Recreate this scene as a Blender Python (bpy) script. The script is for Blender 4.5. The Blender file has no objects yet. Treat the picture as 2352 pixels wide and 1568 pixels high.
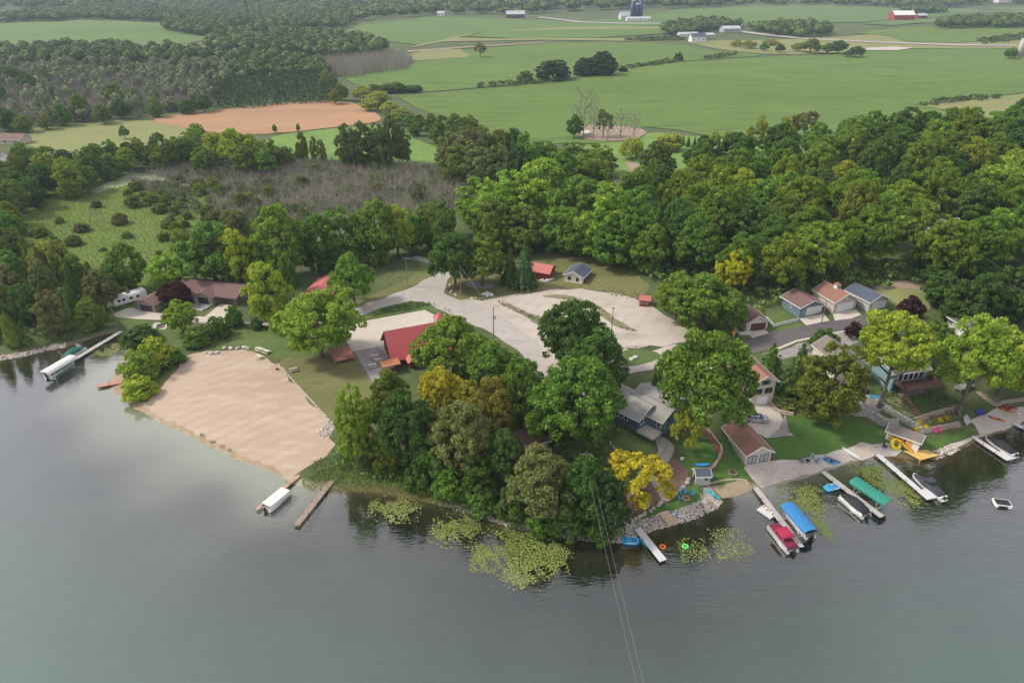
import bpy, math, random
import numpy as np
from mathutils import Vector, Matrix
from mathutils.geometry import delaunay_2d_cdt

# ---------------------------------------------------------------- camera, world, sun, exposure
S = bpy.context.scene
COL = S.collection
CAM_H, PITCH = 88.0, math.radians(28.7)
cam_d = bpy.data.cameras.new('camera')
cam_d.sensor_width = 36.0; cam_d.lens = 24.0
cam_d.clip_start = 1.0; cam_d.clip_end = 30000.0
cam = bpy.data.objects.new('camera', cam_d); COL.objects.link(cam)
cam.location = (0, 0, CAM_H)
cam.rotation_euler = (math.radians(90) - PITCH, 0, 0)
S.camera = cam
S.render.resolution_x = 1024; S.render.resolution_y = 682

SUN_AZ, SUN_EL = math.radians(-84), math.radians(46)     # azimuth from +Y, clockwise
world = bpy.data.worlds.new('World'); S.world = world; world.use_nodes = True
wn, wl = world.node_tree.nodes, world.node_tree.links
wn.clear()
w_out = wn.new('ShaderNodeOutputWorld'); w_bg = wn.new('ShaderNodeBackground')
w_sky = wn.new('ShaderNodeTexSky'); w_sky.sky_type = 'NISHITA'; w_sky.sun_disc = False
w_sky.sun_elevation = SUN_EL; w_sky.sun_rotation = SUN_AZ % (2*math.pi)
w_sky.air_density = 1.0; w_sky.dust_density = 5.0; w_sky.ozone_density = 1.0
w_tc = wn.new('ShaderNodeTexCoord'); w_map = wn.new('ShaderNodeMapping')
w_map.inputs['Scale'].default_value = (1.0, 1.0, 2.2)
w_noise = wn.new('ShaderNodeTexNoise'); w_noise.inputs['Scale'].default_value = 1.6
w_noise.inputs['Detail'].default_value = 6; w_noise.inputs['Roughness'].default_value = 0.6
w_ramp = wn.new('ShaderNodeMapRange')
w_ramp.inputs['From Min'].default_value = 0.35; w_ramp.inputs['From Max'].default_value = 0.65
w_ramp.inputs['To Min'].default_value = 0.45; w_ramp.inputs['To Max'].default_value = 0.92
w_mix = wn.new('ShaderNodeMix'); w_mix.data_type = 'RGBA'
w_mix.inputs[7].default_value = (11.8, 11.4, 12.3, 1)
wl.new(w_tc.outputs['Generated'], w_map.inputs['Vector']); wl.new(w_map.outputs['Vector'], w_noise.inputs['Vector'])
wl.new(w_noise.outputs['Fac'], w_ramp.inputs['Value']); wl.new(w_ramp.outputs['Result'], w_mix.inputs[0])
wl.new(w_sky.outputs['Color'], w_mix.inputs[6]); wl.new(w_mix.outputs[2], w_bg.inputs['Color'])
w_bg.inputs['Strength'].default_value = 0.085
wl.new(w_bg.outputs['Background'], w_out.inputs['Surface'])

sun_d = bpy.data.lights.new('sun', 'SUN'); sun_d.energy = 3.0; sun_d.angle = math.radians(9)
sun_d.color = (1.0, 0.92, 0.78)
sun = bpy.data.objects.new('sun', sun_d); COL.objects.link(sun)
sdir = Vector((math.sin(SUN_AZ)*math.cos(SUN_EL), math.cos(SUN_AZ)*math.cos(SUN_EL), math.sin(SUN_EL)))
sun.rotation_euler = sdir.to_track_quat('Z', 'Y').to_euler()
S.view_settings.view_transform = 'Standard'
S.view_settings.look = 'None'; S.view_settings.gamma = 1.0
S.view_settings.exposure = 0.32

rng = np.random.default_rng(7)
random.seed(7)

# ---------------------------------------------------------------- photo pixel (2352x1568) to ground point
FPX = 1568.0
CP, SP = math.cos(PITCH), math.sin(PITCH)
def ray(x, y):
    u = (np.asarray(x, float)-1176)/FPX; v = (784-np.asarray(y, float))/FPX
    return u, CP + v*SP, v*CP - SP
def on_plane(x, y, z):
    a, b, c = ray(x, y)
    t = (z-CAM_H)/np.minimum(c, -0.006)
    return a*t, b*t

SHORE = [(-900,1010),(-400,900),(-120,850),(0,826),(60,816),(110,803),(170,792),(215,775),(258,764),(285,772),(303,792),(292,812),(275,840),(262,868),(258,892),
 (300,930),(370,968),(440,1000),(520,1040),(590,1070),(650,1092),(680,1112),(720,1122),(780,1128),(850,1130),(930,1139),(1010,1158),(1080,1178),
 (1160,1205),(1250,1225),(1340,1238),(1420,1244),(1475,1222),(1530,1206),(1590,1190),(1640,1166),(1660,1142),(1700,1134),(1738,1120),
 (1800,1109),(1850,1096),(1900,1080),(1940,1066),(1990,1053),(2025,1045),(2075,1052),(2120,1058),(2165,1046),(2225,1020),(2262,1003),(2310,990),(2352,972),(2500,925),(2750,850),(3300,760)]
sx, sy = on_plane(*np.array(SHORE, float).T, 0.0)
SH = np.stack([sx, sy], 1)
LAKE = np.concatenate([SH, [[900, 100], [900, -400], [-900, -400], [-900, 20]]])

def in_poly(X, Y, P):
    X = np.asarray(X, float); Y = np.asarray(Y, float)
    ins = np.zeros(X.shape, bool)
    n = len(P)
    for i in range(n):
        x1, y1 = P[i]; x2, y2 = P[(i+1) % n]
        c = ((y1 > Y) != (y2 > Y))
        with np.errstate(divide='ignore', invalid='ignore'):
            xi = (x2-x1)*(Y-y1)/((y2-y1) if y2 != y1 else 1e-9)+x1
        ins ^= c & (X < xi)
    return ins
def dist_poly(X, Y, P):
    d = np.full(np.shape(X), 1e9)
    for i in range(len(P)-1):
        x1, y1 = P[i]; x2, y2 = P[i+1]
        dx, dy = x2-x1, y2-y1
        t = np.clip(((X-x1)*dx+(Y-y1)*dy)/(dx*dx+dy*dy+1e-9), 0, 1)
        d = np.minimum(d, np.hypot(X-x1-t*dx, Y-y1-t*dy))
    return d
BUMPS = [(195,300,95,75,19.0), (95,165,42,28,3.5), (90,205,45,26,4.0), (28,128,15,13,2.6), (-6,124,22,13,2.0), (0,165,60,40,0.8), (150,165,40,35,3.0)]
def height(X, Y):
    X = np.asarray(X, float); Y = np.asarray(Y, float)
    d = dist_poly(X, Y, SH); lake = in_poly(X, Y, LAKE)
    land = 1.4*(1-np.exp(-d/9.0)) + 0.004*np.clip(d, 0, 150)
    k = 1-np.exp(-d/9.0)
    for cx, cy, ax, ay, a in BUMPS:
        land = land + k*a*np.exp(-((X-cx)/ax)**2/2-((Y-cy)/ay)**2/2)
    r = np.clip((Y-380)/700, 0, 1)
    land = land + r*(8.0+4.5*np.sin(X/230+0.6)*np.sin(Y/210+0.4) + 2.2*np.sin(X/95+Y/140))
    bed = -np.minimum(d*0.13, 0.75+d*0.055); bed = np.maximum(bed, -4.0)
    return np.where(lake, bed, land)
def Wn(x, y):
    x = np.asarray(x, float); y = np.asarray(y, float)
    z = np.full(x.shape, 1.5)
    for i in range(14):
        X, Y = on_plane(x, y, z)
        z = z + 0.6*(np.clip(height(X, Y), -0.2, None)-z)
    X, Y = on_plane(x, y, z)
    return X, Y
def W(x, y):
    X, Y = Wn(np.array([x]), np.array([y]))
    return Vector((X[0], Y[0], max(0.0, float(height(X, Y)[0]))))
def gz(x, y): return float(height(np.array([x]), np.array([y]))[0])
def WL(x, y, z=0.0):
    X, Y = on_plane(x, y, z); return Vector((float(X), float(Y), z))
def up_height(b, ytop):
    """height above ground point b whose top reaches photo row ytop"""
    v = (784-ytop)/FPX
    yc = b.y; zc = b.z-CAM_H
    # ((zc+h)*CP + yc*SP) = v*(yc*CP-(zc+h)*SP)
    return (v*yc*CP - yc*SP)/(CP+v*SP) - zc
def mpp(b):   # metres per photo pixel at b
    return (b.y*CP-(b.z-CAM_H)*SP)/FPX

# ---------------------------------------------------------------- materials
MATS = {}
def mat(name, c, rough=0.7, c2=None, scale=1.0, bump=0.0, bscale=None, metal=0.0, spec=0.3, stretch=None, c3=None, scale3=None, detail=5, lo=0.35, hi=0.65, rotz=0.0):
    if name in MATS: return MATS[name]
    m = bpy.data.materials.new(name); m.use_nodes = True
    nt = m.node_tree; b = nt.nodes['Principled BSDF']
    b.inputs['Roughness'].default_value = rough; b.inputs['Metallic'].default_value = metal
    b.inputs['Specular IOR Level'].default_value = spec
    b.inputs['Base Color'].default_value = (*c, 1)
    if c2 is not None or bump:
        tc = nt.nodes.new('ShaderNodeTexCoord'); mp = nt.nodes.new('ShaderNodeMapping')
        if stretch: mp.inputs['Scale'].default_value = stretch
        mp.inputs['Rotation'].default_value = (0, 0, rotz)
        nt.links.new(tc.outputs['Object'], mp.inputs['Vector'])
        def noise(sc):
            n = nt.nodes.new('ShaderNodeTexNoise'); n.inputs['Scale'].default_value = sc; n.inputs['Detail'].default_value = detail
            n.inputs['Roughness'].default_value = 0.62
            nt.links.new(mp.outputs['Vector'], n.inputs['Vector']); return n
        def rampmix(n, a, bcol, lo, hi):
            r = nt.nodes.new('ShaderNodeMapRange'); r.inputs['From Min'].default_value = lo; r.inputs['From Max'].default_value = hi
            nt.links.new(n.outputs['Fac'], r.inputs['Value'])
            x = nt.nodes.new('ShaderNodeMix'); x.data_type = 'RGBA'
            nt.links.new(r.outputs['Result'], x.inputs[0])
            if isinstance(a, tuple): x.inputs[6].default_value = (*a, 1)
            else: nt.links.new(a, x.inputs[6])
            x.inputs[7].default_value = (*bcol, 1)
            return x.outputs[2]
        if c2 is not None:
            col = rampmix(noise(scale), c, c2, lo, hi)
            if c3 is not None: col = rampmix(noise(scale3 or scale*7), col, c3, 0.48, 0.72)
            nt.links.new(col, b.inputs['Base Color'])
        if bump:
            bn = nt.nodes.new('ShaderNodeBump'); bn.inputs['Strength'].default_value = bump; bn.inputs['Distance'].default_value = 0.1
            nt.links.new(noise(bscale or scale*6).outputs['Fac'], bn.inputs['Height']); nt.links.new(bn.outputs['Normal'], b.inputs['Normal'])
    MATS[name] = m; return m

def tracks(m, scale, amount, rot):
    nt = m.node_tree; b = nt.nodes['Principled BSDF']; src = b.inputs['Base Color'].links[0].from_socket
    tc = nt.nodes.new('ShaderNodeTexCoord'); mp = nt.nodes.new('ShaderNodeMapping'); mp.inputs['Rotation'].default_value = (0,0,rot)
    wv = nt.nodes.new('ShaderNodeTexWave'); wv.inputs['Scale'].default_value = scale; wv.inputs['Distortion'].default_value = 9; wv.inputs['Detail'].default_value = 3; wv.inputs['Detail Scale'].default_value = 0.35
    no = nt.nodes.new('ShaderNodeTexNoise'); no.inputs['Scale'].default_value = 0.12; no.inputs['Detail'].default_value = 3
    nt.links.new(tc.outputs['Object'], mp.inputs['Vector']); nt.links.new(mp.outputs['Vector'], wv.inputs['Vector']); nt.links.new(tc.outputs['Object'], no.inputs['Vector'])
    mu = nt.nodes.new('ShaderNodeMath'); mu.operation = 'MULTIPLY'; nt.links.new(wv.outputs['Fac'], mu.inputs[0]); nt.links.new(no.outputs['Fac'], mu.inputs[1])
    mr = nt.nodes.new('ShaderNodeMapRange'); mr.inputs['From Min'].default_value = 0.25; mr.inputs['From Max'].default_value = 0.62; mr.inputs['To Min'].default_value = 1.0; mr.inputs['To Max'].default_value = 1-amount
    nt.links.new(mu.outputs[0], mr.inputs['Value'])
    hs = nt.nodes.new('ShaderNodeHueSaturation'); nt.links.new(mr.outputs['Result'], hs.inputs['Value']); nt.links.new(src, hs.inputs['Color']); nt.links.new(hs.outputs['Color'], b.inputs['Base Color'])
def leaf_mat(name, trans=0.3):
    m = bpy.data.materials.new(name); m.use_nodes = True; nt = m.node_tree
    b = nt.nodes['Principled BSDF']; out = nt.nodes['Material Output']
    b.inputs['Roughness'].default_value = 0.65; b.inputs['Specular IOR Level'].default_value = 0.25
    oi = nt.nodes.new('ShaderNodeObjectInfo'); ge = nt.nodes.new('ShaderNodeNewGeometry')
    mr = nt.nodes.new('ShaderNodeMapRange'); mr.inputs['To Min'].default_value = 0.62; mr.inputs['To Max'].default_value = 1.4
    nt.links.new(ge.outputs['Random Per Island'], mr.inputs['Value'])
    tc = nt.nodes.new('ShaderNodeTexCoord'); no = nt.nodes.new('ShaderNodeTexNoise'); no.inputs['Scale'].default_value = 5.0; no.inputs['Detail'].default_value = 2
    nt.links.new(tc.outputs['Object'], no.inputs['Vector'])
    hs = nt.nodes.new('ShaderNodeHueSaturation')
    hr = nt.nodes.new('ShaderNodeMapRange'); hr.inputs['From Min'].default_value = 0.3; hr.inputs['From Max'].default_value = 0.7
    hr.inputs['To Min'].default_value = 0.49; hr.inputs['To Max'].default_value = 0.515
    nt.links.new(no.outputs['Fac'], hr.inputs['Value']); nt.links.new(hr.outputs['Result'], hs.inputs['Hue'])
    nt.links.new(mr.outputs['Result'], hs.inputs['Value']); nt.links.new(oi.outputs['Color'], hs.inputs['Color'])
    nt.links.new(hs.outputs['Color'], b.inputs['Base Color'])
    tr = nt.nodes.new('ShaderNodeBsdfTranslucent'); nt.links.new(hs.outputs['Color'], tr.inputs['Color'])
    mx = nt.nodes.new('ShaderNodeMixShader'); mx.inputs[0].default_value = trans
    nt.links.new(b.outputs[0], mx.inputs[1]); nt.links.new(tr.outputs[0], mx.inputs[2]); nt.links.new(mx.outputs[0], out.inputs['Surface'])
    MATS[name] = m; return m
LEAF = leaf_mat('foliage', 0.38)
BARK = mat('bark', (0.09,0.07,0.055), 0.9, (0.15,0.13,0.11), 0.8)
BARKD = mat('bare_wood', (0.19,0.175,0.165), 0.9, (0.28,0.26,0.25), 2.0)

# ---------------------------------------------------------------- object helpers
def link(name, me, m=None, parent=None):
    o = bpy.data.objects.new(name, me); COL.objects.link(o)
    if m is not None and me is not None and not me.materials: me.materials.append(m)
    if parent is not None: o.parent = parent
    return o
def tag(o, label, cat, group=None):
    o['label'] = label; o['category'] = cat
    if group: o['group'] = group
    return o
def struct(o): o['kind'] = 'structure'; return o
def stuff(o, label=None, cat=None):
    o['kind'] = 'stuff'
    if label: o['label'] = label; o['category'] = cat
    return o
def thing(name, label, cat, loc=(0,0,0), rz=0.0, group=None):
    o = bpy.data.objects.new(name, None); COL.objects.link(o); o.empty_display_size = 0.5
    o.location = loc; o.rotation_euler = (0, 0, rz)
    return tag(o, label, cat, group)
def copy_tree(o, parent=None):
    c = o.copy(); COL.objects.link(c); c.parent = parent
    for ch in o.children: copy_tree(ch, c)
    return c

class MB:
    def __init__(s): s.v = []; s.f = []
    def add(s, vs, fs):
        n = len(s.v); s.v += [tuple(v) for v in vs]; s.f += [tuple(i+n for i in f) for f in fs]; return s
    def box(s, x0, x1, y0, y1, z0, z1):
        return s.add([(x0,y0,z0),(x1,y0,z0),(x1,y1,z0),(x0,y1,z0),(x0,y0,z1),(x1,y0,z1),(x1,y1,z1),(x0,y1,z1)],
              [(0,3,2,1),(4,5,6,7),(0,1,5,4),(1,2,6,5),(2,3,7,6),(3,0,4,7)])
    def cbox(s, c, size, rz=0.0, ry=0.0, rx=0.0):
        M = Matrix.Translation(c) @ Matrix.Rotation(rz,4,'Z') @ Matrix.Rotation(ry,4,'Y') @ Matrix.Rotation(rx,4,'X')
        a, b, d = [k/2 for k in size]
        P = [M @ Vector(p) for p in [(-a,-b,-d),(a,-b,-d),(a,b,-d),(-a,b,-d),(-a,-b,d),(a,-b,d),(a,b,d),(-a,b,d)]]
        return s.add(P, [(0,3,2,1),(4,5,6,7),(0,1,5,4),(1,2,6,5),(2,3,7,6),(3,0,4,7)])
    def tube(s, p, q, r0, r1=None, n=6):
        r1 = r0 if r1 is None else r1
        p, q = Vector(p), Vector(q); d = (q-p).normalized()
        a = d.orthogonal().normalized(); b = d.cross(a)
        vs = []
        for c, r in ((p, r0), (q, r1)):
            for i in range(n):
                t = 2*math.pi*i/n; vs.append(c+(a*math.cos(t)+b*math.sin(t))*r)
        fs = [(i, (i+1) % n, n+(i+1) % n, n+i) for i in range(n)]+[tuple(range(n-1,-1,-1)), tuple(range(n, 2*n))]
        return s.add(vs, fs)
    def path(s, pts, r, n=6):
        for a, b in zip(pts[:-1], pts[1:]): s.tube(a, b, r, r, n)
        return s
    def loft(s, rings, cap=True, closed=True):
        n = len(rings[0]); vs = [p for r in rings for p in r]; fs = []
        for k in range(len(rings)-1):
            for i in range(n if closed else n-1):
                j = (i+1) % n; fs.append((k*n+i, k*n+j, (k+1)*n+j, (k+1)*n+i))
        if cap: fs += [tuple(range(n-1,-1,-1)), tuple(range((len(rings)-1)*n, len(rings)*n))]
        return s.add(vs, fs)
    def prism(s, poly, z0, z1):
        n = len(poly)
        return s.loft([[(x,y,z0) for x, y in poly], [(x,y,z1) for x, y in poly]])
    def prism_y(s, poly, y0, y1):   # polygon in xz
        return s.loft([[(x,y1,z) for x, z in poly], [(x,y0,z) for x, z in poly]])
    def prism_x(s, poly, x0, x1):   # polygon in yz
        return s.loft([[(x0,y,z) for y, z in poly], [(x1,y,z) for y, z in poly]])
    def torus(s, c, R, r, n=16, m=8):
        rings = []
        for i in range(n):
            t = 2*math.pi*i/n
            rings.append([(c[0]+(R+r*math.cos(2*math.pi*j/m))*math.cos(t), c[1]+(R+r*math.cos(2*math.pi*j/m))*math.sin(t), c[2]+r*math.sin(2*math.pi*j/m)) for j in range(m)])
        rings.append(rings[0]); return s.loft(rings, cap=False)
    def mesh(s, name='mesh', smooth=False):
        me = bpy.data.meshes.new(name); me.from_pydata(s.v, [], s.f); me.update()
        if smooth: me.shade_smooth()
        return me
    def build(s, name, m, parent=None, smooth=False):
        return link(name, s.mesh(name, smooth), m, parent)

def np_mesh(name, V, F, smooth=False):
    """V (n,3), F (m,k) arrays"""
    me = bpy.data.meshes.new(name)
    V = np.ascontiguousarray(V, np.float32); F = np.ascontiguousarray(F, np.int32)
    k = F.shape[1]
    me.vertices.add(len(V)); me.vertices.foreach_set('co', V.ravel())
    me.loops.add(F.size); me.loops.foreach_set('vertex_index', F.ravel())
    me.polygons.add(len(F)); me.polygons.foreach_set('loop_start', np.arange(0, F.size, k, dtype=np.int32))
    me.polygons.foreach_set('loop_total', np.full(len(F), k, np.int32))
    me.update(calc_edges=True)
    if smooth: me.shade_smooth()
    return me

def smooth_poly(P, it=2, closed=True):
    P = np.array(P, float)
    for _ in range(it):
        Q = np.roll(P, -1, 0) if closed else P[1:]
        A = P if closed else P[:-1]
        R = np.empty((len(A)*2, 2)); R[0::2] = A*0.75+Q*0.25; R[1::2] = A*0.25+Q*0.75
        if not closed: R = np.concatenate([P[:1], R, P[-1:]])
        P = R
    return P
def px_poly(pts, smooth=0):
    X, Y = Wn(*np.array(pts, float).T); P = np.stack([X, Y], 1)
    return smooth_poly(P, smooth) if smooth else P
def sheet(name, pts, m, off=0.06, step=3.0, smooth=0, world=False, level=None):
    P = np.array(pts, float) if world else px_poly(pts, smooth)
    # refine the border
    B = []
    for i in range(len(P)):
        a, b = P[i], P[(i+1) % len(P)]
        n = max(1, int(np.hypot(*(b-a))/step))
        B += [a+(b-a)*k/n for k in range(n)]
    B = np.array(B)
    if name not in ('plaza','driveway','stone_patio','fire_pit_pad','kerb_strip','parking_pad','patio','shed_pad','asphalt_road','highway','field','ploughed_field','garden_path') and len(B) > 8:
        dd = B-np.array([0,0]); am = min(0.5, step*0.22)
        B = B+am*np.stack([np.sin(dd[:,0]*1.9+dd[:,1]*0.8)+0.6*np.sin(dd[:,0]*0.7-dd[:,1]*1.3+1), np.sin(dd[:,1]*2.1-dd[:,0]*0.9+2)+0.6*np.sin(dd[:,0]*0.9+dd[:,1]*0.6)], 1)
    x0, y0 = B.min(0); x1, y1 = B.max(0)
    gx, gy = np.meshgrid(np.arange(x0+step/2, x1, step), np.arange(y0+step/2, y1, step))
    g = np.stack([gx.ravel(), gy.ravel()], 1)
    Bc = np.concatenate([B, B[:1]])
    k = in_poly(g[:,0], g[:,1], B) & (dist_poly(g[:,0], g[:,1], Bc) > step*0.4)
    pts2 = np.concatenate([B, g[k]])
    nb = len(B)
    r = delaunay_2d_cdt([Vector(p) for p in pts2], [(i, (i+1) % nb) for i in range(nb)], [list(range(nb))], 1, 1e-4)
    V2 = np.array([tuple(v) for v in r[0]])
    Z = (height(V2[:,0], V2[:,1]) if level is None else np.full(len(V2), level))+off
    me = bpy.data.meshes.new(name); me.from_pydata([(a,b,c) for (a,b), c in zip(V2, Z)], [], [tuple(f) for f in r[2]]); me.update()
    # faces up
    if len(me.polygons) and me.polygons[0].normal.z < 0: me.flip_normals()
    return struct(link(name, me, m))

# ---------------------------------------------------------------- ground and lake
def graded(lo, hi, step, far, g=1.16):
    v = list(np.arange(lo, hi+0.01, step)); s = step; x = v[-1]
    while x < far[1]: s *= g; x += s; v.append(x)
    s = step; x = v[0]; pre = []
    while x > far[0]: s *= g; x -= s; pre.append(x)
    return np.array(pre[::-1]+v)
gxs = graded(-190, 230, 1.7, (-9000, 9000)); gys = graded(70, 330, 1.7, (-300, 12000), 1.07)
GX, GY = np.meshgrid(gxs, gys)
GZ = height(GX, GY)
nx, ny = len(gxs), len(gys)
idx = np.arange(nx*ny).reshape(ny, nx)
F = np.stack([idx[:-1,:-1], idx[:-1,1:], idx[1:,1:], idx[1:,:-1]], -1).reshape(-1, 4)
def ground_material():
    m = mat('ground_cover', (0.055,0.085,0.028), 0.95, (0.10,0.12,0.045), 0.05, 0.6, 1.2, c3=(0.045,0.07,0.025), scale3=0.5)
    nt = m.node_tree; b = nt.nodes['Principled BSDF']
    lnk = b.inputs['Base Color'].links[0]; src = lnk.from_socket
    ge = nt.nodes.new('ShaderNodeNewGeometry'); sp = nt.nodes.new('ShaderNodeSeparateXYZ')
    nt.links.new(ge.outputs['Position'], sp.inputs[0])
    no = nt.nodes.new('ShaderNodeTexNoise'); no.inputs['Scale'].default_value = 0.25; no.inputs['Detail'].default_value = 5
    nt.links.new(ge.outputs['Position'], no.inputs['Vector'])
    ad = nt.nodes.new('ShaderNodeMath'); ad.operation = 'MULTIPLY_ADD'; ad.inputs[1].default_value = 0.5; 
    nt.links.new(no.outputs['Fac'], ad.inputs[0]); nt.links.new(sp.outputs['Z'], ad.inputs[2])
    mr = nt.nodes.new('ShaderNodeMapRange'); mr.inputs['From Min'].default_value = -3.4; mr.inputs['From Max'].default_value = 0.6
    nt.links.new(ad.outputs[0], mr.inputs['Value'])
    cr = nt.nodes.new('ShaderNodeValToRGB'); e = cr.color_ramp.elements
    e[0].position = 0.0; e[0].color = (0.075,0.155,0.135,1)
    e[1].position = 1.0; e[1].color = (0.14,0.11,0.07,1)
    for p, c in ((0.25,(0.058,0.100,0.088,1)), (0.52,(0.028,0.034,0.026,1)), (0.70,(0.024,0.023,0.013,1)), (0.84,(0.042,0.032,0.016,1)), (0.93,(0.13,0.095,0.052,1))):
        k = e.new(p); k.color = c
    nt.links.new(mr.outputs['Result'], cr.inputs['Fac'])
    m2 = nt.nodes.new('ShaderNodeMapRange'); m2.inputs['From Min'].default_value = 0.42; m2.inputs['From Max'].default_value = 0.62
    nt.links.new(ad.outputs[0], m2.inputs['Value'])
    mx = nt.nodes.new('ShaderNodeMix'); mx.data_type = 'RGBA'
    at = nt.nodes.new('ShaderNodeAttribute'); at.attribute_name = 'sand_shelf'
    sm = nt.nodes.new('ShaderNodeMix'); sm.data_type = 'RGBA'; sm.inputs[7].default_value = (0.36,0.33,0.26,1)
    nt.links.new(at.outputs['Fac'], sm.inputs[0]); nt.links.new(cr.outputs['Color'], sm.inputs[6])
    nt.links.new(m2.outputs['Result'], mx.inputs[0]); nt.links.new(sm.outputs[2], mx.inputs[6]); nt.links.new(src, mx.inputs[7])
    nt.links.new(mx.outputs[2], b.inputs['Base Color'])
    return m
ground = struct(link('ground', np_mesh('ground', np.stack([GX, GY, GZ], -1).reshape(-1,3), F, True), ground_material()))

i0, i1 = SHORE.index((275,840)), SHORE.index((650,1092))
dsh = dist_poly(GX, GY, SH[i0:i1+1]); wob = 1+0.35*np.sin(GX*0.21+1)*np.sin(GY*0.17)
shelf = np.exp(-(dsh/(11.0*wob))**2)*0.95
i2, i3 = SHORE.index((1738,1120)), SHORE.index((1940,1066))
shelf = np.maximum(shelf, 0.55*np.exp(-(dist_poly(GX, GY, SH[i2:i3+1])/3.5)**2))
at_ = ground.data.attributes.new('sand_shelf', 'FLOAT', 'POINT'); at_.data.foreach_set('value', shelf.ravel().astype(np.float32))

def water_material():
    m = bpy.data.materials.new('lake_water'); m.use_nodes = True; nt = m.node_tree; nt.nodes.clear()
    out = nt.nodes.new('ShaderNodeOutputMaterial')
    tr = nt.nodes.new('ShaderNodeBsdfTransparent'); tr.inputs['Color'].default_value = (0.72,0.80,0.74,1)
    gl = nt.nodes.new('ShaderNodeBsdfGlossy'); gl.inputs['Roughness'].default_value = 0.06; gl.inputs['Color'].default_value = (1,1,1,1)
    lw = nt.nodes.new('ShaderNodeLayerWeight'); p3 = nt.nodes.new('ShaderNodeMath'); p3.operation = 'POWER'; p3.inputs[1].default_value = 3.0
    fr = nt.nodes.new('ShaderNodeMath'); fr.operation = 'MULTIPLY_ADD'; fr.inputs[1].default_value = 1.2; fr.inputs[2].default_value = 0.12; fr.use_clamp = True
    nt.links.new(lw.outputs['Facing'], p3.inputs[0]); nt.links.new(p3.outputs[0], fr.inputs[0])
    mx = nt.nodes.new('ShaderNodeMixShader')
    tc = nt.nodes.new('ShaderNodeTexCoord')
    def wave(scale, rot, st, detail=2):
        mp = nt.nodes.new('ShaderNodeMapping'); mp.inputs['Rotation'].default_value = (0,0,rot); mp.inputs['Scale'].default_value = st
        n = nt.nodes.new('ShaderNodeTexNoise'); n.inputs['Scale'].default_value = scale; n.inputs['Detail'].default_value = detail
        nt.links.new(tc.outputs['Object'], mp.inputs['Vector']); nt.links.new(mp.outputs['Vector'], n.inputs['Vector']); return n.outputs['Fac']
    a = wave(1.5, math.radians(25), (0.35,1.4,1)); b = wave(0.35, math.radians(10), (0.5,1.2,1), 3); c = wave(0.02, 0, (1,1,1), 3)
    ad = nt.nodes.new('ShaderNodeMath'); ad.operation = 'MULTIPLY_ADD'; ad.inputs[1].default_value = 1.6
    nt.links.new(b, ad.inputs[0]); nt.links.new(a, ad.inputs[2])
    mr = nt.nodes.new('ShaderNodeMapRange'); mr.inputs['From Min'].default_value = 0.35; mr.inputs['From Max'].default_value = 0.7
    mr.inputs['To Min'].default_value = 0.14; mr.inputs['To Max'].default_value = 0.28
    nt.links.new(c, mr.inputs['Value'])
    bn = nt.nodes.new('ShaderNodeBump'); bn.inputs['Distance'].default_value = 0.18
    nt.links.new(mr.outputs['Result'], bn.inputs['Strength']); nt.links.new(ad.outputs[0], bn.inputs['Height'])
    nt.links.new(bn.outputs['Normal'], gl.inputs['Normal']); nt.links.new(bn.outputs['Normal'], lw.inputs['Normal'])
    nt.links.new(fr.outputs[0], mx.inputs[0]); nt.links.new(tr.outputs[0], mx.inputs[1]); nt.links.new(gl.outputs[0], mx.inputs[2])
    nt.links.new(mx.outputs[0], out.inputs['Surface'])
    return m
LK = MB(); LK.add([(-900,-300,0),(900,-300,0),(900,175,0),(-900,175,0)], [(0,1,2,3)])
lake = struct(LK.build('lake', water_material()))

# ---------------------------------------------------------------- fields, meadows, beaches, lawns, roads
CROP = mat('soybean_crop', (0.080,0.145,0.022), 0.9, (0.105,0.172,0.030), 0.010, 1.0, 0.30, stretch=(0.22,1,1), c3=(0.055,0.104,0.016), scale3=0.12, rotz=0.12, detail=9)
CROP2 = mat('crop_pale', (0.092,0.155,0.034), 0.9, (0.076,0.135,0.028), 0.01, 0.7, 0.4, stretch=(0.3,1,1), c3=(0.09,0.16,0.045), scale3=0.12)
HAY = mat('hay_meadow', (0.20,0.20,0.075), 0.95, (0.15,0.18,0.06), 0.03, 0.5, 0.6, stretch=(0.4,1,1), c3=(0.22,0.20,0.09), scale3=0.2)
TANM = mat('tan_meadow', (0.17,0.20,0.07), 0.95, (0.21,0.21,0.085), 0.02, 0.5, 0.6, stretch=(0.4,1,1), c3=(0.14,0.18,0.06), scale3=0.15)
PLOW = mat('ploughed_soil', (0.304,0.179,0.095), 0.95, (0.350,0.213,0.118), 0.02, 0.6, 0.8, stretch=(0.35,1,1), c3=(0.17,0.105,0.075), scale3=0.013)
MEAD = mat('lush_meadow', (0.11,0.20,0.04), 0.95, (0.15,0.24,0.05), 0.06, 0.8, 0.7, c3=(0.085,0.15,0.035), scale3=0.4)
MARSH = mat('marsh_grass', (0.085,0.135,0.02), 0.95, (0.11,0.155,0.024), 0.05, 1.0, 0.9, c3=(0.058,0.085,0.018), scale3=0.10)
BRUSHG = mat('brush_floor', (0.11,0.11,0.07), 0.95, (0.07,0.09,0.035), 0.05, 0.8, 0.9)
POND = mat('algae_pond', (0.30,0.33,0.20), 0.35, (0.22,0.27,0.13), 0.2)
SAND = mat('beach_sand', (0.40,0.315,0.245), 0.95, (0.345,0.258,0.186), 0.05, 0.8, 1.8, c3=(0.43,0.35,0.28), scale3=0.35, stretch=(0.45,1.2,1), rotz=0.6, detail=9)
WSAND = mat('wet_sand', (0.258,0.198,0.129), 0.8, (0.319,0.243,0.167), 0.2, 0.4, 2.0)
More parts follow.
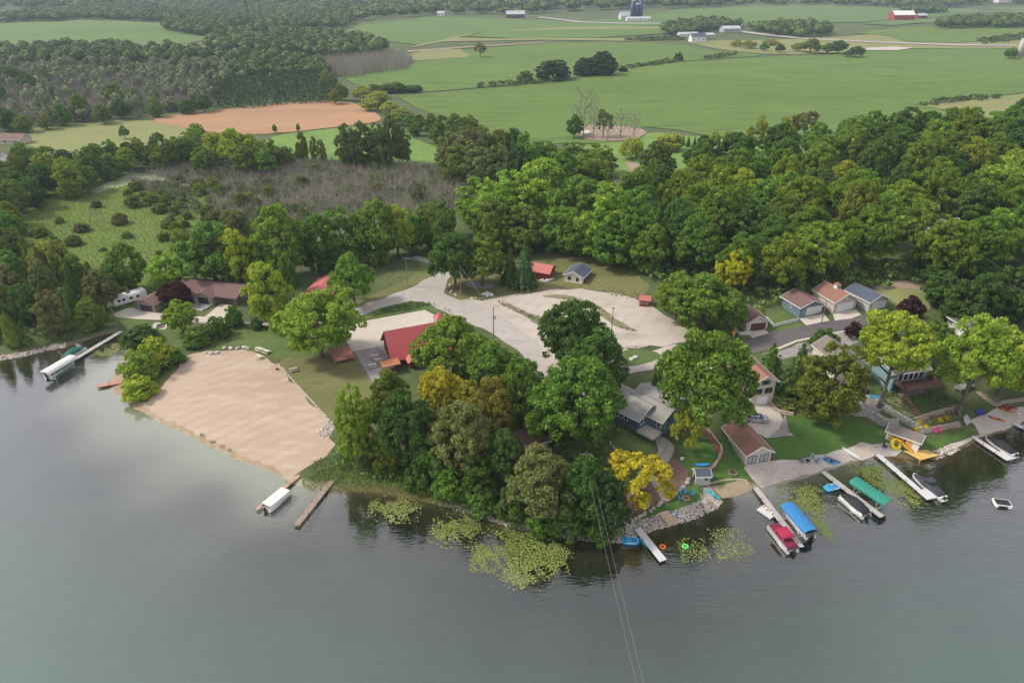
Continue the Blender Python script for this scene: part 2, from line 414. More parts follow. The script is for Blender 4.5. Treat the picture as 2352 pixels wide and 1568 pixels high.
LAWN = mat('lawn_grass', (0.075,0.12,0.03), 0.95, (0.10,0.14,0.04), 0.12, 0.7, 3.0, c3=(0.06,0.10,0.025), scale3=0.9)
DLAWN = mat('dry_lawn', (0.12,0.13,0.045), 0.95, (0.155,0.15,0.06), 0.1, 0.7, 2.5, c3=(0.095,0.115,0.04), scale3=0.7, stretch=(0.25,1.3,1), rotz=0.9)
GLAWN = mat('watered_lawn', (0.055,0.125,0.022), 0.95, (0.075,0.15,0.03), 0.15, 0.7, 3.0, c3=(0.045,0.10,0.02), scale3=0.9)
GRAV = mat('crushed_gravel', (0.375,0.335,0.295), 0.95, (0.43,0.39,0.35), 0.06, 0.5, 3.0, c3=(0.315,0.275,0.23), scale3=0.22, stretch=(0.5,1,1), rotz=0.5)
PAVE = mat('worn_asphalt', (0.327,0.304,0.281), 0.9, (0.365,0.342,0.315), 0.1, 0.3, 4.0, c3=(0.289,0.266,0.247), scale3=0.5)
CONC = mat('concrete', (0.426,0.388,0.334), 0.85, (0.464,0.426,0.372), 0.15, 0.2, 4.0, c3=(0.388,0.350,0.296), scale3=0.8)
STAMP = mat('stone_patio', (0.258,0.243,0.236), 0.8, (0.182,0.175,0.171), 0.8, 0.4, 3.0, c3=(0.304,0.289,0.274), scale3=2.5)
ASPH = mat('asphalt', (0.095,0.088,0.092), 0.85, (0.12,0.112,0.115), 0.2, 0.4, 5.0, c3=(0.08,0.075,0.077), scale3=1.2, stretch=(0.3,1,1), rotz=-0.35)
MULCH = mat('bark_mulch', (0.16,0.105,0.08), 0.95, (0.21,0.145,0.115), 1.0, 0.8, 5.0, c3=(0.11,0.07,0.05), scale3=4.0)
RMULCH = mat('red_mulch', (0.20,0.085,0.055), 0.95, (0.15,0.06,0.04), 1.2, 0.6, 5.0)
SHELL = mat('pale_gravel_beach', (0.44,0.42,0.40), 0.95, (0.37,0.305,0.235), 0.13, 0.5, 4.0, c3=(0.47,0.45,0.44), scale3=1.5)
PEB = mat('pebble_beach', (0.274,0.220,0.152), 0.95, (0.327,0.266,0.190), 0.8, 0.7, 5.0, c3=(0.198,0.152,0.099), scale3=4.0)
DIRT = mat('bare_dirt', (0.228,0.175,0.129), 0.95, (0.281,0.220,0.167), 0.1, 0.4, 1.5)
WEED = mat('weedy_ground', (0.14,0.15,0.07), 0.95, (0.22,0.20,0.13), 0.4, 0.8, 3.0, c3=(0.10,0.12,0.045), scale3=1.5)

tracks(SAND, 0.10, 0.09, 0.9); tracks(GRAV, 0.08, 0.08, 0.5); tracks(CROP, 0.03, 0.12, 1.45); tracks(DLAWN, 0.16, 0.12, 0.75)
# far to near; offsets shrink towards the camera
sheet('field', [(-400,46),(0,48),(170,40),(380,55),(500,72),(470,100),(300,108),(150,112),(-400,104)], CROP2, 0.5, 28, 1)
sheet('field', [(800,62),(1000,40),(1250,48),(1420,55),(1640,52),(1500,60),(1380,64),(1080,78),(960,104),(880,95),(800,75)], CROP2, 0.5, 28)
sheet('field', [(1330,48),(1500,34),(1720,12),(2050,16),(2400,14),(2400,28),(2250,30),(2060,46),(1990,52),(1800,56),(1650,54),(1480,58)], CROP2, 0.55, 30)
sheet('meadow', [(960,104),(1080,78),(1380,62),(1640,58),(1640,66),(1400,70),(1100,76),(1050,88),(1160,90),(1500,90),(1560,84),(1580,92),(1440,96),(1250,93),(1020,97),(940,112)], HAY, 0.62, 25)
sheet('field', [(1068,85),(1110,76),(1400,68),(1590,64),(1540,78),(1380,88),(1180,90)], CROP, 0.8, 25)
sheet('field', [(790,170),(880,162),(1000,130),(1100,112),(1250,100),(1440,98),(1560,102),(1640,118),(1790,128),(1560,142),(1440,157),(1290,186),(1100,203),(920,217),(860,206),(800,190)], CROP, 0.42, 18, 1)
sheet('dirt_lane', [(935,118),(1060,109),(1250,98),(1255,100),(1060,112),(935,122)], DIRT, 0.7, 15)
sheet('meadow', [(940,122),(1060,112),(1062,120),(1090,132),(1000,138),(940,142),(900,150),(890,140)], HAY, 0.6, 15, 1)
sheet('meadow', [(1560,92),(1640,95),(1780,92),(1900,88),(2100,72),(2400,60),(2400,112),(2150,112),(1990,112),(1960,116),(1940,122),(1790,128),(1650,116)], HAY, 0.45, 20, 1)
sheet('field', [(1960,78),(2060,66),(2400,60),(2400,88),(2200,100),(2080,97),(2040,84)], CROP, 0.85, 25)
sheet('field', [(1985,56),(2080,46),(2400,34),(2400,44),(2200,52),(2050,60)], CROP2, 0.8, 25)
sheet('highway', [(1690,71),(1760,80),(1840,88),(2000,97),(2200,104),(2400,106),(2400,108),(2200,107),(2000,99.5),(1830,90.5),(1750,82.5),(1680,73)], PAVE, 1.0, 20)
sheet('highway', [(1240,40),(1330,50),(1420,54),(1560,54),(1560,55.5),(1420,56),(1325,52.5),(1235,42)], PAVE, 0.9, 20)
sheet('field', [(912,222),(1100,205),(1290,188),(1440,159),(1560,144),(1790,131),(1945,124),(1980,114),(2230,112),(2500,116),(2500,210),(2352,214),(2122,240),(2190,262),(2320,268),(2352,300),(2200,330),(1900,320),(1800,330),(1620,312),(1560,300),(1480,292),(1440,320),(1380,330),(1290,330),(1200,340),(1110,318),(1060,290),(960,250)], CROP, 0.30, 12)
sheet('meadow', [(2122,243),(2352,216),(2500,205),(2500,300),(2352,290),(2250,272)], HAY, 0.45, 12)
sheet('dirt_patch', [(1985,112),(2050,109),(2100,112),(2060,117),(1990,117)], SHELL, 0.75, 12)
sheet('meadow', [(20,318),(60,300),(130,287),(330,272),(460,300),(420,345),(300,350),(120,350),(40,330)], TANM, 0.2, 8, 1)
sheet('ploughed_field', [(330,278),(420,262),(560,247),(700,234),(790,231),(835,245),(880,270),(865,283),(760,294),(640,308),(540,311),(450,300)], PLOW, 0.28, 8, 1)
sheet('meadow', [(600,330),(640,309),(760,297),(875,284),(930,310),(1020,345),(1010,380),(900,385),(700,370)], MEAD, 0.16, 6, 1)
sheet('meadow', [(1290,330),(1380,335),(1480,300),(1620,316),(1800,335),(1800,380),(1500,420),(1380,400)], MEAD, 0.16, 6, 1)
sheet('marsh', [(40,520),(60,460),(150,430),(230,405),(330,390),(480,420),(640,470),(760,500),(720,560),(640,640),(570,680),(420,680),(300,710),(180,710),(80,640)], MARSH, 0.08, 5, 1)
sheet('brush_floor', [(300,400),(420,375),(620,370),(860,365),(1000,385),(1070,430),(1060,490),(900,500),(720,510),(600,480),(480,440),(350,430)], BRUSHG, 0.10, 5, 1)
sheet('pond', [(205,440),(235,425),(275,408),(315,396),(380,408),(370,420),(320,416),(290,428),(250,436),(220,448)], POND, 0.16, 4, 1)
sheet('paddock', [(1315,296),(1350,288),(1420,290),(1490,300),(1475,318),(1440,326),(1370,326),(1325,316)], DIRT, 0.5, 5, 1)
sheet('dirt_lane', [(1440,370),(1475,385),(1490,405),(1488,425),(1455,425),(1462,402),(1435,382)], DIRT, 0.25, 4, 1)
sheet('dirt_lane', [(1205,560),(1235,530),(1270,505),(1300,505),(1260,530),(1225,565)], GRAV, 0.12, 3, 1)

# lodge grounds
sheet('lawn', [(760,700),(850,680),(940,640),(1010,560),(1030,600),(1015,618),(935,663),(815,709),(780,722)], DLAWN, 0.05, 3)
sheet('lawn', [(1046,630),(1030,650),(1025,672),(1051,688),(1076,690),(1184,677),(1268,666),(1332,663),(1400,672),(1470,684),(1490,660),(1450,600),(1300,575),(1150,590),(1060,600)], DLAWN, 0.05, 3)
sheet('paved_road', [(640,745),(815,709),(935,664),(1019,618),(1042,632),(1022,655),(1025,673),(1051,688),(1105,690),(1140,715),(1250,800),(1240,870),(1225,840),(1130,762),(1043,729),(1024,719),(986,695),(943,690),(875,707),(820,731),(800,740),(640,750)], PAVE, 0.07, 3)
sheet('gravel_lot', [(1076,690),(1105,690),(1184,677),(1268,666),(1332,663),(1408,675),(1464,685),(1514,709),(1548,734),(1596,766),(1580,782),(1520,795),(1433,800),(1330,835),(1240,872),(1228,840),(1250,800),(1140,715)], GRAV, 0.085, 3)
sheet('gravel_lane', [(1433,800),(1470,815),(1520,795),(1560,790),(1540,840),(1515,838),(1436,862),(1400,880),(1380,850)], GRAV, 0.075, 3)
sheet('lawn', [(1425,806),(1470,800),(1500,806),(1520,822),(1440,845),(1420,830)], LAWN, 0.11, 2, 1)
sheet('planting_strip', [(1145,692),(1170,700),(1250,735),(1262,748),(1240,745),(1160,704)], WEED, 0.12, 2)
sheet('planting_strip', [(1240,682),(1285,676),(1350,690),(1400,722),(1450,750),(1470,765),(1420,755),(1390,735),(1340,705),(1280,684)], WEED, 0.12, 2, 1)
sheet('planting_bed', [(822,733),(850,722),(876,709),(943,692),(985,697),(1022,718),(996,721),(976,711),(839,736)], LAWN, 0.10, 2)
sheet('plaza', [(777,762),(839,737),(976,712),(996,723),(1030,721),(1046,729),(1010,760),(960,800),(911,838),(871,797),(811,808)], CONC, 0.10, 2.5)
sheet('stone_patio', [(813,809),(871,798),(912,838),(882,876),(864,891)], STAMP, 0.16, 2)
sheet('garden_path', [(958,588),(975,592),(1003,605),(992,608),(960,598),(940,592)], PAVE, 0.09, 2)
sheet('mulch_ring', [(1064,655),(1100,665),(1144,660),(1120,650),(1080,645)], STAMP, 0.09, 2, 1)
sheet('grass_verge', [(300,918),(335,925),(365,895),(395,860),(425,820),(410,812),(380,850),(340,890),(310,905)], DLAWN, 0.075, 1.5)
sheet('beach', [(258,892),(300,930),(370,968),(440,1000),(520,1040),(590,1070),(650,1092),(685,1086),(740,1052),(772,1020),(755,1000),(775,985),(640,838),(600,818),(560,803),(500,806),(450,812),(425,820),(395,860),(365,895),(335,925),(300,918),(270,880)], SAND, 0.045, 2.2)
bp_ = [(262,897),(300,931),(370,969),(440,1001),(520,1041),(590,1071),(645,1091)]
sheet('wet_sand', bp_+[(x+4,y-9) for x, y in bp_[::-1]], WSAND, 0.075, 1.5)
sheet('sand_spit', [(258,892),(262,868),(275,840),(292,812),(300,815),(290,840),(280,870),(300,918)], WSAND, 0.05, 1.5)
sheet('lawn', [(640,838),(655,822),(760,812),(813,808),(864,891),(890,930),(850,980),(800,1000),(775,985)], DLAWN, 0.055, 2.5)
sheet('lawn', [(470,806),(520,790),(560,770),(640,752),(800,742),(790,770),(760,812),(650,824),(600,815),(560,801)], LAWN, 0.05, 2.5)
sheet('lawn', [(275,730),(330,735),(450,748),(530,760),(620,752),(560,772),(460,800),(420,790),(300,770)], LAWN, 0.05, 2.5)
sheet('lawn', [(210,690),(290,700),(320,690),(420,700),(460,720),(380,735),(260,735)], LAWN, 0.045, 2.5)
sheet('driveway', [(262,720),(300,705),(318,712),(358,718),(400,722),(470,728),(505,700),(540,692),(535,710),(505,738),(640,741),(640,748),(470,742),(390,736),(320,733),(262,728)], CONC, 0.08, 2)
sheet('fire_pit_pad', [(343,753),(358,741),(391,743),(378,757)], CONC, 0.09, 2)

# waterfront lots on the right
sheet('asphalt_road', [(1696,790),(1763,766),(1850,748),(1910,738),(1956,732),(2000,722),(2010,740),(1960,754),(1900,766),(1828,780),(1780,800),(1749,808),(1718,813)], ASPH, 0.09, 2)
sheet('kerb_strip', [(1780,801),(1828,781.5),(1900,767),(1960,755),(1962,758),(1900,771),(1830,786),(1790,803)], CONC, 0.13, 2)
sheet('gravel_yard', [(1750,812),(1790,804),(1830,787),(1900,772),(1965,760),(1975,790),(1900,815),(1800,825)], STAMP, 0.07, 2)
sheet('driveway', [(1728,777),(1714,763),(1757,757),(1766,766)], CONC, 0.12, 1.5)
sheet('driveway', [(1851,748),(1834,731),(1892,721),(1905,737)], CONC, 0.12, 1.5)
sheet('driveway', [(1917,737),(1912,720),(1966,711),(1978,724),(1956,732)], CONC, 0.12, 1.5)
sheet('sandy_cut', [(2000,660),(2050,648),(2120,655),(2160,690),(2120,720),(2060,700),(2040,690)], TANM, 0.09, 2, 1)
sheet('sand_bank', [(2000,664),(2040,646),(2110,646),(2160,672),(2162,684),(2110,663),(2050,664)], DIRT, 0.14, 2, 1)
sheet('gravel_yard', [(2090,745),(2130,730),(2145,760),(2110,780)], DIRT, 0.08, 2, 1)
sheet('lawn', [(1765,766),(1848,747),(1834,733),(1804,712),(1760,735),(1758,757)], LAWN, 0.06, 2)
sheet('lawn', [(1432,985),(1460,1003),(1500,1012),(1512,1035),(1500,1055),(1470,1060),(1420,1050),(1400,1020)], LAWN, 0.05, 1.5, 1)
sheet('lawn', [(1550,1035),(1570,1000),(1610,985),(1650,1030),(1655,1050),(1640,1080),(1610,1100),(1580,1085)], GLAWN, 0.05, 1.5, 1)
sheet('mulch_bed', [(1616,975),(1640,1005),(1660,1030),(1660,1045),(1640,1080),(1626,1078),(1650,1042),(1640,1020),(1610,985)], RMULCH, 0.09, 1.2)
sheet('mulch_bed', [(1428,1196),(1420,1165),(1450,1115),(1500,1080),(1530,1060),(1555,1050),(1580,1080),(1590,1105),(1570,1125),(1530,1150),(1500,1165),(1440,1192)], MULCH, 0.07, 1.5)
sheet('lawn', [(1425,1216),(1432,1200),(1500,1172),(1540,1152),(1575,1128),(1600,1115),(1612,1160),(1560,1178),(1500,1198),(1440,1222)], GLAWN, 0.06, 1.5)
sheet('garden_path', [(1500,1005),(1520,1000),(1545,1020),(1550,1030),(1540,1055),(1525,1075),(1500,1085),(1490,1070),(1512,1040),(1508,1020)], PAVE, 0.12, 1.2, 1)
sheet('lawn', [(1655,1000),(1680,1010),(1715,1064),(1702,1072),(1712,1090),(1735,1112),(1720,1100),(1700,1104),(1640,1112),(1640,1085),(1668,1045)], GLAWN, 0.05, 1.5)
sheet('pebble_beach', [(1632,1116),(1700,1101),(1716,1102),(1730,1122),(1700,1135),(1660,1143),(1645,1130)], PEB, 0.07, 1.2)
sheet('shed_pad', [(1615,1120),(1632,1116),(1655,1150),(1640,1160),(1615,1140)], STAMP, 0.08, 1.2)
sheet('driveway', [(1685,945),(1725,930),(1772,926),(1785,935),(1810,990),(1822,1000),(1760,1006),(1705,975)], CONC, 0.08, 1.5)
sheet('parking_pad', [(1765,1003),(1790,985),(1803,950),(1812,990),(1814,1002)], STAMP, 0.10, 1.5)
sheet('lawn', [(1760,1007),(1820,1001),(1800,950),(1880,950),(1960,960),(2060,1000),(2075,1010),(2050,1020),(1960,1025),(1940,1040),(1790,1058),(1780,1050)], GLAWN, 0.06, 1.8)
sheet('gravel_beach', [(1702,1073),(1715,1066),(1772,1060),(1795,1057),(1930,1038),(1950,1030),(1985,1018),(2030,1015),(2060,1022),(2080,1040),(2060,1050),(2025,1045),(1990,1053),(1940,1066),(1900,1080),(1850,1096),(1800,1109),(1745,1118),(1725,1100)], SHELL, 0.07, 1.8)
sheet('lawn', [(2128,1018),(2160,1010),(2240,985),(2250,992),(2180,1015),(2140,1032)], GLAWN, 0.07, 1.5)
sheet('gravel_beach', [(2140,1034),(2180,1017),(2250,994),(2240,975),(2225,965),(2290,938),(2400,935),(2400,958),(2352,972),(2310,990),(2262,1003),(2225,1020),(2165,1046)], SHELL, 0.06, 1.8)
sheet('patio', [(1935,925),(1975,905),(2025,910),(2040,935),(2010,950),(1955,945)], STAMP, 0.10, 1.5)
sheet('patio', [(2062,905),(2125,890),(2132,900),(2070,912)], STAMP, 0.10, 1.5)
sheet('lawn', [(2082,912),(2140,900),(2160,915),(2105,925)], GLAWN, 0.08, 1.5)
sheet('lawn', [(1975,935),(2010,945),(2065,970),(2075,975),(2020,965),(1975,945)], GLAWN, 0.11, 1.5)
sheet('mulch_bed', [(2105,960),(2200,930),(2215,960),(2110,995)], MULCH, 0.09, 1.5)
sheet('garden_slope', [(2020,905),(2062,915),(2110,965),(2105,990),(2060,960)], WEED, 0.08, 1.5)

# ---------------------------------------------------------------- foliage meshes
def unit(v): return v/np.maximum(np.linalg.norm(v, axis=-1, keepdims=True), 1e-9)
def leaf_cards(C, N, size, r, tilt=0.55, aspect=1.5):
    """leaf-sized diamonds at C, facing roughly N"""
    n = len(C)
    N = unit(N+r.normal(0, tilt, (n,3)))
    a = unit(np.cross(N, r.normal(0, 1, (n,3)))); b = np.cross(N, a)
    s = (size*r.uniform(0.6, 1.35, n))[:,None] if np.isscalar(size) else size[:,None]
    bend = N*s*0.25
    V = np.stack([C-a*s*aspect*0.5-bend, C-b*s*0.5, C+a*s*aspect*0.5-bend, C+b*s*0.5], 1).reshape(-1,3)
    return V, np.arange(4*n).reshape(-1,4)
def rand_dirs(n, r, zbias=0.0):
    d = r.normal(0, 1, (n,3)); d[:,2] += zbias
    return unit(d)
def ico(sub=1):
    import bmesh
    bm = bmesh.new(); bmesh.ops.create_icosphere(bm, subdivisions=sub, radius=1.0)
    V = np.array([v.co[:] for v in bm.verts]); Fc = np.array([[v.index for v in f.verts] for f in bm.faces]); bm.free()
    return V, Fc
ICV, ICF = ico(2); IC1V, IC1F = ico(1)
def quads_and_tris_mesh(name, V, F4, Vt, Ft):
    me = bpy.data.meshes.new(name)
    n0 = len(V); VV = np.concatenate([V, Vt]) if len(Vt) else V
    me.vertices.add(len(VV)); me.vertices.foreach_set('co', np.ascontiguousarray(VV, np.float32).ravel())
    L = np.concatenate([F4.ravel(), (Ft+n0).ravel()]) if len(Vt) else F4.ravel()
    me.loops.add(len(L)); me.loops.foreach_set('vertex_index', L.astype(np.int32))
    tot = np.concatenate([np.full(len(F4), 4), np.full(len(Ft), 3)]).astype(np.int32)
    me.polygons.add(len(tot)); me.polygons.foreach_set('loop_start', np.concatenate([[0], np.cumsum(tot)[:-1]]).astype(np.int32))
    me.polygons.foreach_set('loop_total', tot); me.update(calc_edges=True)
    me.materials.append(LEAF)
    return me
def crown_from_lobes(name, lobes, seed, clumps=14, leaves=66, leaf=0.0245, crad=(0.055,0.085), core=0.36, droop=0.0, tilt=0.5):
    r = np.random.default_rng(seed)
    C, N = [], []; cv, cf = [], []; nb = 0
    axis = np.mean([l[0] for l in lobes], 0)
    for c, rad in lobes:
        c = np.array(c); rad = np.array(rad)
        d = rand_dirs(clumps*2, r, 0.35)
        out = unit((c-axis)*np.array([1,1,0.6])+1e-6)
        keep = (d@out > -0.35) | (d[:,2] > 0.6)
        d = d[keep][:clumps]
        pos = c+d*rad*r.uniform(0.80, 1.08, (len(d),1))
        for p, dd in zip(pos, d):
            cr = r.uniform(*crad)
            k = int(leaves*r.uniform(0.7, 1.3))
            e = rand_dirs(k, r, 0.0)+dd*0.55+np.array([0,0,0.25]); e = unit(e)
            q = p+e*cr*r.uniform(0.55, 1.08, (k,1))*np.array([1,1,0.78])
            if droop: q[:,2] -= droop*r.uniform(0, 1, k)
            C.append(q); N.append(e)
        if core:
            w = 1+r.normal(0, 0.2, len(ICV))
            cv.append(c+ICV*rad*core*w[:,None]); cf.append(ICF+nb); nb += len(ICV)
    C = np.concatenate(C); N = np.concatenate(N)
    V, F4 = leaf_cards(C, N, leaf, r, tilt)
    k = 0.5/np.percentile(np.hypot(V[:,0], V[:,1]), 97.5); kz = 1.0/V[:,2].max()
    sc = np.array([k, k, kz]); V = V*sc; cv = [c*sc for c in cv]
    return quads_and_tris_mesh(name, V, F4, np.concatenate(cv) if cv else np.zeros((0,3)), np.concatenate(cf) if cf else np.zeros((0,3), int))
def broad_lobes(seed, kind='maple'):
    r = np.random.default_rng(seed); L = []
    def ring(n, z, rad, lr, lz, jit=0.05):
        o = r.uniform(0, 6.28)
        for i in range(n):
            t = o+6.283*i/n+r.normal(0, 0.2); q = rad*r.uniform(0.75, 1.12)
            s = r.uniform(0.8, 1.2)
            L.append(((q*math.cos(t), q*math.sin(t), z+r.normal(0, jit)), (lr*s, lr*s, lz*s)))
    if kind == 'maple':
        ring(1, 0.83, 0.03, 0.19, 0.13); ring(4, 0.71, 0.20, 0.17, 0.13); ring(6, 0.54, 0.32, 0.16, 0.12); ring(5, 0.36, 0.30, 0.15, 0.11)
    elif kind == 'wide':
        ring(2, 0.80, 0.12, 0.18, 0.14); ring(6, 0.68, 0.30, 0.16, 0.13); ring(8, 0.50, 0.37, 0.14, 0.12); ring(4, 0.38, 0.24, 0.14, 0.10)
    elif kind == 'tall':
        ring(1, 0.86, 0.05, 0.20, 0.11); ring(3, 0.73, 0.20, 0.20, 0.11); ring(4, 0.57, 0.28, 0.20, 0.10); ring(5, 0.40, 0.29, 0.19, 0.10); ring(3, 0.25, 0.20, 0.18, 0.08)
    elif kind == 'bush':
        ring(2, 0.70, 0.10, 0.24, 0.24); ring(5, 0.45, 0.28, 0.21, 0.25); ring(5, 0.22, 0.34, 0.16, 0.18)
    elif kind == 'open':
        ring(2, 0.80, 0.14, 0.13, 0.10, 0.07); ring(5, 0.66, 0.30, 0.12, 0.09, 0.08); ring(6, 0.48, 0.36, 0.12, 0.08, 0.08)
    return L
def conifer_crown(name, seed, tiers=15, wide=0.5, leaf=0.05, base=0.08, dens=22):
    r = np.random.default_rng(seed); C, N = [], []
    for i in range(tiers):
        f = i/(tiers-1); z = base+(0.97-base)*f; rad = wide*(1-f)**0.85*r.uniform(0.85, 1.1)+0.015
        nb = max(4, int(11*(1-f)+4)); o = r.uniform(0, 6.28)
        for k in range(nb):
            t = o+6.283*k/nb+r.normal(0, 0.15); q = rad*r.uniform(0.75, 1.1)
            m = max(4, int(dens*(1-f)+5))
            s = r.uniform(0.15, 1, m)
            p = np.stack([np.cos(t)*q*s, np.sin(t)*q*s, z+0.02-0.085*s*s*(1-f)], 1)+r.normal(0, 0.014, (m,3))
            C.append(p); N.append(np.tile([np.cos(t)*0.5, np.sin(t)*0.5, 0.8], (m,1)))
    C = np.concatenate(C); N = np.concatenate(N)
    V, F4 = leaf_cards(C, N, leaf, r, 0.4, 1.7)
    zz = np.linspace(base, 0.93, 9); cv = []
    for z in zz:
        f = (z-base)/(0.97-base)
        for k in range(8): cv.append((math.cos(k*0.785)*wide*0.62*(1-f)**0.85, math.sin(k*0.785)*wide*0.62*(1-f)**0.85, z))
    cf = [(a*8+k, a*8+(k+1) % 8, (a+1)*8+(k+1) % 8) for a in range(8) for k in range(8)]+[(a*8+k, (a+1)*8+(k+1) % 8, (a+1)*8+k) for a in range(8) for k in range(8)]
    return quads_and_tris_mesh(name, V, F4, np.array(cv), np.array(cf))
def column_crown(name, seed, n=2600, leaf=0.045):
    r = np.random.default_rng(seed)
    z = r.uniform(0.04, 1.0, n); prof = 0.48*np.clip((1-z), 0, 1)**0.55*np.clip(z/0.12, 0, 1)**0.4
    t = r.uniform(0, 6.283, n); lump = 1+0.16*np.sin(5*t+z*17)+0.10*np.sin(9*t-z*31)
    q = prof*lump*r.uniform(0.72, 1.05, n)
    C = np.stack([np.cos(t)*q, np.sin(t)*q, z], 1); N = np.stack([np.cos(t), np.sin(t), np.full(n, 0.55)], 1)
    V, F4 = leaf_cards(C, N, leaf, r, 0.45)
    cv = []; 
    for z in np.linspace(0.06, 0.96, 9):
        q = 0.36*(1-z)**0.55*min(1, z/0.12)**0.4
        for k in range(8): cv.append((math.cos(k*0.785)*q, math.sin(k*0.785)*q, z))
    cf = [(a*8+k, a*8+(k+1) % 8, (a+1)*8+(k+1) % 8) for a in range(8) for k in range(8)]+[(a*8+k, (a+1)*8+(k+1) % 8, (a+1)*8+k) for a in range(8) for k in range(8)]
    return quads_and_tris_mesh(name, V, F4, np.array(cv), np.array(cf))
def limb_mesh(name, seed, top=0.62, rad=0.028, limbs=7, spread=0.30, twigs=0, zlo=0.25):
    r = np.random.default_rng(seed); b = MB()
    pts = [(0,0,-0.03), (0.008,0.006,0.12), (-0.006,0.01,0.3), (0.01,-0.006,top)]
    rs = [rad*1.35, rad, rad*0.85, rad*0.45]
    for i in range(3): b.tube(pts[i], pts[i+1], rs[i], rs[i+1], 7)
    for i in range(limbs):
        z = zlo+(top-zlo)*(i+0.3)/limbs; t = i*2.4+r.normal(0, 0.3); q = spread*r.uniform(0.7, 1.15)
        e = (math.cos(t)*q, math.sin(t)*q, z+r.uniform(0.12, 0.26))
        mid = (e[0]*0.5, e[1]*0.5, z+0.07)
        b.tube((0,0,z), mid, rad*0.5, rad*0.33, 5); b.tube(mid, e, rad*0.33, rad*0.12, 4)
        for k in range(twigs):
            s = r.uniform(0.3, 1); p = tuple(np.array(mid)*(1-s)+np.array(e)*s)
            d = np.array([r.normal(0, 0.09), r.normal(0, 0.09), r.uniform(0.04, 0.16)])
            b.tube(p, tuple(np.array(p)+d), rad*0.14, rad*0.05, 3)
    return b.mesh(name, True)

CROWNS = {
 'maple': [crown_from_lobes('crown', broad_lobes(10+i, 'maple'), 100+i) for i in range(4)],
 'wide': [crown_from_lobes('crown', broad_lobes(30+i, 'wide'), 130+i, clumps=13, leaves=62, leaf=0.0245, crad=(0.05,0.08)) for i in range(2)],
 'tall': [crown_from_lobes('crown', broad_lobes(50+i, 'tall'), 150+i, clumps=13, leaves=62, leaf=0.028, crad=(0.06,0.09)) for i in range(3)],
 'open': [crown_from_lobes('crown', broad_lobes(70+i, 'open'), 170+i, clumps=11, leaves=54, leaf=0.028, core=0, crad=(0.05,0.08)) for i in range(2)],
 'willow': [crown_from_lobes('crown', broad_lobes(90+i, 'wide'), 190+i, clumps=13, leaves=60, leaf=0.028, droop=0.16, crad=(0.04,0.06)) for i in range(2)],
 'bush': [crown_from_lobes('crown', broad_lobes(110+i, 'bush'), 210+i, clumps=12, leaves=44, leaf=0.046, crad=(0.08,0.13)) for i in range(3)],
 'spruce': [conifer_crown('crown', 300+i) for i in range(2)],
 'cedar': [column_crown('crown', 320+i) for i in range(2)],
}
TRUNKS = {k: limb_mesh('trunk', 400+i) for i, k in enumerate(['maple','wide','open','willow'])}
TRUNKS['tall'] = limb_mesh('trunk', 410, 0.75, 0.03, 8, 0.24, 0, 0.2)
TRUNKS['bush'] = limb_mesh('trunk', 411, 0.4, 0.03, 5, 0.25, 0, 0.08)
TRUNKS['spruce'] = limb_mesh('trunk', 412, 0.85, 0.025, 0); TRUNKS['cedar'] = limb_mesh('trunk', 413, 0.8, 0.03, 0)
BARE = [limb_mesh('branches', 430+i, 0.92, 0.022, 15, 0.34, 12, 0.12) for i in range(2)]
for me in TRUNKS.values(): me.materials.append(BARK)
for me in BARE: me.materials.append(BARKD)

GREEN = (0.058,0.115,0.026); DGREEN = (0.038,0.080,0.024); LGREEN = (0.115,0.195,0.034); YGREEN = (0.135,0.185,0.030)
OLIVE = (0.076,0.110,0.026); GOLD = (0.30,0.24,0.030); YELL = (0.27,0.235,0.028); GREY = (0.085,0.105,0.055); WILL = (0.15,0.19,0.055)
BLUEG = (0.030,0.062,0.034); PURP = (0.030,0.012,0.018); CEDC = (0.070,0.092,0.030)
def jitter(c, k=0.16):
    f = 1+random.uniform(-k, k); g = random.uniform(-k, k)*0.6
    return (c[0]*f*(1+g), c[1]*f, c[2]*f*(1-g*0.5), 1)
TREE_XY = []
TONES = {GREEN:'mid green', DGREEN:'dark green', LGREEN:'light green', YGREEN:'yellow green', OLIVE:'olive', GREY:'grey green', WILL:'pale green', CEDC:'brownish green', BLUEG:'blue green',
         (0.085,0.135,0.024):'fresh green', (0.10,0.145,0.024):'golden green', (0.07,0.125,0.022):'bright green', (0.095,0.135,0.028):'warm green', (0.105,0.17,0.032):'lime green', (0.095,0.155,0.030):'fresh green', (0.07,0.12,0.024):'bright green'}
def toned(c, text): return TONES.get(c, 'green')+' '+text
def tree_at(b, H, w, kind, color, label, group=None, cat='tree', name=None, jit=0.16, sink=0.05, lift=0.0):
    nm = name or {'spruce':'spruce_tree','cedar':'cedar_tree','bush':'shrub','willow':'willow_tree','dead':'bare_tree'}.get(kind, 'broadleaf_tree')
    o = thing(nm, label, cat, (b.x, b.y, b.z-sink), random.uniform(0, 6.28), group)
    o.scale = (w, w, H)
    TREE_XY.append((b.x, b.y))
    if kind == 'dead':
        link('branches', random.choice(BARE), None, o); return o
    link('trunk', TRUNKS[kind], None, o)
    c = link('crown', random.choice(CROWNS[kind]), None, o)
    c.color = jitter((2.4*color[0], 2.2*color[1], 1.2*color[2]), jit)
    if lift: c.location = (0,0,lift); c.scale = (1,1,1-lift)
    return o
def tree(x, yb, yt, wpx, kind, color, label, group=None, **k):
    b = W(x, yb); H = up_height(b, yt); w = wpx*mpp(b)
    return tree_at(b, max(H, 1.0), w, kind, color, label, group, **k)

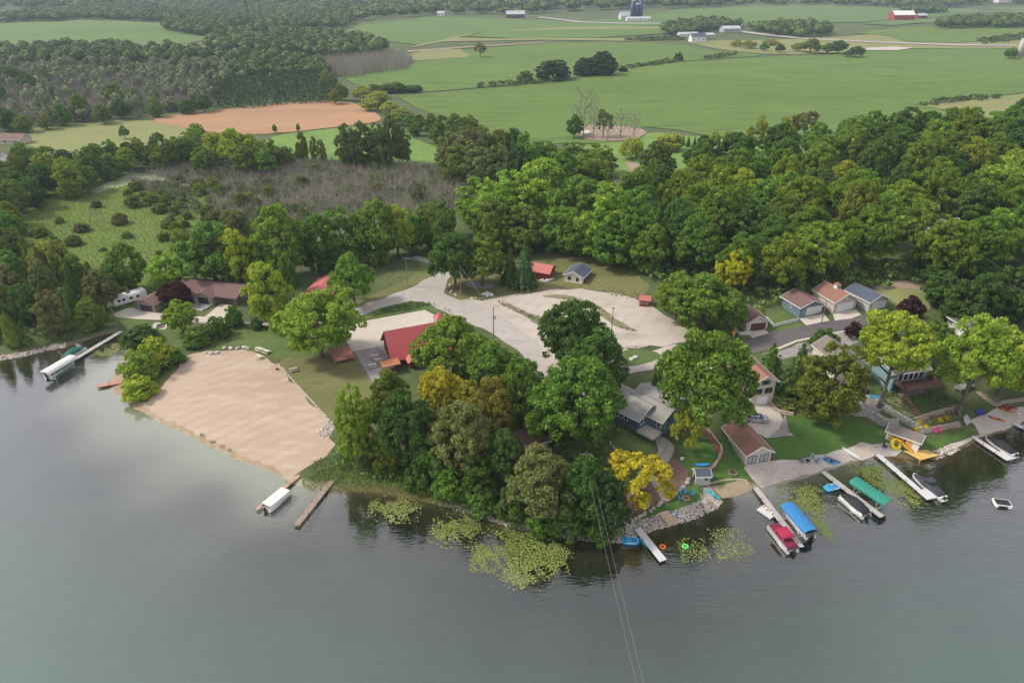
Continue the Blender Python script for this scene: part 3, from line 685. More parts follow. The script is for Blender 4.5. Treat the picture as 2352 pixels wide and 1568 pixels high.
# ---- trees on the point
PT = 'trees crowding the wooded point'
tree(740,822,670,184,'wide',(0.118,0.18,0.030),'large spreading light green tree on the lawn between sand beach and red deck')
tree(826,1062,878,92,'tall',(0.115,0.17,0.03),'slim upright yellow green tree at the corner of the sand beach')
tree(938,1062,898,145,'maple',DGREEN,'dark green round tree behind the slim yellow green one on the point')
tree(902,1000,846,112,'maple',OLIVE,'olive tree beside the end of the stone patio',PT)
tree(1062,1088,925,150,'maple',GREY,'grey green tree with bare branches showing on the point')
tree(1015,950,845,105,'wide',(0.20,0.185,0.026),'golden yellow crown rising among green trees behind the lodge')
tree(1082,965,880,125,'maple',(0.12,0.13,0.028),'olive gold tree next to the golden crown behind the lodge')
tree(1135,1010,860,112,'maple',(0.10,0.105,0.030),'brownish olive tree standing between two green maples on the point')
tree(1045,868,732,180,'maple',(0.075,0.13,0.024),'big green maple hiding the right half of the red lodge roof')
tree(1135,905,782,135,'maple',GREEN,'green maple beside the gravel lot next to the lodge maple')
tree(1195,985,825,130,'maple',GREEN,'leafy green tree on the lot edge of the wooded point',PT)
tree(1308,860,688,160,'maple',DGREEN,'tall dark green maple overhanging the middle of the gravel lot')
tree(1368,905,755,150,'maple',DGREEN,'dark green maple between gravel lot and blue house')
tree(1325,1020,822,205,'maple',GREEN,'broad green maple covering the left end of the blue house')
tree(1258,1020,870,130,'maple',GREEN,'leafy green tree on the lot edge of the wooded point',PT)
tree(1238,1185,1030,165,'maple',GREY,'grey green tree leaning over the lily pads at the shore')
tree(1345,1195,1050,150,'maple',DGREEN,'dark tree at the tip of the point under the power lines')
tree(1395,1225,1115,95,'maple',BLUEG,'small dark tree on the shore beside the mulch bed')
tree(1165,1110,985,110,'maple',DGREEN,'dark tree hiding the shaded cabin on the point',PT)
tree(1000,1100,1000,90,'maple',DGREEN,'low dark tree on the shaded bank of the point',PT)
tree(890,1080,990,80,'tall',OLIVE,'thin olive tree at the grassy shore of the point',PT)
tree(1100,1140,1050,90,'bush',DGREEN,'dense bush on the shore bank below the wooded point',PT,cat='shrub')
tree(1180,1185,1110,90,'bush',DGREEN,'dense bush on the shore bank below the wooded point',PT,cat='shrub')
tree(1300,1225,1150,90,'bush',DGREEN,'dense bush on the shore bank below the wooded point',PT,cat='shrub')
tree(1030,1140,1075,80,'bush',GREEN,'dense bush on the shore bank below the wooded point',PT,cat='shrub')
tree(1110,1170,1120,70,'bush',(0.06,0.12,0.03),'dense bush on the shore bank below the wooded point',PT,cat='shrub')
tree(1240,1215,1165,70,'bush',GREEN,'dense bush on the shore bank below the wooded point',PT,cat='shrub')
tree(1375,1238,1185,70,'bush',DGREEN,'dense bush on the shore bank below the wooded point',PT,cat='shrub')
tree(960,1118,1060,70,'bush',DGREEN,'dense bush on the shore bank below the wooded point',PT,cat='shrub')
# ---- blue house and its neighbours
tree(1598,1008,752,215,'maple',GREEN,'large green maple on the lawn right of the blue house',lift=0.12)
tree(1567,1046,938,74,'open',(0.14,0.17,0.03),'small thin tree with yellow leaves in front of the big maple')
tree(1462,1158,1046,160,'open',YELL,'bright yellow tree on the mulch bed above the shore')
tree(1890,968,786,150,'tall',(0.075,0.10,0.022),'tall olive tree with a yellow top beside the cream house')
tree(1862,930,850,85,'open',YGREEN,'yellow leaved low tree beside the tall olive one',)
tree(2018,935,718,148,'wide',(0.125,0.175,0.030),'yellow green tree with a pale trunk left of the teal house',lift=0.32)
tree(2200,955,722,155,'maple',(0.095,0.155,0.028),'green maple with a leaning grey trunk right of the teal house',lift=0.22)
tree(2285,925,760,160,'wide',(0.115,0.17,0.030),'broad yellow green tree above the kayak beach',lift=0.1)
tree(2350,900,740,130,'maple',GREEN,'green tree at the far end of the waterfront lots')
tree(2120,840,735,100,'maple',GREEN,'green tree behind the roof of the teal house')
tree(1765,862,788,72,'spruce',DGREEN,'dark evergreen next to the tan three storey house',cat='evergreen')
tree(1822,900,792,92,'spruce',(0.040,0.07,0.026),'broad dark evergreen between tan house and olive tree',cat='evergreen')
tree(1888,800,752,66,'bush',DGREEN,'dark round bush on the island beside the asphalt road',cat='shrub')
tree(1958,772,736,40,'bush',PURP,'small purple bush at the edge of the asphalt road',cat='shrub')
tree(2085,738,680,62,'bush',PURP,'dark purple shrub beside the blue roofed garage',cat='shrub')
tree(1500,905,855,20,'cedar',DGREEN,'narrow dark cedar beside the driveway of the blue house',cat='evergreen')
tree(1511,905,850,18,'cedar',DGREEN,'slender cedar standing right of its twin by the driveway',cat='evergreen')
tree(1800,930,912,55,'bush',(0.12,0.15,0.07),'low white flowering shrub on the rock garden by the tan house',cat='shrub')
for x, y, w in ((2105,988,16),(2125,985,14),(2112,974,15),(2158,968,14),(2172,963,13)):
    tree(x,y,y-9,w,'bush',(0.30,0.27,0.03),'round yellow shrub in the terraced garden bed','yellow shrubs in the terraced beds',cat='shrub')
# ---- around the lodge, the ranch house and the road
tree(1045,662,533,115,'maple',DGREEN,'dark green tree on the grass island where the road forks')
tree(1108,655,540,112,'maple',(0.075,0.125,0.025),'lighter green tree beside the dark one where the road forks')
tree(1172,650,572,58,'spruce',DGREEN,'shorter dark spruce left of the red shed',cat='evergreen')
tree(1205,660,556,70,'spruce',BLUEG,'taller dark spruce hiding the end of the red shed',cat='evergreen')
tree(815,700,578,105,'maple',(0.07,0.135,0.022),'round bright green tree in front of the red roofed cabin')
tree(625,742,598,108,'tall',YGREEN,'tall yellow green tree between ranch house and red roofed cabin')
tree(422,765,694,78,'wide',LGREEN,'small light green tree on the lawn below the ranch house')
tree(406,702,645,72,'maple',PURP,'round purple leaved maple in front of the ranch house')
tree(393,665,580,88,'tall',LGREEN,'light green tree right behind the small brown garage')
tree(300,672,555,95,'tall',GREEN,'green tree behind the white travel trailer')
tree(498,650,508,150,'tall',GREEN,'tall spreading green tree behind the ranch house roof')
tree(555,655,520,85,'tall',YGREEN,'yellow green tree behind the right end of the ranch house')
tree(660,640,466,125,'tall',(0.075,0.14,0.026),'tallest bright green tree above the ranch house')
tree(668,690,585,52,'maple',GREEN,'green tree between the ranch house and the red roofed cabin')
tree(502,772,725,62,'bush',DGREEN,'dark clipped bush beside the concrete driveway',cat='shrub')
tree(455,792,752,62,'bush',GREEN,'leafy green bush in the hedge above the sand beach',cat='shrub')
tree(365,845,775,75,'bush',YGREEN,'yellow green bush between sand beach and the boat channel',cat='shrub')
tree(325,868,800,88,'bush',(0.095,0.145,0.028),'wide bush at the end of the sand spit by the red dock',cat='shrub')
tree(325,908,862,80,'bush',YGREEN,'low yellow green bush beside the short red dock',cat='shrub')
tree(395,835,795,65,'bush',GREEN,'leafy green bush at the top left corner of the sand beach',cat='shrub')
tree(325,790,750,80,'bush',DGREEN,'dark reedy bush where the long dock meets the land',cat='shrub')
tree(540,748,700,40,'bush',GREEN,'small bush at the corner of the ranch house drive',cat='shrub')
tree(590,755,728,30,'bush',DGREEN,'low bush under the tall yellow green tree',cat='shrub')
BG = 'trees behind the lodge road'
for a in ((735,622,490,105,GREEN),(790,612,474,115,GREEN),(868,602,456,125,GREEN),(915,590,468,85,YGREEN),(950,578,478,80,GREEN),(990,572,462,78,OLIVE),(1018,548,455,70,GREEN),
          (600,640,540,60,GREEN),(565,600,480,60,GREY),(1020,590,480,60,GREEN)):
    tree(*a[:4],'tall',a[4],toned(a[4],'tree in the row behind the lodge road'),BG)
tree(645,660,590,40,'spruce',BLUEG,'blue green spruce behind the yellow green tree by the cabin',cat='evergreen')
CT = 'tall cottonwoods behind the red shed'
for a in ((1100,520,405,110,LGREEN),(1165,545,388,150,LGREEN),(1240,530,362,150,(0.105,0.17,0.032)),(1320,560,400,150,GREEN),(1385,590,418,150,(0.095,0.155,0.030)),(1300,585,470,120,GREEN),(1410,610,490,120,GREEN),(1200,580,470,110,OLIVE),(1130,580,455,90,OLIVE),(1450,600,430,110,GREEN),(1490,625,512,95,(0.07,0.12,0.024)),(1280,500,340,120,GREEN),(1350,500,345,120,OLIVE)):
    tree(*a[:4],'tall',a[4],toned(a[4],'tall cottonwood behind the red shed and grey roofed cabin'),CT)
tree(1610,758,632,160,'maple',(0.072,0.12,0.024),'wide round tree at the end of the gravel lot')
tree(1552,732,622,110,'maple',(0.08,0.13,0.026),'round green tree above the small red hut')
tree(1665,762,665,90,'maple',GREEN,'green tree beside the tan garage with the brown door')
tree(1678,672,574,84,'wide',(0.215,0.235,0.022),'bright yellow tree on the wooded hillside above the garages')
tree(2290,510,358,150,'wide',LGREEN,'bright light green tree standing out of the right hillside woods')
tree(2265,590,475,120,'maple',LGREEN,'light green tree in front of the hillside house')
# ---- hillside woods
HW = 'trees of the wooded hillside'
def scatter(poly_px, spacing, n=4000, seed=1, avoid=()):
    P = px_poly(poly_px); r = np.random.default_rng(seed)
    lo, hi = P.min(0), P.max(0)
    C = r.uniform(lo, hi, (n,2)); C = C[in_poly(C[:,0], C[:,1], P)]
    out = []
    cell = {}
    for x, y in C:
        k = (int(x//spacing), int(y//spacing)); ok = True
        for i in (-1,0,1):
            for j in (-1,0,1):
                for (a, b) in cell.get((k[0]+i, k[1]+j), ()):
                    if (a-x)**2+(b-y)**2 < spacing*spacing: ok = False
        for (a, b, rad) in avoid:
            if (a-x)**2+(b-y)**2 < rad*rad: ok = False
        if ok: out.append((x, y)); cell.setdefault(k, []).append((x, y))
    return out
NO = [(p.x, p.y, rad) for p, rad in ((W(2165,565),13),(W(2150,580),10),(W(1480,400),9),(W(1255,530),7),(W(1955,700),11),(W(1855,712),10),(W(2060,695),15),(W(2110,705),12),(W(2165,597),8))]
FOREST = [(1450,440),(1560,425),(1640,400),(1750,380),(1900,360),(2060,345),(2200,340),(2480,330),(2560,480),(2480,640),(2330,640),(2200,640),(2110,655),(1990,655),(1900,672),(1800,688),(1730,705),(1640,650),(1560,640),(1500,600),(1460,520)]
fp = scatter(FOREST, 11.2, 6000, 3, NO)
FC = [GREEN, GREEN, DGREEN, DGREEN, (0.085,0.135,0.024), (0.10,0.145,0.024), OLIVE, (0.07,0.125,0.022)]
for x, y in fp:
    z = gz(x, y); H = random.uniform(15, 21); w = random.uniform(12.5, 17)
    kd = 'maple' if random.random() < 0.8 else 'wide'; c = random.choice(FC)
    tree_at(Vector((x, y, z)), H, w, kd, c, toned(c, ('rounded' if kd == 'maple' else 'spreading')+' tree in the dense wooded hillside above the garages'), HW, jit=0.2)
for x, y, t, w in ((2125,625,578,55),(2210,632,570,60),(2240,660,590,70),(2140,655,600,60),(2180,650,605,50)):
    tree(x,y,t,w,'maple',DGREEN,'dark leafy tree on the slope below the hillside house','trees below the hillside house')
EG = 'evergreens beside the asphalt road'
for x, y, t, w in ((2200,745,640,95),(2240,735,625,90),(2150,700,620,80),(2300,720,610,110),(2345,740,640,90),(2180,720,650,70)):
    tree(x,y,t,w,'tall',DGREEN,'dark dense tree above the gravel turnaround by the road',EG)
# ---- left bank woods
LB = 'trees on the left bank of the channel'
lp = scatter([(-60,640),(40,600),(120,610),(190,650),(250,700),(262,745),(215,765),(165,780),(100,795),(40,800),(-80,810)], 7.5, 3000, 5)
for x, y in lp:
    H = random.uniform(9, 14); w = random.uniform(7, 10)
    k = random.choice(['tall','tall','maple','cedar','cedar'])
    if k == 'cedar': w *= 0.55
    c = random.choice([GREEN, OLIVE, CEDC, GREY, DGREEN])
    tree_at(Vector((x, y, gz(x, y))), H, w, k, c, toned(c, 'cedar in the thicket on the channel bank' if k == 'cedar' else ('tall' if k == 'tall' else 'rounded')+' leafy tree in the thicket on the channel bank'), LB+(' (cedars)' if k == 'cedar' else ''), cat='evergreen' if k == 'cedar' else 'tree')
tree(130,640,548,85,'willow',WILL,'pale feathery tree beside the small boat yard')
LW = 'trees along the back of the marsh'
lq = scatter([(-120,480),(0,430),(60,400),(160,395),(260,380),(360,372),(440,368),(400,390),(300,402),(230,430),(150,470),(80,500),(60,590),(-20,600),(-120,600)], 8.6, 3000, 6)
for x, y in lq:
    c = random.choice([GREEN, (0.095,0.135,0.028), OLIVE, DGREEN]); k = random.choice(['tall','maple'])
    tree_at(Vector((x, y, gz(x, y))), random.uniform(11, 16), random.uniform(9, 13), k, c, toned(c, ('tall' if k == 'tall' else 'rounded')+' tree in the belt along the back of the marsh'), LW)
MB_ = 'trees between marsh and meadow'
for a in ((455,350,283,45,LGREEN),(500,375,300,60,YGREEN),(545,385,292,75,YGREEN),(585,385,305,60,YGREEN),(630,390,318,60,OLIVE),(430,380,315,50,GREEN),(400,385,320,50,OLIVE),(475,395,335,60,GREEN),(660,385,335,45,OLIVE),(615,398,340,60,GREEN),(565,400,335,60,OLIVE)):
    tree(*a[:4],'tall',a[4],toned(a[4],'tree in the row between marsh and meadow'),MB_)
for x, yb, yt, w in ((700,370,300,26),(725,372,310,22),(742,375,318,24),(690,375,325,22),(322,368,312,20),(262,372,318,24)):
    tree(x,yb,yt,w,'tall',OLIVE,'thin upright tree at the edge of the bright meadow','thin trees by the bright meadow')
PG = 'dark poplars at the end of the bright meadow'
for a in ((800,382,282,55),(835,384,275,55),(870,384,280,55),(900,380,262,60),(925,376,290,45),(818,386,295,45),(885,388,290,50)):
    tree(*a,'tall',(0.055,0.085,0.028),'dark poplar in the clump at the end of the bright meadow',PG)
ML = 'mixed trees left of the cottonwoods'
for a in ((1035,400,300,70,GREY),(1075,405,290,80,GREY),(1110,400,285,70,GREY),(1150,395,295,70,OLIVE),(1180,390,292,60,DGREEN),(1050,420,330,80,OLIVE),(1100,430,335,80,GREY),(1145,430,330,70,GREY),(1205,420,300,60,GREEN),(1250,400,320,90,GREEN),(1310,400,325,90,GREEN),(1370,405,330,90,OLIVE),(1190,430,330,60,DGREEN)):
    tree(*a[:4],'tall',a[4],toned(a[4],'tree in the mixed belt between meadow and cottonwoods'),ML)
HR = 'trees of the hedgerow beside the ploughed field'
for x, y, t, w, c in ((835,232,195,50,WILL),(870,245,208,55,WILL),(850,255,225,45,WILL),(895,262,232,45,WILL),(925,278,245,50,WILL),(905,288,258,40,YGREEN),(945,290,262,40,GREEN),(965,300,262,35,GREEN),(990,315,258,38,OLIVE),(1015,322,262,40,GREEN),(1045,325,258,50,OLIVE),(1080,322,262,55,OLIVE),(1005,330,280,40,GREEN),(955,312,280,35,GREEN),
                      (860,212,192,40,GREEN),(890,214,190,35,OLIVE),(915,213,188,40,DGREEN),(945,212,195,40,DGREEN),(962,210,195,20,DGREEN)):
    tree(x,y,t,w,'tall' if w < 45 else 'maple',c,toned(c,'tree in the hedgerow between ploughed field and soybeans'),HR)
for x, y, t, w in ((755,215,158,40),(785,232,190,35),(770,240,205,30)):
    tree(x,y,t,w,'maple',OLIVE,'rounded tree at the corner of the spruce plantation','trees at the plantation corner')
for x, y, t, w in ((288,320,287,24),(632,306,285,12),(686,305,283,10),(455,320,283,36)):
    tree(x,y,t,w,'maple',GREEN,'lone small tree standing beside the ploughed field','lone trees by the ploughed field')
# ---- fields
FT = 'dark trees on the field boundary'
tree(1270,183,136,84,'bush',(0.022,0.042,0.018),'dark rounded clump of trees in the middle of the field boundary',name='tree_clump')
tree(1206,188,161,40,'bush',(0.045,0.075,0.022),'small round tree left of the dark clumps in the soybean field')
tree(1380,172,116,72,'bush',(0.022,0.042,0.018),'tallest dark clump of trees on the soybean field boundary',name='tree_clump')
tree(1340,174,132,52,'bush',(0.022,0.042,0.018),'low left half of the tallest dark clump on the field boundary',name='tree_clump')
tree(1430,165,150,24,'bush',(0.03,0.05,0.02),'little bush at the right foot of the tallest dark clump',cat='shrub')
tree(1103,132,98,30,'open',GREY,'lone thin tree beside the farm lane in the upper field')
tree(1558,140,119,24,'bush',(0.04,0.065,0.025),'lone small tree where the soybean fields meet')
for x, y, t, w, c in ((1860,122,88,52,(0.06,0.095,0.025)),(1900,124,98,30,GREEN),(1925,124,92,42,DGREEN),(1965,132,106,38,DGREEN),(1945,132,115,25,GREEN),(1790,122,100,24,DGREEN),(1755,118,98,22,GREEN),(1830,118,98,30,WILL),(1720,112,92,36,WILL),(1690,108,92,30,WILL),(1770,105,90,40,WILL)):
    tree(x,y,t,w,'maple',c,'tree on the grassy knoll beside the highway','trees on the knoll by the highway')
tree(2318,135,108,30,'willow',GREEN,'drooping tree beside the pair of grain silos')
tree(1448,366,313,56,'willow',WILL,'round pale willow beside the dirt lane')
tree(1537,348,302,64,'willow',WILL,'larger pale willow right of the dirt lane')
tree(1845,318,252,66,'open',GREY,'leafy grey green tree at the lower edge of the soybeans')
tree(1955,305,268,70,'bush',GREEN,'rounded willow bush at the lower edge of the soybeans',cat='shrub')
for x, y, t, w in ((1720,320,285,22),(1745,318,262,30),(1770,322,290,26),(1800,312,265,30),(1820,318,262,30),(1640,330,300,28),(1670,328,298,26),(1690,330,305,22)):
    tree(x,y,t,w,'tall',WILL,'young pale tree at the lower edge of the soybeans','young trees below the soybeans')
for x, y in ((1580,338),(1594,340),(1608,336),(1622,340),(1650,345),(1665,343),(1568,335)):
    tree(x,y,y-26,14,'spruce',BLUEG,'young dark spruce in the short row below the soybeans','young spruces below the soybeans',cat='evergreen')
for x, y, t, w in ((1340,318,212,62),(1362,322,232,50),(1322,312,240,40),(1425,320,255,58),(1455,318,262,45),(1395,326,270,45)):
    tree(x,y,t,w,'dead',GREY,'bare grey tree standing in the dirt paddock','bare trees in the paddock')
tree(1318,318,262,38,'tall',GREEN,'green tree at the left side of the dirt paddock')
tree(1385,318,250,40,'open',OLIVE,'half bare leaning tree behind the paddock')
for x, y, t, w in ((70,215,168,44),(30,200,150,70),(110,195,158,45),(-20,210,160,60),(0,245,190,50)):
    tree(x,y,t,w,'maple',DGREEN,'dark round tree in the far left grove','dark trees of the far left grove')
for x, y, t, w in ((270,250,190,42),(285,275,225,40),(360,270,225,36),(395,255,228,44),(190,275,215,48),(240,285,238,40),(150,290,235,40),(20,300,245,60),(60,305,262,45),(470,258,215,40),(430,262,225,40),(110,298,255,36)):
    tree(x,y,t,w,'tall',random.choice([OLIVE,GREEN,GREY,DGREEN]),'tall tree at the front of the grey woods behind the ploughed field','front trees of the grey woods')

# ---------------------------------------------------------------- far woods, brush, reeds (uncountable masses)
def mass_mesh(pts, hgt, wid, r, cards=46, leaf=0.20, shape='round', core=True):
    """one mesh of many simple crowns; pts (n,2)"""
    n = len(pts); z = height(pts[:,0], pts[:,1])
    H = r.uniform(*hgt, n); Wd = r.uniform(*wid, n)
    if shape == 'round':
        d = rand_dirs(n*cards, r, 0.45).reshape(n, cards, 3)
        q = d*np.array([0.5,0.5,0.40])*r.uniform(0.75, 1.05, (n,cards,1)); q[:,:,2] += 0.60
        N = d.copy()
    else:
        f = r.uniform(0.05, 1, (n,cards)); t = r.uniform(0, 6.283, (n,cards)); rad = 0.5*(1-f)+0.03
        q = np.stack([np.cos(t)*rad, np.sin(t)*rad, f], -1); N = np.stack([np.cos(t), np.sin(t), np.full_like(t, 0.5)], -1)
    C = q*np.stack([Wd, Wd, H], -1)[:,None,:]
    C[:,:,0] += pts[:,0,None]; C[:,:,1] += pts[:,1,None]; C[:,:,2] += z[:,None]
    size = (np.repeat(Wd, cards)*leaf)*r.uniform(0.7, 1.3, n*cards)
    V, Q = leaf_cards(C.reshape(-1,3), N.reshape(-1,3), size, r, 0.35, 1.3)
    T = np.concatenate([Q[:,[0,1,2]], Q[:,[0,2,3]]])
    if core and shape == 'round':
        k = len(IC1V); w = 1+r.normal(0, 0.09, (n,k,1))
        cv = IC1V[None]*np.array([0.47,0.47,0.37])*w; cv[:,:,2] += 0.58
        cv = cv*np.stack([Wd, Wd, H], -1)[:,None,:]
        cv[:,:,0] += pts[:,0,None]; cv[:,:,1] += pts[:,1,None]; cv[:,:,2] += z[:,None]
        ct = IC1F[None]+(np.arange(n)*k)[:,None,None]+len(V)
        V = np.concatenate([V, cv.reshape(-1,3)]); T = np.concatenate([T, ct.reshape(-1,3)])
    return V, T
def mass_mat(name, cols, trans=0.2):
    m = bpy.data.materials.new(name); m.use_nodes = True; nt = m.node_tree; b = nt.nodes['Principled BSDF']
    b.inputs['Roughness'].default_value = 0.8; b.inputs['Specular IOR Level'].default_value = 0.15
    tc = nt.nodes.new('ShaderNodeTexCoord'); no = nt.nodes.new('ShaderNodeTexNoise'); no.inputs['Scale'].default_value = 0.06; no.inputs['Detail'].default_value = 3
    nt.links.new(tc.outputs['Object'], no.inputs['Vector'])
    cr = nt.nodes.new('ShaderNodeValToRGB'); e = cr.color_ramp.elements
    e[0].position = 0.3; e[0].color = (*cols[0], 1); e[1].position = 0.7; e[1].color = (*cols[-1], 1)
    for i, c in enumerate(cols[1:-1]): k = e.new(0.3+0.4*(i+1)/(len(cols)-1)); k.color = (*c, 1)
    nt.links.new(no.outputs['Fac'], cr.inputs['Fac'])
    ge = nt.nodes.new('ShaderNodeNewGeometry'); mr = nt.nodes.new('ShaderNodeMapRange'); mr.inputs['To Min'].default_value = 0.7; mr.inputs['To Max'].default_value = 1.3
    nt.links.new(ge.outputs['Random Per Island'], mr.inputs['Value'])
    hs = nt.nodes.new('ShaderNodeHueSaturation'); nt.links.new(mr.outputs['Result'], hs.inputs['Value']); nt.links.new(cr.outputs['Color'], hs.inputs['Color'])
    nt.links.new(hs.outputs['Color'], b.inputs['Base Color'])
    return m
FARM = mass_mat('far_woods_leaves', [(0.060,0.098,0.030),(0.084,0.125,0.036),(0.115,0.15,0.042)])
MIDM = mass_mat('mixed_woods_leaves', [(0.085,0.12,0.045),(0.13,0.145,0.075),(0.10,0.15,0.045)])
PINEM = mass_mat('plantation_needles', [(0.060,0.112,0.049),(0.079,0.136,0.052)])
TWIGM = mass_mat('grey_twigs', [(0.26,0.24,0.195),(0.31,0.285,0.245),(0.19,0.20,0.12)])
REEDM = mass_mat('reed_blades', [(0.09,0.15,0.02),(0.115,0.18,0.026),(0.14,0.17,0.036)])
UNDER = mass_mat('undergrowth_leaves', [(0.070,0.136,0.032),(0.105,0.184,0.041),(0.149,0.224,0.043)])
PADM = mass_mat('lily_pad_green', [(0.11,0.155,0.034),(0.16,0.20,0.05),(0.22,0.24,0.085)])
def mass(name, polys, spacing, hgt, wid, m, label, cat, seed, cards=46, leaf=0.2, shape='round', tries=20000, clump=False, core=True):
    r = np.random.default_rng(seed); P = []
    for k, p in enumerate(polys): P += scatter(p, spacing, tries, seed*10+k)
    P = np.array(P)
    if clump: P = P[(np.sin(P[:,0]/9+1)*np.sin(P[:,1]/11)+0.6*np.sin(P[:,0]/4.3-P[:,1]/5.1)) > r.uniform(-0.9, 0.5, len(P))]
    V, F4 = mass_mesh(P, hgt, wid, r, cards, leaf, shape, core and hgt[0] >= 7)
    return stuff(link(name, np_mesh(name, V, F4), m), label, cat)
mass('distant_woods', [[(-700,3),(-100,2),(150,4),(450,3),(800,5),(1200,8),(1650,8),(1700,2),(2100,6),(2800,3),(2800,13),(2250,13),(2080,20),(1950,14),(1720,12),(1560,20),(1330,26),(1180,33),(1000,36),(800,50),(700,30),(450,22),(250,18),(160,22),(-700,30)]],
     30, (13,20), (26,40), FARM, 'hazy woods covering the distant ridge beyond the farms', 'woods', 21, 44, 0.16, tries=9000)
mass('far_woods', [[(160,46),(170,24),(350,14),(520,14),(700,20),(810,38),(800,66),(640,72),(560,70),(480,68),(390,52)], [(380,72),(395,56),(470,58),(520,70),(535,82),(470,84)], [(-500,52),(0,46),(60,40),(160,38),(150,50),(-500,56)],
     [(470,112),(500,92),(560,82),(700,84),(820,96),(880,112),(880,128),(800,135),(640,128),(520,128)], [(1540,66),(1640,56),(1700,60),(1690,66),(1640,72),(1580,82),(1520,82)], [(1725,68),(1800,62),(1880,70),(1915,72),(1900,82),(1840,88),(1760,80)], [(2160,60),(2300,52),(2420,50),(2420,66),(2260,66),(2150,68)],
     [(2060,27),(2160,24),(2170,31),(2100,34)]],
     13, (10,16), (13,20), FARM, 'dense green woods around the upper farm fields', 'woods', 22, 60, 0.15)
mass('hedge_line', [[(2240,95),(2400,75),(2400,90),(2260,102)], [(1440,92),(1560,88),(1570,93),(1440,95)], [(2120,241),(2290,222),(2300,226),(2122,245)], [(1100,200),(1290,186),(1290,189),(1100,204)], [(1440,155),(1560,140),(1560,143),(1440,158)], [(1620,135),(1690,125),(1680,130),(1630,138)]],
     6, (2,4.5), (5,8), FARM, 'low dark hedges along the field boundaries', 'hedge', 23, 40, 0.2)
mass('grove_belt', [[(-300,120),(-60,122),(60,118),(220,116),(450,128),(520,132),(560,140),(330,150),(150,155),(-300,150)], [(530,150),(620,140),(730,150),(760,180),(640,185),(560,190),(500,188)]],
     12, (9,15), (10,16), FARM, 'belt of green trees in front of the far left fields', 'woods', 24, 70, 0.15)
mass('mixed_woods', [[(-300,150),(150,155),(420,150),(540,160),(520,200),(500,240),(480,260),(330,272),(130,292),(-300,320)]],
     8.5, (7,13), (6,11), MIDM, 'mixed grey and green woods behind the ploughed field', 'woods', 25, 70, 0.15, clump=True)
mass('spruce_plantation', [[(505,205),(560,196),(660,188),(745,178),(782,215),(775,234),(660,240),(560,252),(500,250)]],
     5.2, (8,12), (4,6), PINEM, 'dark spruce plantation beside the ploughed field', 'woods', 26, 60, 0.22, 'cone')
def twigs(name, polys, spacing, hgt, spread, per, m, label, cat, seed, wid=0.10, tries=30000):
    r = np.random.default_rng(seed); P = []
    for k, p in enumerate(polys): P += scatter(p, spacing, tries, seed*10+k)
    P = np.array(P); n = len(P); z = height(P[:,0], P[:,1])
    H = r.uniform(*hgt, (n,per)); a = r.uniform(0, 6.283, (n,per)); s = r.uniform(0.1, 1, (n,per))*spread
    base = np.stack([np.repeat(P[:,0,None], per, 1), np.repeat(P[:,1,None], per, 1), np.repeat(z[:,None], per, 1)], -1)
    base[:,:,:2] += r.normal(0, spread*0.35, (n,per,2))
    top = base+np.stack([np.cos(a)*s, np.sin(a)*s, H], -1)
    t = r.uniform(0, 6.283, (n,per)); side = np.stack([np.cos(t), np.sin(t), 0*t], -1)*wid
    V = np.stack([base-side, base+side, top], 2).reshape(-1,3)
    return stuff(link(name, np_mesh(name, V, np.arange(len(V)).reshape(-1,3)), m), label, cat)
twigs('bare_brush', [[(330,405),(420,378),(620,372),(860,368),(1000,388),(1068,430),(1055,485),(900,490),(740,490),(620,455),(500,435)], [(480,440),(620,460),(760,500),(700,540),(600,560),(500,500)], [(300,410),(420,430),(440,460),(340,440)]],
      2.0, (2.2,5.0), 1.4, 15, TWIGM, 'grey leafless brush covering the wet ground behind the lodge', 'brush', 31, 0.07)
twigs('bare_woods', [[(-200,170),(150,165),(300,190),(470,195),(500,240),(330,268),(130,288),(-200,300)], [(690,150),(790,140),(900,128),(950,140),(935,160),(800,180),(760,175)], [(1020,372),(1090,385),(1200,400),(1180,430),(1060,420)]],
      3.4, (6,11), 2.2, 14, TWIGM, 'stands of grey leafless trees behind the ploughed field', 'woods', 32, 0.13)
mass('marsh_shrubs', [[(330,420),(460,440),(600,480),(700,540),(640,640),(560,660),(470,640),(430,560),(380,500)], [(330,405),(420,378),(620,372),(860,368),(1000,388),(1068,430),(1055,485),(900,490),(740,490),(620,455),(500,435)]],
     4.0, (1.2,3.5), (2.0,4.5), MIDM, 'low grey green shrubs mixed into the bare brush', 'shrubs', 33, 90, 0.13, clump=True)
for k, poly in enumerate(([(300,430),(420,410),(620,450),(720,510),(680,600),(560,640),(450,600),(360,500)], [(80,520),(200,460),(330,440),(420,560),(400,650),(280,690),(150,660)], [(400,400),(640,390),(900,400),(1040,440),(900,480),(640,440)])):
    for x, y in scatter(poly, (6.0, 13.0, 15.0)[k], 2500, 81+k):
        c = random.choice([GREY, OLIVE, (0.095,0.135,0.028)]); w = random.uniform(2.5, 7)
        tree_at(Vector((x, y, gz(x, y))), w*random.uniform(0.5, 0.9), w, 'bush', tuple(q*0.8 for q in c), toned(c, ('wide' if w > 4.5 else 'small')+' shrub growing in the marsh behind the ranch house'), 'shrubs of the marsh', cat='shrub', jit=0.25)
twigs('marsh_reeds', [[(60,510),(150,450),(240,430),(330,420),(480,460),(620,540),(640,620),(560,670),(420,665),(300,700),(180,700),(90,620)]],
      1.5, (0.3,0.75), 0.7, 7, REEDM, 'tall bright green marsh grass', 'grass', 34, 0.10)
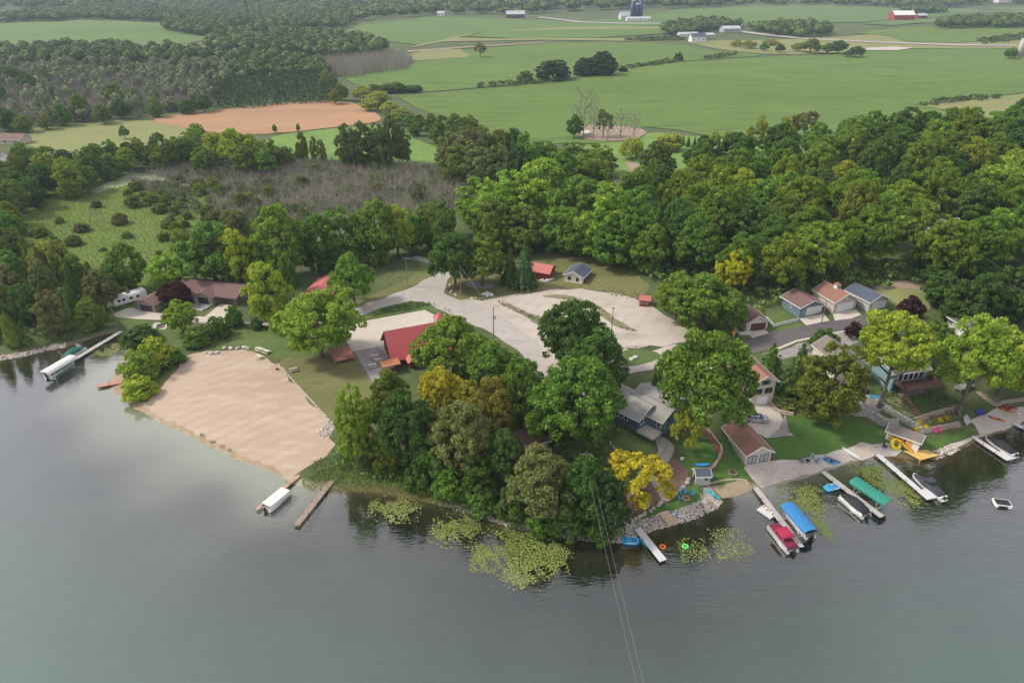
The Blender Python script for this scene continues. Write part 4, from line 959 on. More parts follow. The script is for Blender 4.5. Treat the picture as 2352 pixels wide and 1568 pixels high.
twigs('shore_reeds', [[(690,1105),(740,1080),(790,1055),(880,1075),(960,1092),(1040,1130),(1090,1165),(1080,1180),(1000,1157),(930,1140),(850,1131),(780,1130),(700,1122)], [(270,775),(300,765),(345,775),(380,790),(340,800),(300,800)]],
      0.65, (0.5,1.2), 0.5, 10, mass_mat('shore_grass_blades', [(0.14,0.23,0.025),(0.18,0.28,0.032),(0.20,0.26,0.045)]), 'bright green reeds along the grassy shore of the point', 'reeds', 35, 0.05)
mass('bank_undergrowth', [[(760,1060),(800,1010),(870,1010),(950,1090),(1060,1120),(1150,1160),(1250,1190),(1350,1200),(1410,1190),(1425,1236),(1340,1234),(1250,1220),(1160,1200),(1080,1172),(1000,1140),(900,1105),(800,1085)],
     [(1440,1000),(1380,1010),(1400,1060),(1440,1080),(1420,1180),(1330,1150),(1200,1090),(1080,1060),(900,1000),(900,960),(1200,960),(1380,960)]],
     2.0, (0.8,2.2), (1.8,3.2), UNDER, 'leafy undergrowth covering the bank of the wooded point', 'undergrowth', 36, 40, 0.17)
mass('hillside_undergrowth', [[(1400,600),(1500,640),(1640,700),(1730,720),(1800,690),(1900,680),(2000,660),(2120,650),(2250,700),(2360,760),(2360,640),(2000,600),(1700,600),(1500,560)], [(1580,760),(1640,770),(1690,780),(1660,800),(1600,790)]],
     3.4, (1.2,3.2), (3,5), UNDER, 'green undergrowth at the foot of the wooded hillside', 'undergrowth', 37, 44, 0.16)
mass('left_bank_undergrowth', [[(-60,800),(60,800),(160,780),(240,755),(262,740),(200,690),(100,650),(-60,680)]], 2.8, (1,2.6), (2.5,4), UNDER, 'undergrowth beneath the trees on the channel bank', 'undergrowth', 38, 40, 0.17)
mass('wild_flower_bed', [[(850,728),(880,712),(940,696),(985,700),(960,708),(900,718)]], 0.9, (0.5,1.0), (1.0,1.7), UNDER, 'leafy planting on the island beside the plaza', 'plants', 39, 30, 0.2)
mass('lakeside_garden_plants', [[(2025,908),(2060,918),(2105,965),(2100,985),(2062,958)], [(2110,975),(2205,940),(2212,955),(2115,990)], [(2130,900),(2160,910),(2200,925),(2150,935)], [(2035,880),(2060,900),(2040,915),(2025,900)]], 1.3, (0.4,1.1), (0.9,1.7), UNDER, 'mixed garden plants on the terraced slope', 'plants', 40, 30, 0.2)
# lily pads
def pads(label, polys, seed, spacing=0.25, rad=(0.10,0.19)):
    r = np.random.default_rng(seed); V = []; Fc = []
    for p in polys:
        X, Y = on_plane(*np.array(p, float).T, 0.0); P = np.stack([X, Y], 1)
        lo, hi = P.min(0)-1.5, P.max(0)+1.5; C = r.uniform(lo, hi, (26000,2))
        d = dist_poly(C[:,0], C[:,1], np.concatenate([P, P[:1]])); ins = in_poly(C[:,0], C[:,1], P)
        prob = np.where(ins, 0.6+0.4*np.clip(d/1.0, 0, 1), 0.30*np.exp(-d/0.6))
        hole = np.sin(C[:,0]*1.3+3)*np.sin(C[:,1]*1.7)+0.5*np.sin(C[:,0]*3.1-C[:,1]*2.3)
        edge = np.sin(C[:,0]*0.9+1)+np.sin(C[:,1]*1.1+2)+np.sin(C[:,0]*2.3+C[:,1]*1.9)
        prob = prob*np.clip(1.0-0.85*(hole > 0.95), 0, 1)*np.where(d < 1.6, np.clip(0.55+0.45*edge, 0.03, 1), 1)
        C = C[r.uniform(0, 1, len(C)) < prob]
        cell = {}
        for x, y in C:
            k = (int(x//spacing), int(y//spacing))
            if k in cell: continue
            cell[k] = 1
            q = r.uniform(*rad); n0 = len(V); o = r.uniform(0, 6.28); zz = 0.012+r.uniform(0, 0.02)
            for i in range(7):
                t = o+i*0.93; V.append((x+math.cos(t)*q*(0.3 if i == 6 else 1), y+math.sin(t)*q*(0.3 if i == 6 else 1), zz+r.normal(0, 0.006)))
            Fc.append(tuple(range(n0, n0+7)))
    me = bpy.data.meshes.new('lily_pads'); me.from_pydata(V, [], Fc); me.update()
    return stuff(link('lily_pads', me, PADM), label, 'lily pads')
pads('small raft of lily pads left of the others off the point', [[(865,1160),(910,1150),(950,1168),(935,1182),(895,1190),(870,1175)]], 51)
pads('middle raft of lily pads off the wooded point', [[(1000,1220),(1030,1200),(1075,1185),(1092,1205),(1075,1225),(1040,1245),(1010,1232)]], 52)
pads('largest green raft of lily pads off the wooded point', [[(1130,1225),(1200,1215),(1260,1235),(1300,1265),(1300,1300),(1240,1320),(1200,1345),(1160,1330),(1140,1290),(1115,1270),(1150,1250)], [(1098,1290),(1112,1262),(1125,1275),(1112,1300)]], 53)
pads('lily pads between red pontoon dock and shore', [[(1815,1130),(1860,1118),(1885,1130),(1880,1160),(1885,1190),(1905,1225),(1900,1235),(1870,1215),(1860,1180),(1820,1165),(1800,1160)]], 54)
pads('lily pads between green canopy and long white dock', [[(1970,1080),(2030,1070),(2045,1090),(2070,1110),(2105,1140),(2100,1155),(2060,1148),(2030,1120),(1990,1095)]], 55)
pads('thin scattered lily pads beside the green swim ring', [[(1650,1235),(1680,1225),(1700,1245),(1715,1255),(1695,1272),(1665,1275)], [(1578,1258),(1600,1250),(1606,1262),(1585,1275)]], 56, 0.36, (0.1,0.2))
pads('few lily pads beside the long dock in the channel', [[(230,806),(262,794),(275,800),(250,812)]], 57)

# ---------------------------------------------------------------- buildings
def flat(name, c, rough=0.7, v=0.12, scale=1.5, **k):
    return mat(name, c, rough, tuple(x*(1-v) for x in c), scale, **k)
SHB = flat('brown_shingles', (0.20,0.125,0.105), 0.9, 0.3, 3.0, bump=0.3, bscale=8); SHR = flat('red_brown_shingles', (0.27,0.145,0.105), 0.9, 0.3, 3.0, bump=0.3, bscale=8)
SHG = flat('grey_shingles', (0.30,0.29,0.275), 0.9, 0.25, 3.0, bump=0.3, bscale=8); SHD = flat('slate_blue_shingles', (0.085,0.105,0.145), 0.9, 0.3, 3.0, bump=0.3, bscale=8)
SHP = flat('purple_brown_shingles', (0.175,0.105,0.10), 0.9, 0.3, 3.0, bump=0.3, bscale=8); SHT = flat('taupe_shingles', (0.20,0.175,0.165), 0.9, 0.3, 3.0, bump=0.3, bscale=8)
REDM = flat('red_metal', (0.37,0.075,0.078), 0.5, 0.15, 0.4); REDL = flat('faded_red_metal', (0.46,0.15,0.135), 0.5, 0.12, 0.4); BARN = flat('barn_red', (0.26,0.055,0.045), 0.75)
TIMB = flat('dark_timber', (0.13,0.06,0.04), 0.8, 0.3); DECKR = flat('red_deck_wood', (0.38,0.17,0.14), 0.8, 0.25, 2.0); DECKB = flat('brown_deck_wood', (0.16,0.085,0.065), 0.8, 0.3, 2.0)
WHT = flat('white_paint', (0.72,0.72,0.70), 0.6, 0.08); CRM = flat('cream_siding', (0.62,0.585,0.49), 0.7, 0.08); TAN = flat('tan_siding', (0.47,0.43,0.38), 0.75, 0.12); GRY = flat('grey_siding', (0.42,0.43,0.43), 0.7, 0.1)
BLU = flat('blue_siding', (0.135,0.20,0.25), 0.7, 0.15); DBL = flat('slate_blue_siding', (0.075,0.115,0.15), 0.7, 0.15); TEAL = flat('teal_siding', (0.20,0.33,0.36), 0.7, 0.12); BRN = flat('brown_siding', (0.17,0.135,0.11), 0.8, 0.2); STON = flat('stone_veneer', (0.33,0.29,0.25), 0.85, 0.35, 4.0)
GLASS = mat('window_glass', (0.02,0.028,0.034), 0.08, spec=0.7); DRK = mat('dark_metal', (0.03,0.03,0.032), 0.5); BRD = flat('brown_door', (0.13,0.05,0.04), 0.6); DGD = flat('charcoal_door', (0.05,0.045,0.045), 0.6)
BEIG = flat('beige_siding', (0.50,0.455,0.40), 0.75, 0.1); GALV = flat('weathered_metal_roof', (0.42,0.44,0.47), 0.5, 0.15, 0.3)
def side_frame(side, L, D, t, z):
    """origin and axis along a wall, outward normal, in house space (front wall on y=0)"""
    return {'f': ((L/2+t, 0, z), (1,0), (0,-1)), 'b': ((L/2+t, D, z), (1,0), (0,1)), 'l': ((0, D/2+t, z), (0,1), (-1,0)), 'r': ((L, D/2+t, z), (0,1), (1,0))}[side]
def panel(side, L, D, t, z, w, h, out, th):
    (ox, oy, oz), ax, nn = side_frame(side, L, D, t, z)
    x0, x1 = sorted((ox-ax[0]*w/2+nn[0]*out, ox+ax[0]*w/2+nn[0]*(out+th))); y0, y1 = sorted((oy-ax[1]*w/2+nn[1]*out, oy+ax[1]*w/2+nn[1]*(out+th)))
    return x0, x1, y0, y1, oz, oz+h
def window(root, side, L, D, t, z, w, h, fm, pm=None, n=1):
    f = 0.10
    b = MB()
    for dz, hh in ((0, f), (h-f, f)): b.box(*panel(side, L, D, t, z+dz, w, hh, 0.0, 0.06))
    for k in range(n+1): b.box(*panel(side, L, D, t-w/2+f/2+(w-f)*k/n, z+f, f, h-2*f, 0.0, 0.055))
    fr = b.build('window', fm, root)
    for k in range(n):
        MB().box(*panel(side, L, D, t-w/2+f+(w-f)*(k+0.5)/n-f/2, z+f, (w-f)/n-f, h-2*f, 0.005, 0.02)).build('pane', pm or GLASS, fr)
    return fr
def garage_door(root, side, L, D, t, w, h, m, fm, z=0.0):
    b = MB()
    b.box(*panel(side, L, D, t, z+h, w+0.3, 0.15, 0.0, 0.05)); b.box(*panel(side, L, D, t-w/2-0.075, z, 0.15, h, 0.0, 0.05)); b.box(*panel(side, L, D, t+w/2+0.075, z, 0.15, h, 0.0, 0.05))
    fr = b.build('door_frame', fm, root)
    for k in range(4): MB().box(*panel(side, L, D, t, z+h*k/4+0.012, w-0.04, h/4-0.024, 0.006, 0.03)).build('door_panel', m, fr)
def door(root, side, L, D, t, m, fm, w=0.95, h=2.05, z=0.0):
    d = MB().box(*panel(side, L, D, t, z, w, h, 0.0, 0.045)).build('door', m, root)
    MB().box(*panel(side, L, D, t+w*0.36, z+1.0, 0.12, 0.08, 0.046, 0.05)).build('handle', DRK, d)
def walls(root, L, D, hw, hr, m, ridge, name='wall', x0=0, y0=0, sink=0.7):
    b = MB()
    if ridge == 'along': b.prism_x([(y0,-sink),(y0+D,-sink),(y0+D,hw),(y0+D/2,hw+hr),(y0,hw)], x0, x0+L)
    else: b.prism_y([(x0,-sink),(x0+L,-sink),(x0+L,hw),(x0+L/2,hw+hr),(x0,hw)], y0, y0+D)
    return b.build(name, m, root)
def roof(root, L, D, hw, hr, m, ridge, ov=0.45, th=0.16, tm=None, x0=0, y0=0, panels=0, name='roof', ogable=None):
    """two slabs; trim boards as a child; panels>0 makes separate metal sheets"""
    og = ov if ogable is None else ogable
    span = (D if ridge == 'along' else L)/2; sl = hr/span
    run = span+ov; e = 0.03
    def slab(s, u0, u1, dz=0.0, t=th):
        # cross profile across the slope, from ridge (0) to eave (run)
        prof = [(0, hw+hr+dz+e), (s*run, hw+hr-sl*run+dz+e), (s*run, hw+hr-sl*run+dz+e+t), (0, hw+hr+dz+e+t)]
        b = MB()
        if ridge == 'along': return b.prism_x([(y0+D/2+a, z) for a, z in prof], u0, u1)
        return b.prism_y([(x0+L/2+a, z) for a, z in prof], u0, u1)
    a0, a1 = ((x0-og, x0+L+og) if ridge == 'along' else (y0-og, y0+D+og))
    R = MB()
    for s in (-1, 1):
        k = slab(s, a0, a1); R.add(k.v, k.f)
    ro = R.build(name, m, root)
    if panels:
        for s in (-1, 1):
            for i in range(panels):
                w = (a1-a0)/panels
                k = slab(s, a0+w*i+0.03, a0+w*(i+1)-0.03, th+0.002, 0.05); k.build('roof_panel', m, ro)
    if tm:
        T = MB()
        for s in (-1, 1):
            for u in (a0-0.06, a1):
                k = slab(s, u, u+0.06, -0.06, th+0.08); T.add(k.v, k.f)
            zz = hw+hr-sl*run+e
            if ridge == 'along': T.box(a0-0.06, a1+0.06, *(sorted((y0+D/2+s*run, y0+D/2+s*(run+0.06)))), zz-0.08, zz+th)
            else: T.box(*(sorted((x0+L/2+s*run, x0+L/2+s*(run+0.06)))), a0-0.06, a1+0.06, zz-0.08, zz+th)
        T.build('fascia', tm, ro)
    return ro
def building(name, label, cat, x, y, ang, L, D, hw, hr, wm, rm, tm=WHT, ridge='away', ov=0.45, corner='A', group=None, lift=0.0, panels=0):
    p = W(x, y); a = math.radians(ang)
    if corner == 'B': p = Vector((p.x-math.cos(a)*L, p.y-math.sin(a)*L, p.z))
    z = max(gz(p.x, p.y), gz(p.x+math.cos(a)*L, p.y+math.sin(a)*L)-0.3, W(x, y).z) + lift
    o = thing(name, label, cat, (p.x, p.y, z), a, group)
    walls(o, L, D, hw, hr, wm, ridge)
    roof(o, L, D, hw, hr, rm, ridge, ov, tm=tm, panels=panels)
    return o

# lodge
o = building('lodge', 'large lodge with a red metal roof and timber braced gable beside the plaza', 'lodge', 905, 843, 22, 15, 10.5, 2.4, 4.8, TIMB, REDM, TIMB, 'along', 0.7, panels=16)
L, D = 15, 10.5
for t in (-3.6,-1.8,0,1.8,3.6):
    hgt = 2.4+4.8*(1-abs(t)/5.25)-0.5
    MB().box(*panel('l', L, D, t, 0, 0.22, hgt, 0.0, 0.18)).build('timber_post', BARN, o)
for z in (2.4, 4.3): 
    ww = 9.4 if z < 3 else 5.2
    MB().box(*panel('l', L, D, 0, z, ww, 0.2, 0.0, 0.14)).build('timber_beam', BARN, o)
for t, zz, w, h in ((-2.7,0.3,1.4,1.9),(-0.9,0.3,1.4,1.9),(0.9,0.3,1.4,1.9),(2.7,0.3,1.4,1.9),(-0.9,2.75,1.3,1.4),(0.9,2.75,1.3,1.4)): window(o,'l',L,D,t,zz,w,h,BARN)
for t in (-5.5,4,6): window(o,'f',L,D,t,0.7,1.8,1.3,BARN,n=2)
pr = MB(); 
walls(o, 4.6, 3.2, 2.2, 1.7, TIMB, 'away', 'porch_wall', 3.4, -2.6); roof(o, 4.6, 5.4, 2.2, 1.7, REDL, 'away', 0.5, x0=3.4, y0=-2.7, panels=9, name='porch_roof', tm=TIMB)
# cupola pavilion
p = W(1010,745); t = thing('gazebo', 'small gazebo with a red pyramid roof behind the lodge', 'gazebo', p, 0.3)
b = MB(); 
for i in range(6): b.tube((1.3*math.cos(i*1.047),1.3*math.sin(i*1.047),0),(1.3*math.cos(i*1.047),1.3*math.sin(i*1.047),2.4),0.09)
b.build('post', TIMB, t)
MB().loft([[(1.9*math.cos(i*1.047),1.9*math.sin(i*1.047),2.35) for i in range(6)],[(0.08*math.cos(i*1.047),0.08*math.sin(i*1.047),3.5) for i in range(6)]]).build('roof', REDM, t)
MB().tube((0,0,-0.1),(0,0,0.25),1.6,1.6,6).build('floor', CONC, t)
# patio shelter with rusty roof
p = W(884,862); t = thing('patio_shelter', 'low shelter with an orange brown shingle roof on the stone patio', 'shelter', p, math.radians(20))
MB().cbox((1.8,1.4,2.35),(4.4,3.2,0.16),ry=-0.06).build('roof', flat('rust_shingles', (0.40,0.16,0.075), 0.9, 0.3, 3.0), t)
for a, c in ((0,0),(3.6,0),(0,2.8),(3.6,2.8)): MB().box(a-0.08,a+0.08,c-0.08,c+0.08,0,2.15 if a == 0 else 2.38).build('post', TIMB, t)
MB().box(0.2,3.4,0.5,1.0,0,1.0).build('counter', TIMB, t)
# red deck
def deck(name, label, pts, z, m, rail=True, hrail=0.9, posts=True):
    P = [W(*q) for q in pts]; c = sum(P, Vector())/len(P); zb = c.z
    t = thing(name, label, 'deck', (c.x, c.y, zb))
    poly = [(q.x-c.x, q.y-c.y) for q in P]
    MB().prism(poly, z-0.12, z).build('deck_floor', m, t)
    n = len(poly)
    for i in range(n): MB().box(poly[i][0]*0.94-0.08, poly[i][0]*0.94+0.08, poly[i][1]*0.94-0.08, poly[i][1]*0.94+0.08, -0.5, z-0.121).build('post', m, t)
    if rail:
        for i in range(n):
            if rail is not True and i not in rail: continue
            a, d = poly[i], poly[(i+1) % n]
            b = MB(); ln = math.hypot(d[0]-a[0], d[1]-a[1]); k = max(2, int(ln/1.5))
            for h in (0.45, hrail): b.tube((a[0],a[1],z+h),(d[0],d[1],z+h),0.05,0.05,4)
            for j in range(k+1): b.tube((a[0]+(d[0]-a[0])*j/k,a[1]+(d[1]-a[1])*j/k,z),(a[0]+(d[0]-a[0])*j/k,a[1]+(d[1]-a[1])*j/k,z+hrail),0.045,0.045,4)
            b.build('railing', m, t)
    return t
deck('red_deck', 'red painted wooden deck with railings beside the stone patio', [(755,810),(803,800),(818,827),(769,838)], 0.9, DECKR, (0,2,3))
# red roofed cabin
o = building('cabin', 'cabin with a pale red metal roof half hidden behind a round tree', 'cabin', 703, 692, -9, 7.6, 11, 2.4, 1.5, TIMB, REDL, BARN, 'away', 0.7, panels=10)
window(o,'f',7.6,11,0,0.9,1.6,1.1,BARN,n=2); door(o,'f',7.6,11,2.4,BARN,BARN)
# ranch house and garage
o = building('ranch_house', 'long brown ranch house with shingle roof behind the concrete drive', 'house', 545, 702, -14.5, 20, 9, 2.6, 1.7, BRN, SHP, BRN, 'along', 0.6, 'B')
L, D = 20, 9
walls(o, 6.2, 3.0, 2.6, 1.1, STON, 'away', 'entry_wall', 7.0, -1.6); roof(o, 6.2, 6.0, 2.6, 1.25, SHP, 'away', 0.5, tm=BRN, x0=7.0, y0=-1.7, name='entry_roof')
garage_door(o,'f',L,D,6.6,4.6,2.2,DGD,BRN); window(o,'f',L,D,-5.0,0.7,2.0,1.3,WHT,n=2); window(o,'r',L,D,0,1.0,1.2,1.0,WHT)
e = MB(); e.box(8.4,11.8,-1.66,-1.6,0.1,2.2); e.build('entry_window', GLASS, o)
MB().box(7.6,12.8,-4.6,-1.72,-0.4,0.22).build('terrace', STAMP, o); MB().box(8.2,12.2,-5.4,-4.6,-0.4,0.1).build('step', CONC, o)
MB().box(2.0,2.9,5.6,6.4,3.2,5.2).build('chimney', STON, o)
o = building('garage', 'small brown garage with a charcoal door beside the white travel trailer', 'garage', 318, 712, -18, 6.2, 8.5, 2.5, 1.3, STON, SHB, BRN, 'away', 0.5)
garage_door(o,'f',6.2,8.5,0,4.6,2.1,DGD,STON)
# shed, cabin, hut
o = building('red_shed', 'barn red shed with a red metal roof behind two spruces', 'shed', 1260, 644, -24, 8.5, 5.5, 2.3, 1.4, BARN, REDL, BARN, 'along', 0.5, 'B', panels=8)
o = building('grey_roofed_cabin', 'small white cabin with a blue grey roof and open side porch', 'cabin', 1297, 647, -26, 5.6, 6.8, 2.5, 1.3, CRM, SHD, WHT, 'away', 0.5)
for t in (-1.3, 1.2): window(o,'f',5.6,6.8,t,0.9,0.9,1.1,DRK)
MB().box(*panel('r',5.6,6.8,0.4,0.1,5.0,2.2,0.0,0.02)).build('porch_shade_panel', DRK, o)  # dark panel on the solid wall, standing in for shade inside the porch
for tt in (-2.9,-0.6,1.6,3.2): MB().box(*panel('r',5.6,6.8,tt,0.0,0.14,2.4,0.03,0.14)).build('porch_post', WHT, o)
o = building('red_hut', 'tiny red wooden hut with white windows on the gravel lot', 'hut', 1468, 704, -12, 2.8, 2.4, 2.0, 0.8, BARN, REDL, BARN, 'along', 0.25)
for t in (-0.7,0.6): window(o,'f',2.8,2.4,t,0.9,0.7,0.8,WHT)
door(o,'r',2.8,2.4,0,BARN,WHT,0.8,1.8)
# garages along the asphalt road
o = building('garage', 'cream garage with a dark brown door and brown roof behind a white fence', 'garage', 1712, 763, 12, 6.0, 7.0, 2.5, 1.5, CRM, SHP, WHT, 'away', 0.4)
garage_door(o,'f',6,7,0.3,4.2,2.1,BRD,WHT)
o = building('garage', 'blue sided garage with a white door and purple brown roof', 'garage', 1834, 732, 20, 7.3, 7.2, 2.7, 1.4, BLU, SHP, WHT, 'away', 0.4)
garage_door(o,'f',7.3,7.2,0.9,4.8,2.2,WHT,WHT); door(o,'f',7.3,7.2,-2.5,TEAL,WHT); window(o,'l',7.3,7.2,0,1.2,1.0,0.8,WHT)
o = building('garage', 'tan garage with a cupola on its red brown roof', 'garage', 1912, 721, 17, 6.9, 8.2, 3.0, 1.9, TAN, SHR, WHT, 'away', 0.4)
garage_door(o,'f',6.9,8.2,0,4.8,2.3,WHT,WHT)
c = MB().box(3.45-0.6,3.45+0.6,3.6,4.8,4.3,5.9).build('cupola', WHT, o)
MB().loft([[(2.65,3.4,5.9),(4.25,3.4,5.9),(4.25,5.0,5.9),(2.65,5.0,5.9)],[(3.4,4.15,6.5),(3.5,4.15,6.5),(3.5,4.25,6.5),(3.4,4.25,6.5)]]).build('cupola_roof', SHR, c)
for d in (-0.28,0.28): MB().box(3.45+d-0.18,3.45+d+0.18,3.57,3.6,5.0,5.7).build('louvre', GLASS, c)
MB().box(*panel('f',6.9,8.2,0,3.4,0.5,0.6,0.0,0.04)).build('gable_vent', WHT, o)
o = building('garage', 'grey garage with a slate blue roof at the end of the garage row', 'garage', 1993, 717, 22, 6.2, 8.0, 2.6, 1.5, GRY, SHD, WHT, 'away', 0.4)
garage_door(o,'f',6.2,8,0.3,4.4,2.1,WHT,WHT)
# blue house
a45 = math.radians(-45)
o = building('blue_house', 'slate blue lake house with grey shingle roof and white trim', 'house', 1462, 1003, -45, 15, 8.0, 2.6, 1.6, DBL, SHG, WHT, 'along', 0.45, 'B')
L, D = 15, 8.0
for k in range(3): window(o,'f',L,D,2.2+k*1.15,1.0,0.9,1.2,WHT)
for k in range(4): window(o,'r',L,D,-2.6+k*1.05,0.75,0.95,1.5,WHT)
door(o,'r',L,D,1.8,WHT,WHT)
walls(o, 4.2, 6.4, 2.6, 1.5, DBL, 'along', 'wing_wall', 15.0, 2.9); roof(o, 6.4, 6.4, 2.6, 1.5, SHG, 'along', 0.4, tm=WHT, x0=12.4, y0=2.9, name='wing_roof')
def wing_win(t, z, w, h):   # right end of the wing
    b = MB(); y = 6.1+t
    b.box(19.2,19.26,y-w/2,y+w/2,z,z+h); f = b.build('window', WHT, o); MB().box(19.261,19.275,y-w/2+0.1,y+w/2-0.1,z+0.1,z+h-0.1).build('pane', GLASS, f)
wing_win(-2.2,0.8,0.9,1.3); wing_win(1.2,1.0,0.9,1.0)
f = MB().box(17.6,18.6,2.84,2.9,0.8,2.1).build('window', WHT, o); MB().box(17.7,18.5,2.825,2.839,0.9,2.0).build('pane', GLASS, f)
MB().box(15.05,18.9,-0.2,2.85,-0.4,0.16).build('porch_slab', CONC, o)
for x, y in ((6.0,5.6),(9.5,5.0)): MB().box(x-0.2,x+0.2,y-0.2,y+0.2,3.4,4.1).build('roof_vent', DRK, o)
MB().tube((12,5.2,3.4),(12,5.2,4.5),0.09).build('roof_pipe', WHT, o)
o = building('blue_garage', 'grey roofed garage with blue walls behind the blue lake house', 'garage', 1452, 930, -45, 8, 6.5, 2.4, 1.3, DBL, SHG, WHT, 'along', 0.4)
MB().box(-2.5,3.0,-3.2,-0.5,2.0,2.12).build('carport_roof', SHD, o)
for x in (-2.3,2.8): MB().box(x-0.06,x+0.06,-3.1,-2.98,-0.3,2.0).build('carport_post', WHT, o)
# tan three storey house
o = building('tan_house', 'tall narrow tan house with green shuttered windows above the concrete drive', 'house', 1722, 931, 13, 5.4, 10, 5.8, 1.5, BEIG, SHR, WHT, 'away', 0.5)
L, D = 5.4, 10
GSH = flat('green_shutter', (0.06,0.11,0.09), 0.6)
window(o,'f',L,D,0.2,5.0,1.1,1.1,GSH)
for d in (-0.7,0.7): MB().box(*panel('f',L,D,0.2+d*1.15,5.0,0.45,1.1,0.0,0.05)).build('shutter', GSH, o)
for t in (-1.25,1.2): window(o,'f',L,D,t,2.7,1.9,1.4,GSH,n=2)
garage_door(o,'f',L,D,0.1,2.2,1.8,WHT,WHT)
walls(o, 4.5, 6.5, 4.6, 1.4, BEIG, 'along', 'side_wall', -4.5, 3.2); roof(o, 4.9, 6.5, 4.6, 1.4, SHR, 'along', 0.4, tm=WHT, x0=-4.7, y0=3.2, name='side_roof')
MB().box(-3.6,-0.02,0.8,3.18,-0.5,2.1).build('porch_base', BEIG, o)
# boathouse
o = building('boathouse', 'tan boathouse with red brown roof and two glass sliding doors at the beach', 'boathouse', 1711, 1067, 13, 5.5, 9.2, 2.5, 1.6, BEIG, SHR, WHT, 'away', 0.4)
for t in (-1.35,1.25): window(o,'f',5.5,9.2,t,0.1,2.0,1.9,DRK,flat('curtain_glass', (0.30,0.33,0.34), 0.15),n=2)
MB().box(5.9,6.7,0.2,8.0,-0.3,0.12).build('gravel_edge', RMULCH, o)
# cream house
o = building('cream_house', 'two storey cream house with brown roof half hidden by the olive tree', 'house', 1918, 884, 12, 6.4, 10, 5.0, 1.9, CRM, SHT, WHT, 'away', 0.5)
window(o,'f',6.4,10,1.6,3.4,1.8,1.3,WHT,n=2); window(o,'f',6.4,10,1.8,0.9,1.4,1.1,WHT,n=2); window(o,'f',6.4,10,-1.6,3.4,1.6,1.3,WHT,n=2)
MB().cbox((3.2,-0.7,2.75),(6.9,1.5,0.14),rx=0.3).build('porch_roof', SHT, o)
# teal house
o = building('teal_house', 'teal house with a wall of windows above a raised brown deck', 'house', 2042, 901, 14, 9.0, 6.5, 5.0, 1.0, TEAL, SHT, WHT, 'along', 0.5)
L, D = 9.0, 6.5
for k in range(5): window(o,'f',L,D,-2.6+k*1.35,2.7,1.2,1.9,WHT)
MB().box(0.6,9.8,-3.6,-0.07,2.35,2.5).build('deck_floor', DECKB, o)
for x in (0.8,3.7,6.7,9.6): MB().box(x-0.09,x+0.09,-3.5,-3.32,-0.5,2.35).build('deck_post', DECKB, o)
b = MB(); b.box(0.6,9.8,-3.6,-3.52,2.5,3.45); b.build('deck_railing', DECKB, o); MB().box(0.6,0.68,-3.5,-0.1,2.5,3.45).build('deck_railing', DECKB, o); MB().box(9.72,9.8,-3.5,-0.1,2.5,3.45).build('deck_railing', DECKB, o)
st = MB(); 
for k in range(9): st.box(-0.6,0.5,-3.4-k*0.28,-3.1-k*0.28,2.3-k*0.26,2.36-k*0.26)
st.build('stair', DECKB, o)
f = MB().cbox((3.0,1.6,5.75),(2.0,1.2,0.06),rx=0.29).build('skylight', flat('blue_skylight', (0.10,0.22,0.30), 0.2), o)
MB().box(0.5,8.5,-0.05,0.0,0.2,2.1).build('lower_glass', GLASS, o)
# house behind trees
o = building('brown_roofed_house', 'house with a large taupe roof and white chimney behind waterfront trees', 'house', 2228, 800, 8, 10, 9, 4.2, 2.6, GRY, SHT, WHT, 'away', 0.5)
MB().box(-0.9,0.5,2.6,4.0,-0.5,6.4).build('chimney', WHT, o); window(o,'f',10,9,0,2.6,2.4,1.3,WHT,n=2)
for x, y in ((6.6,4.2),(7.8,3.4)): MB().tube((x,y,5.0),(x,y,6.1),0.12).build('roof_pipe', WHT, o)
# hillside house, cabin on the point, left edge houses
o = building('hillside_house', 'two level house with blue grey roof and balcony among hillside trees', 'house', 2128, 562, 8, 11, 8, 5.0, 1.6, TEAL, SHG, WHT, 'along', 0.6)
for t in (-3.6,-1.2,1.2,3.6): window(o,'f',11,8,t,2.9,1.6,1.5,WHT); window(o,'f',11,8,t,0.5,1.6,1.4,WHT)
MB().box(0,11,-2.4,-0.07,2.4,2.55).build('balcony', WHT, o); MB().box(0,11,-2.4,-2.33,2.55,3.4).build('balcony_rail', WHT, o)
for x in (0.2,3.7,7.3,10.8): MB().box(x-0.1,x+0.1,-2.35,-2.15,-1,2.4).build('balcony_post', WHT, o)
o = building('point_cabin', 'shaded cabin with dark brown roof and deck under the trees of the point', 'cabin', 1172, 1052, 18, 8, 6, 2.4, 1.3, GRY, SHB, WHT, 'along', 0.5)
window(o,'f',8,6,-1.5,0.8,1.5,1.1,WHT,n=2); door(o,'f',8,6,1.5,WHT,WHT); MB().box(-2.5,6,-2.6,-0.05,-0.6,0.15).build('deck_floor', DECKB, o)
MB().box(-2.5,6,-2.6,-2.52,0.15,1.0).build('deck_railing', DECKB, o)
o = building('far_bank_house', 'brown roofed house with tan walls at the edge of the tan meadow', 'house', 2, 332, -10, 12, 9, 3.0, 2.2, BEIG, SHB, WHT, 'along', 0.6)
window(o,'f',12,9,-3,0.9,1.8,1.3,WHT,n=2); window(o,'f',12,9,3,0.9,1.8,1.3,WHT,n=2)
o = building('far_bank_house', 'white gabled house with a purple brown roof left of the marsh belt', 'house', 0, 378, -18, 11, 10, 3.6, 2.4, WHT, SHP, WHT, 'away', 0.6)
window(o,'f',11,10,0,1.0,2.4,1.4,WHT,n=2); garage_door(o,'f',11,10,-3.2,2.8,2.2,GRY,WHT)
o = building('field_shed', 'small white shed at the edge of the tan meadow', 'shed', 129, 281, -10, 5.5, 4, 2.3, 1.0, WHT, GALV, WHT, 'along', 0.3)
door(o,'f',5.5,4,1,GRY,WHT)
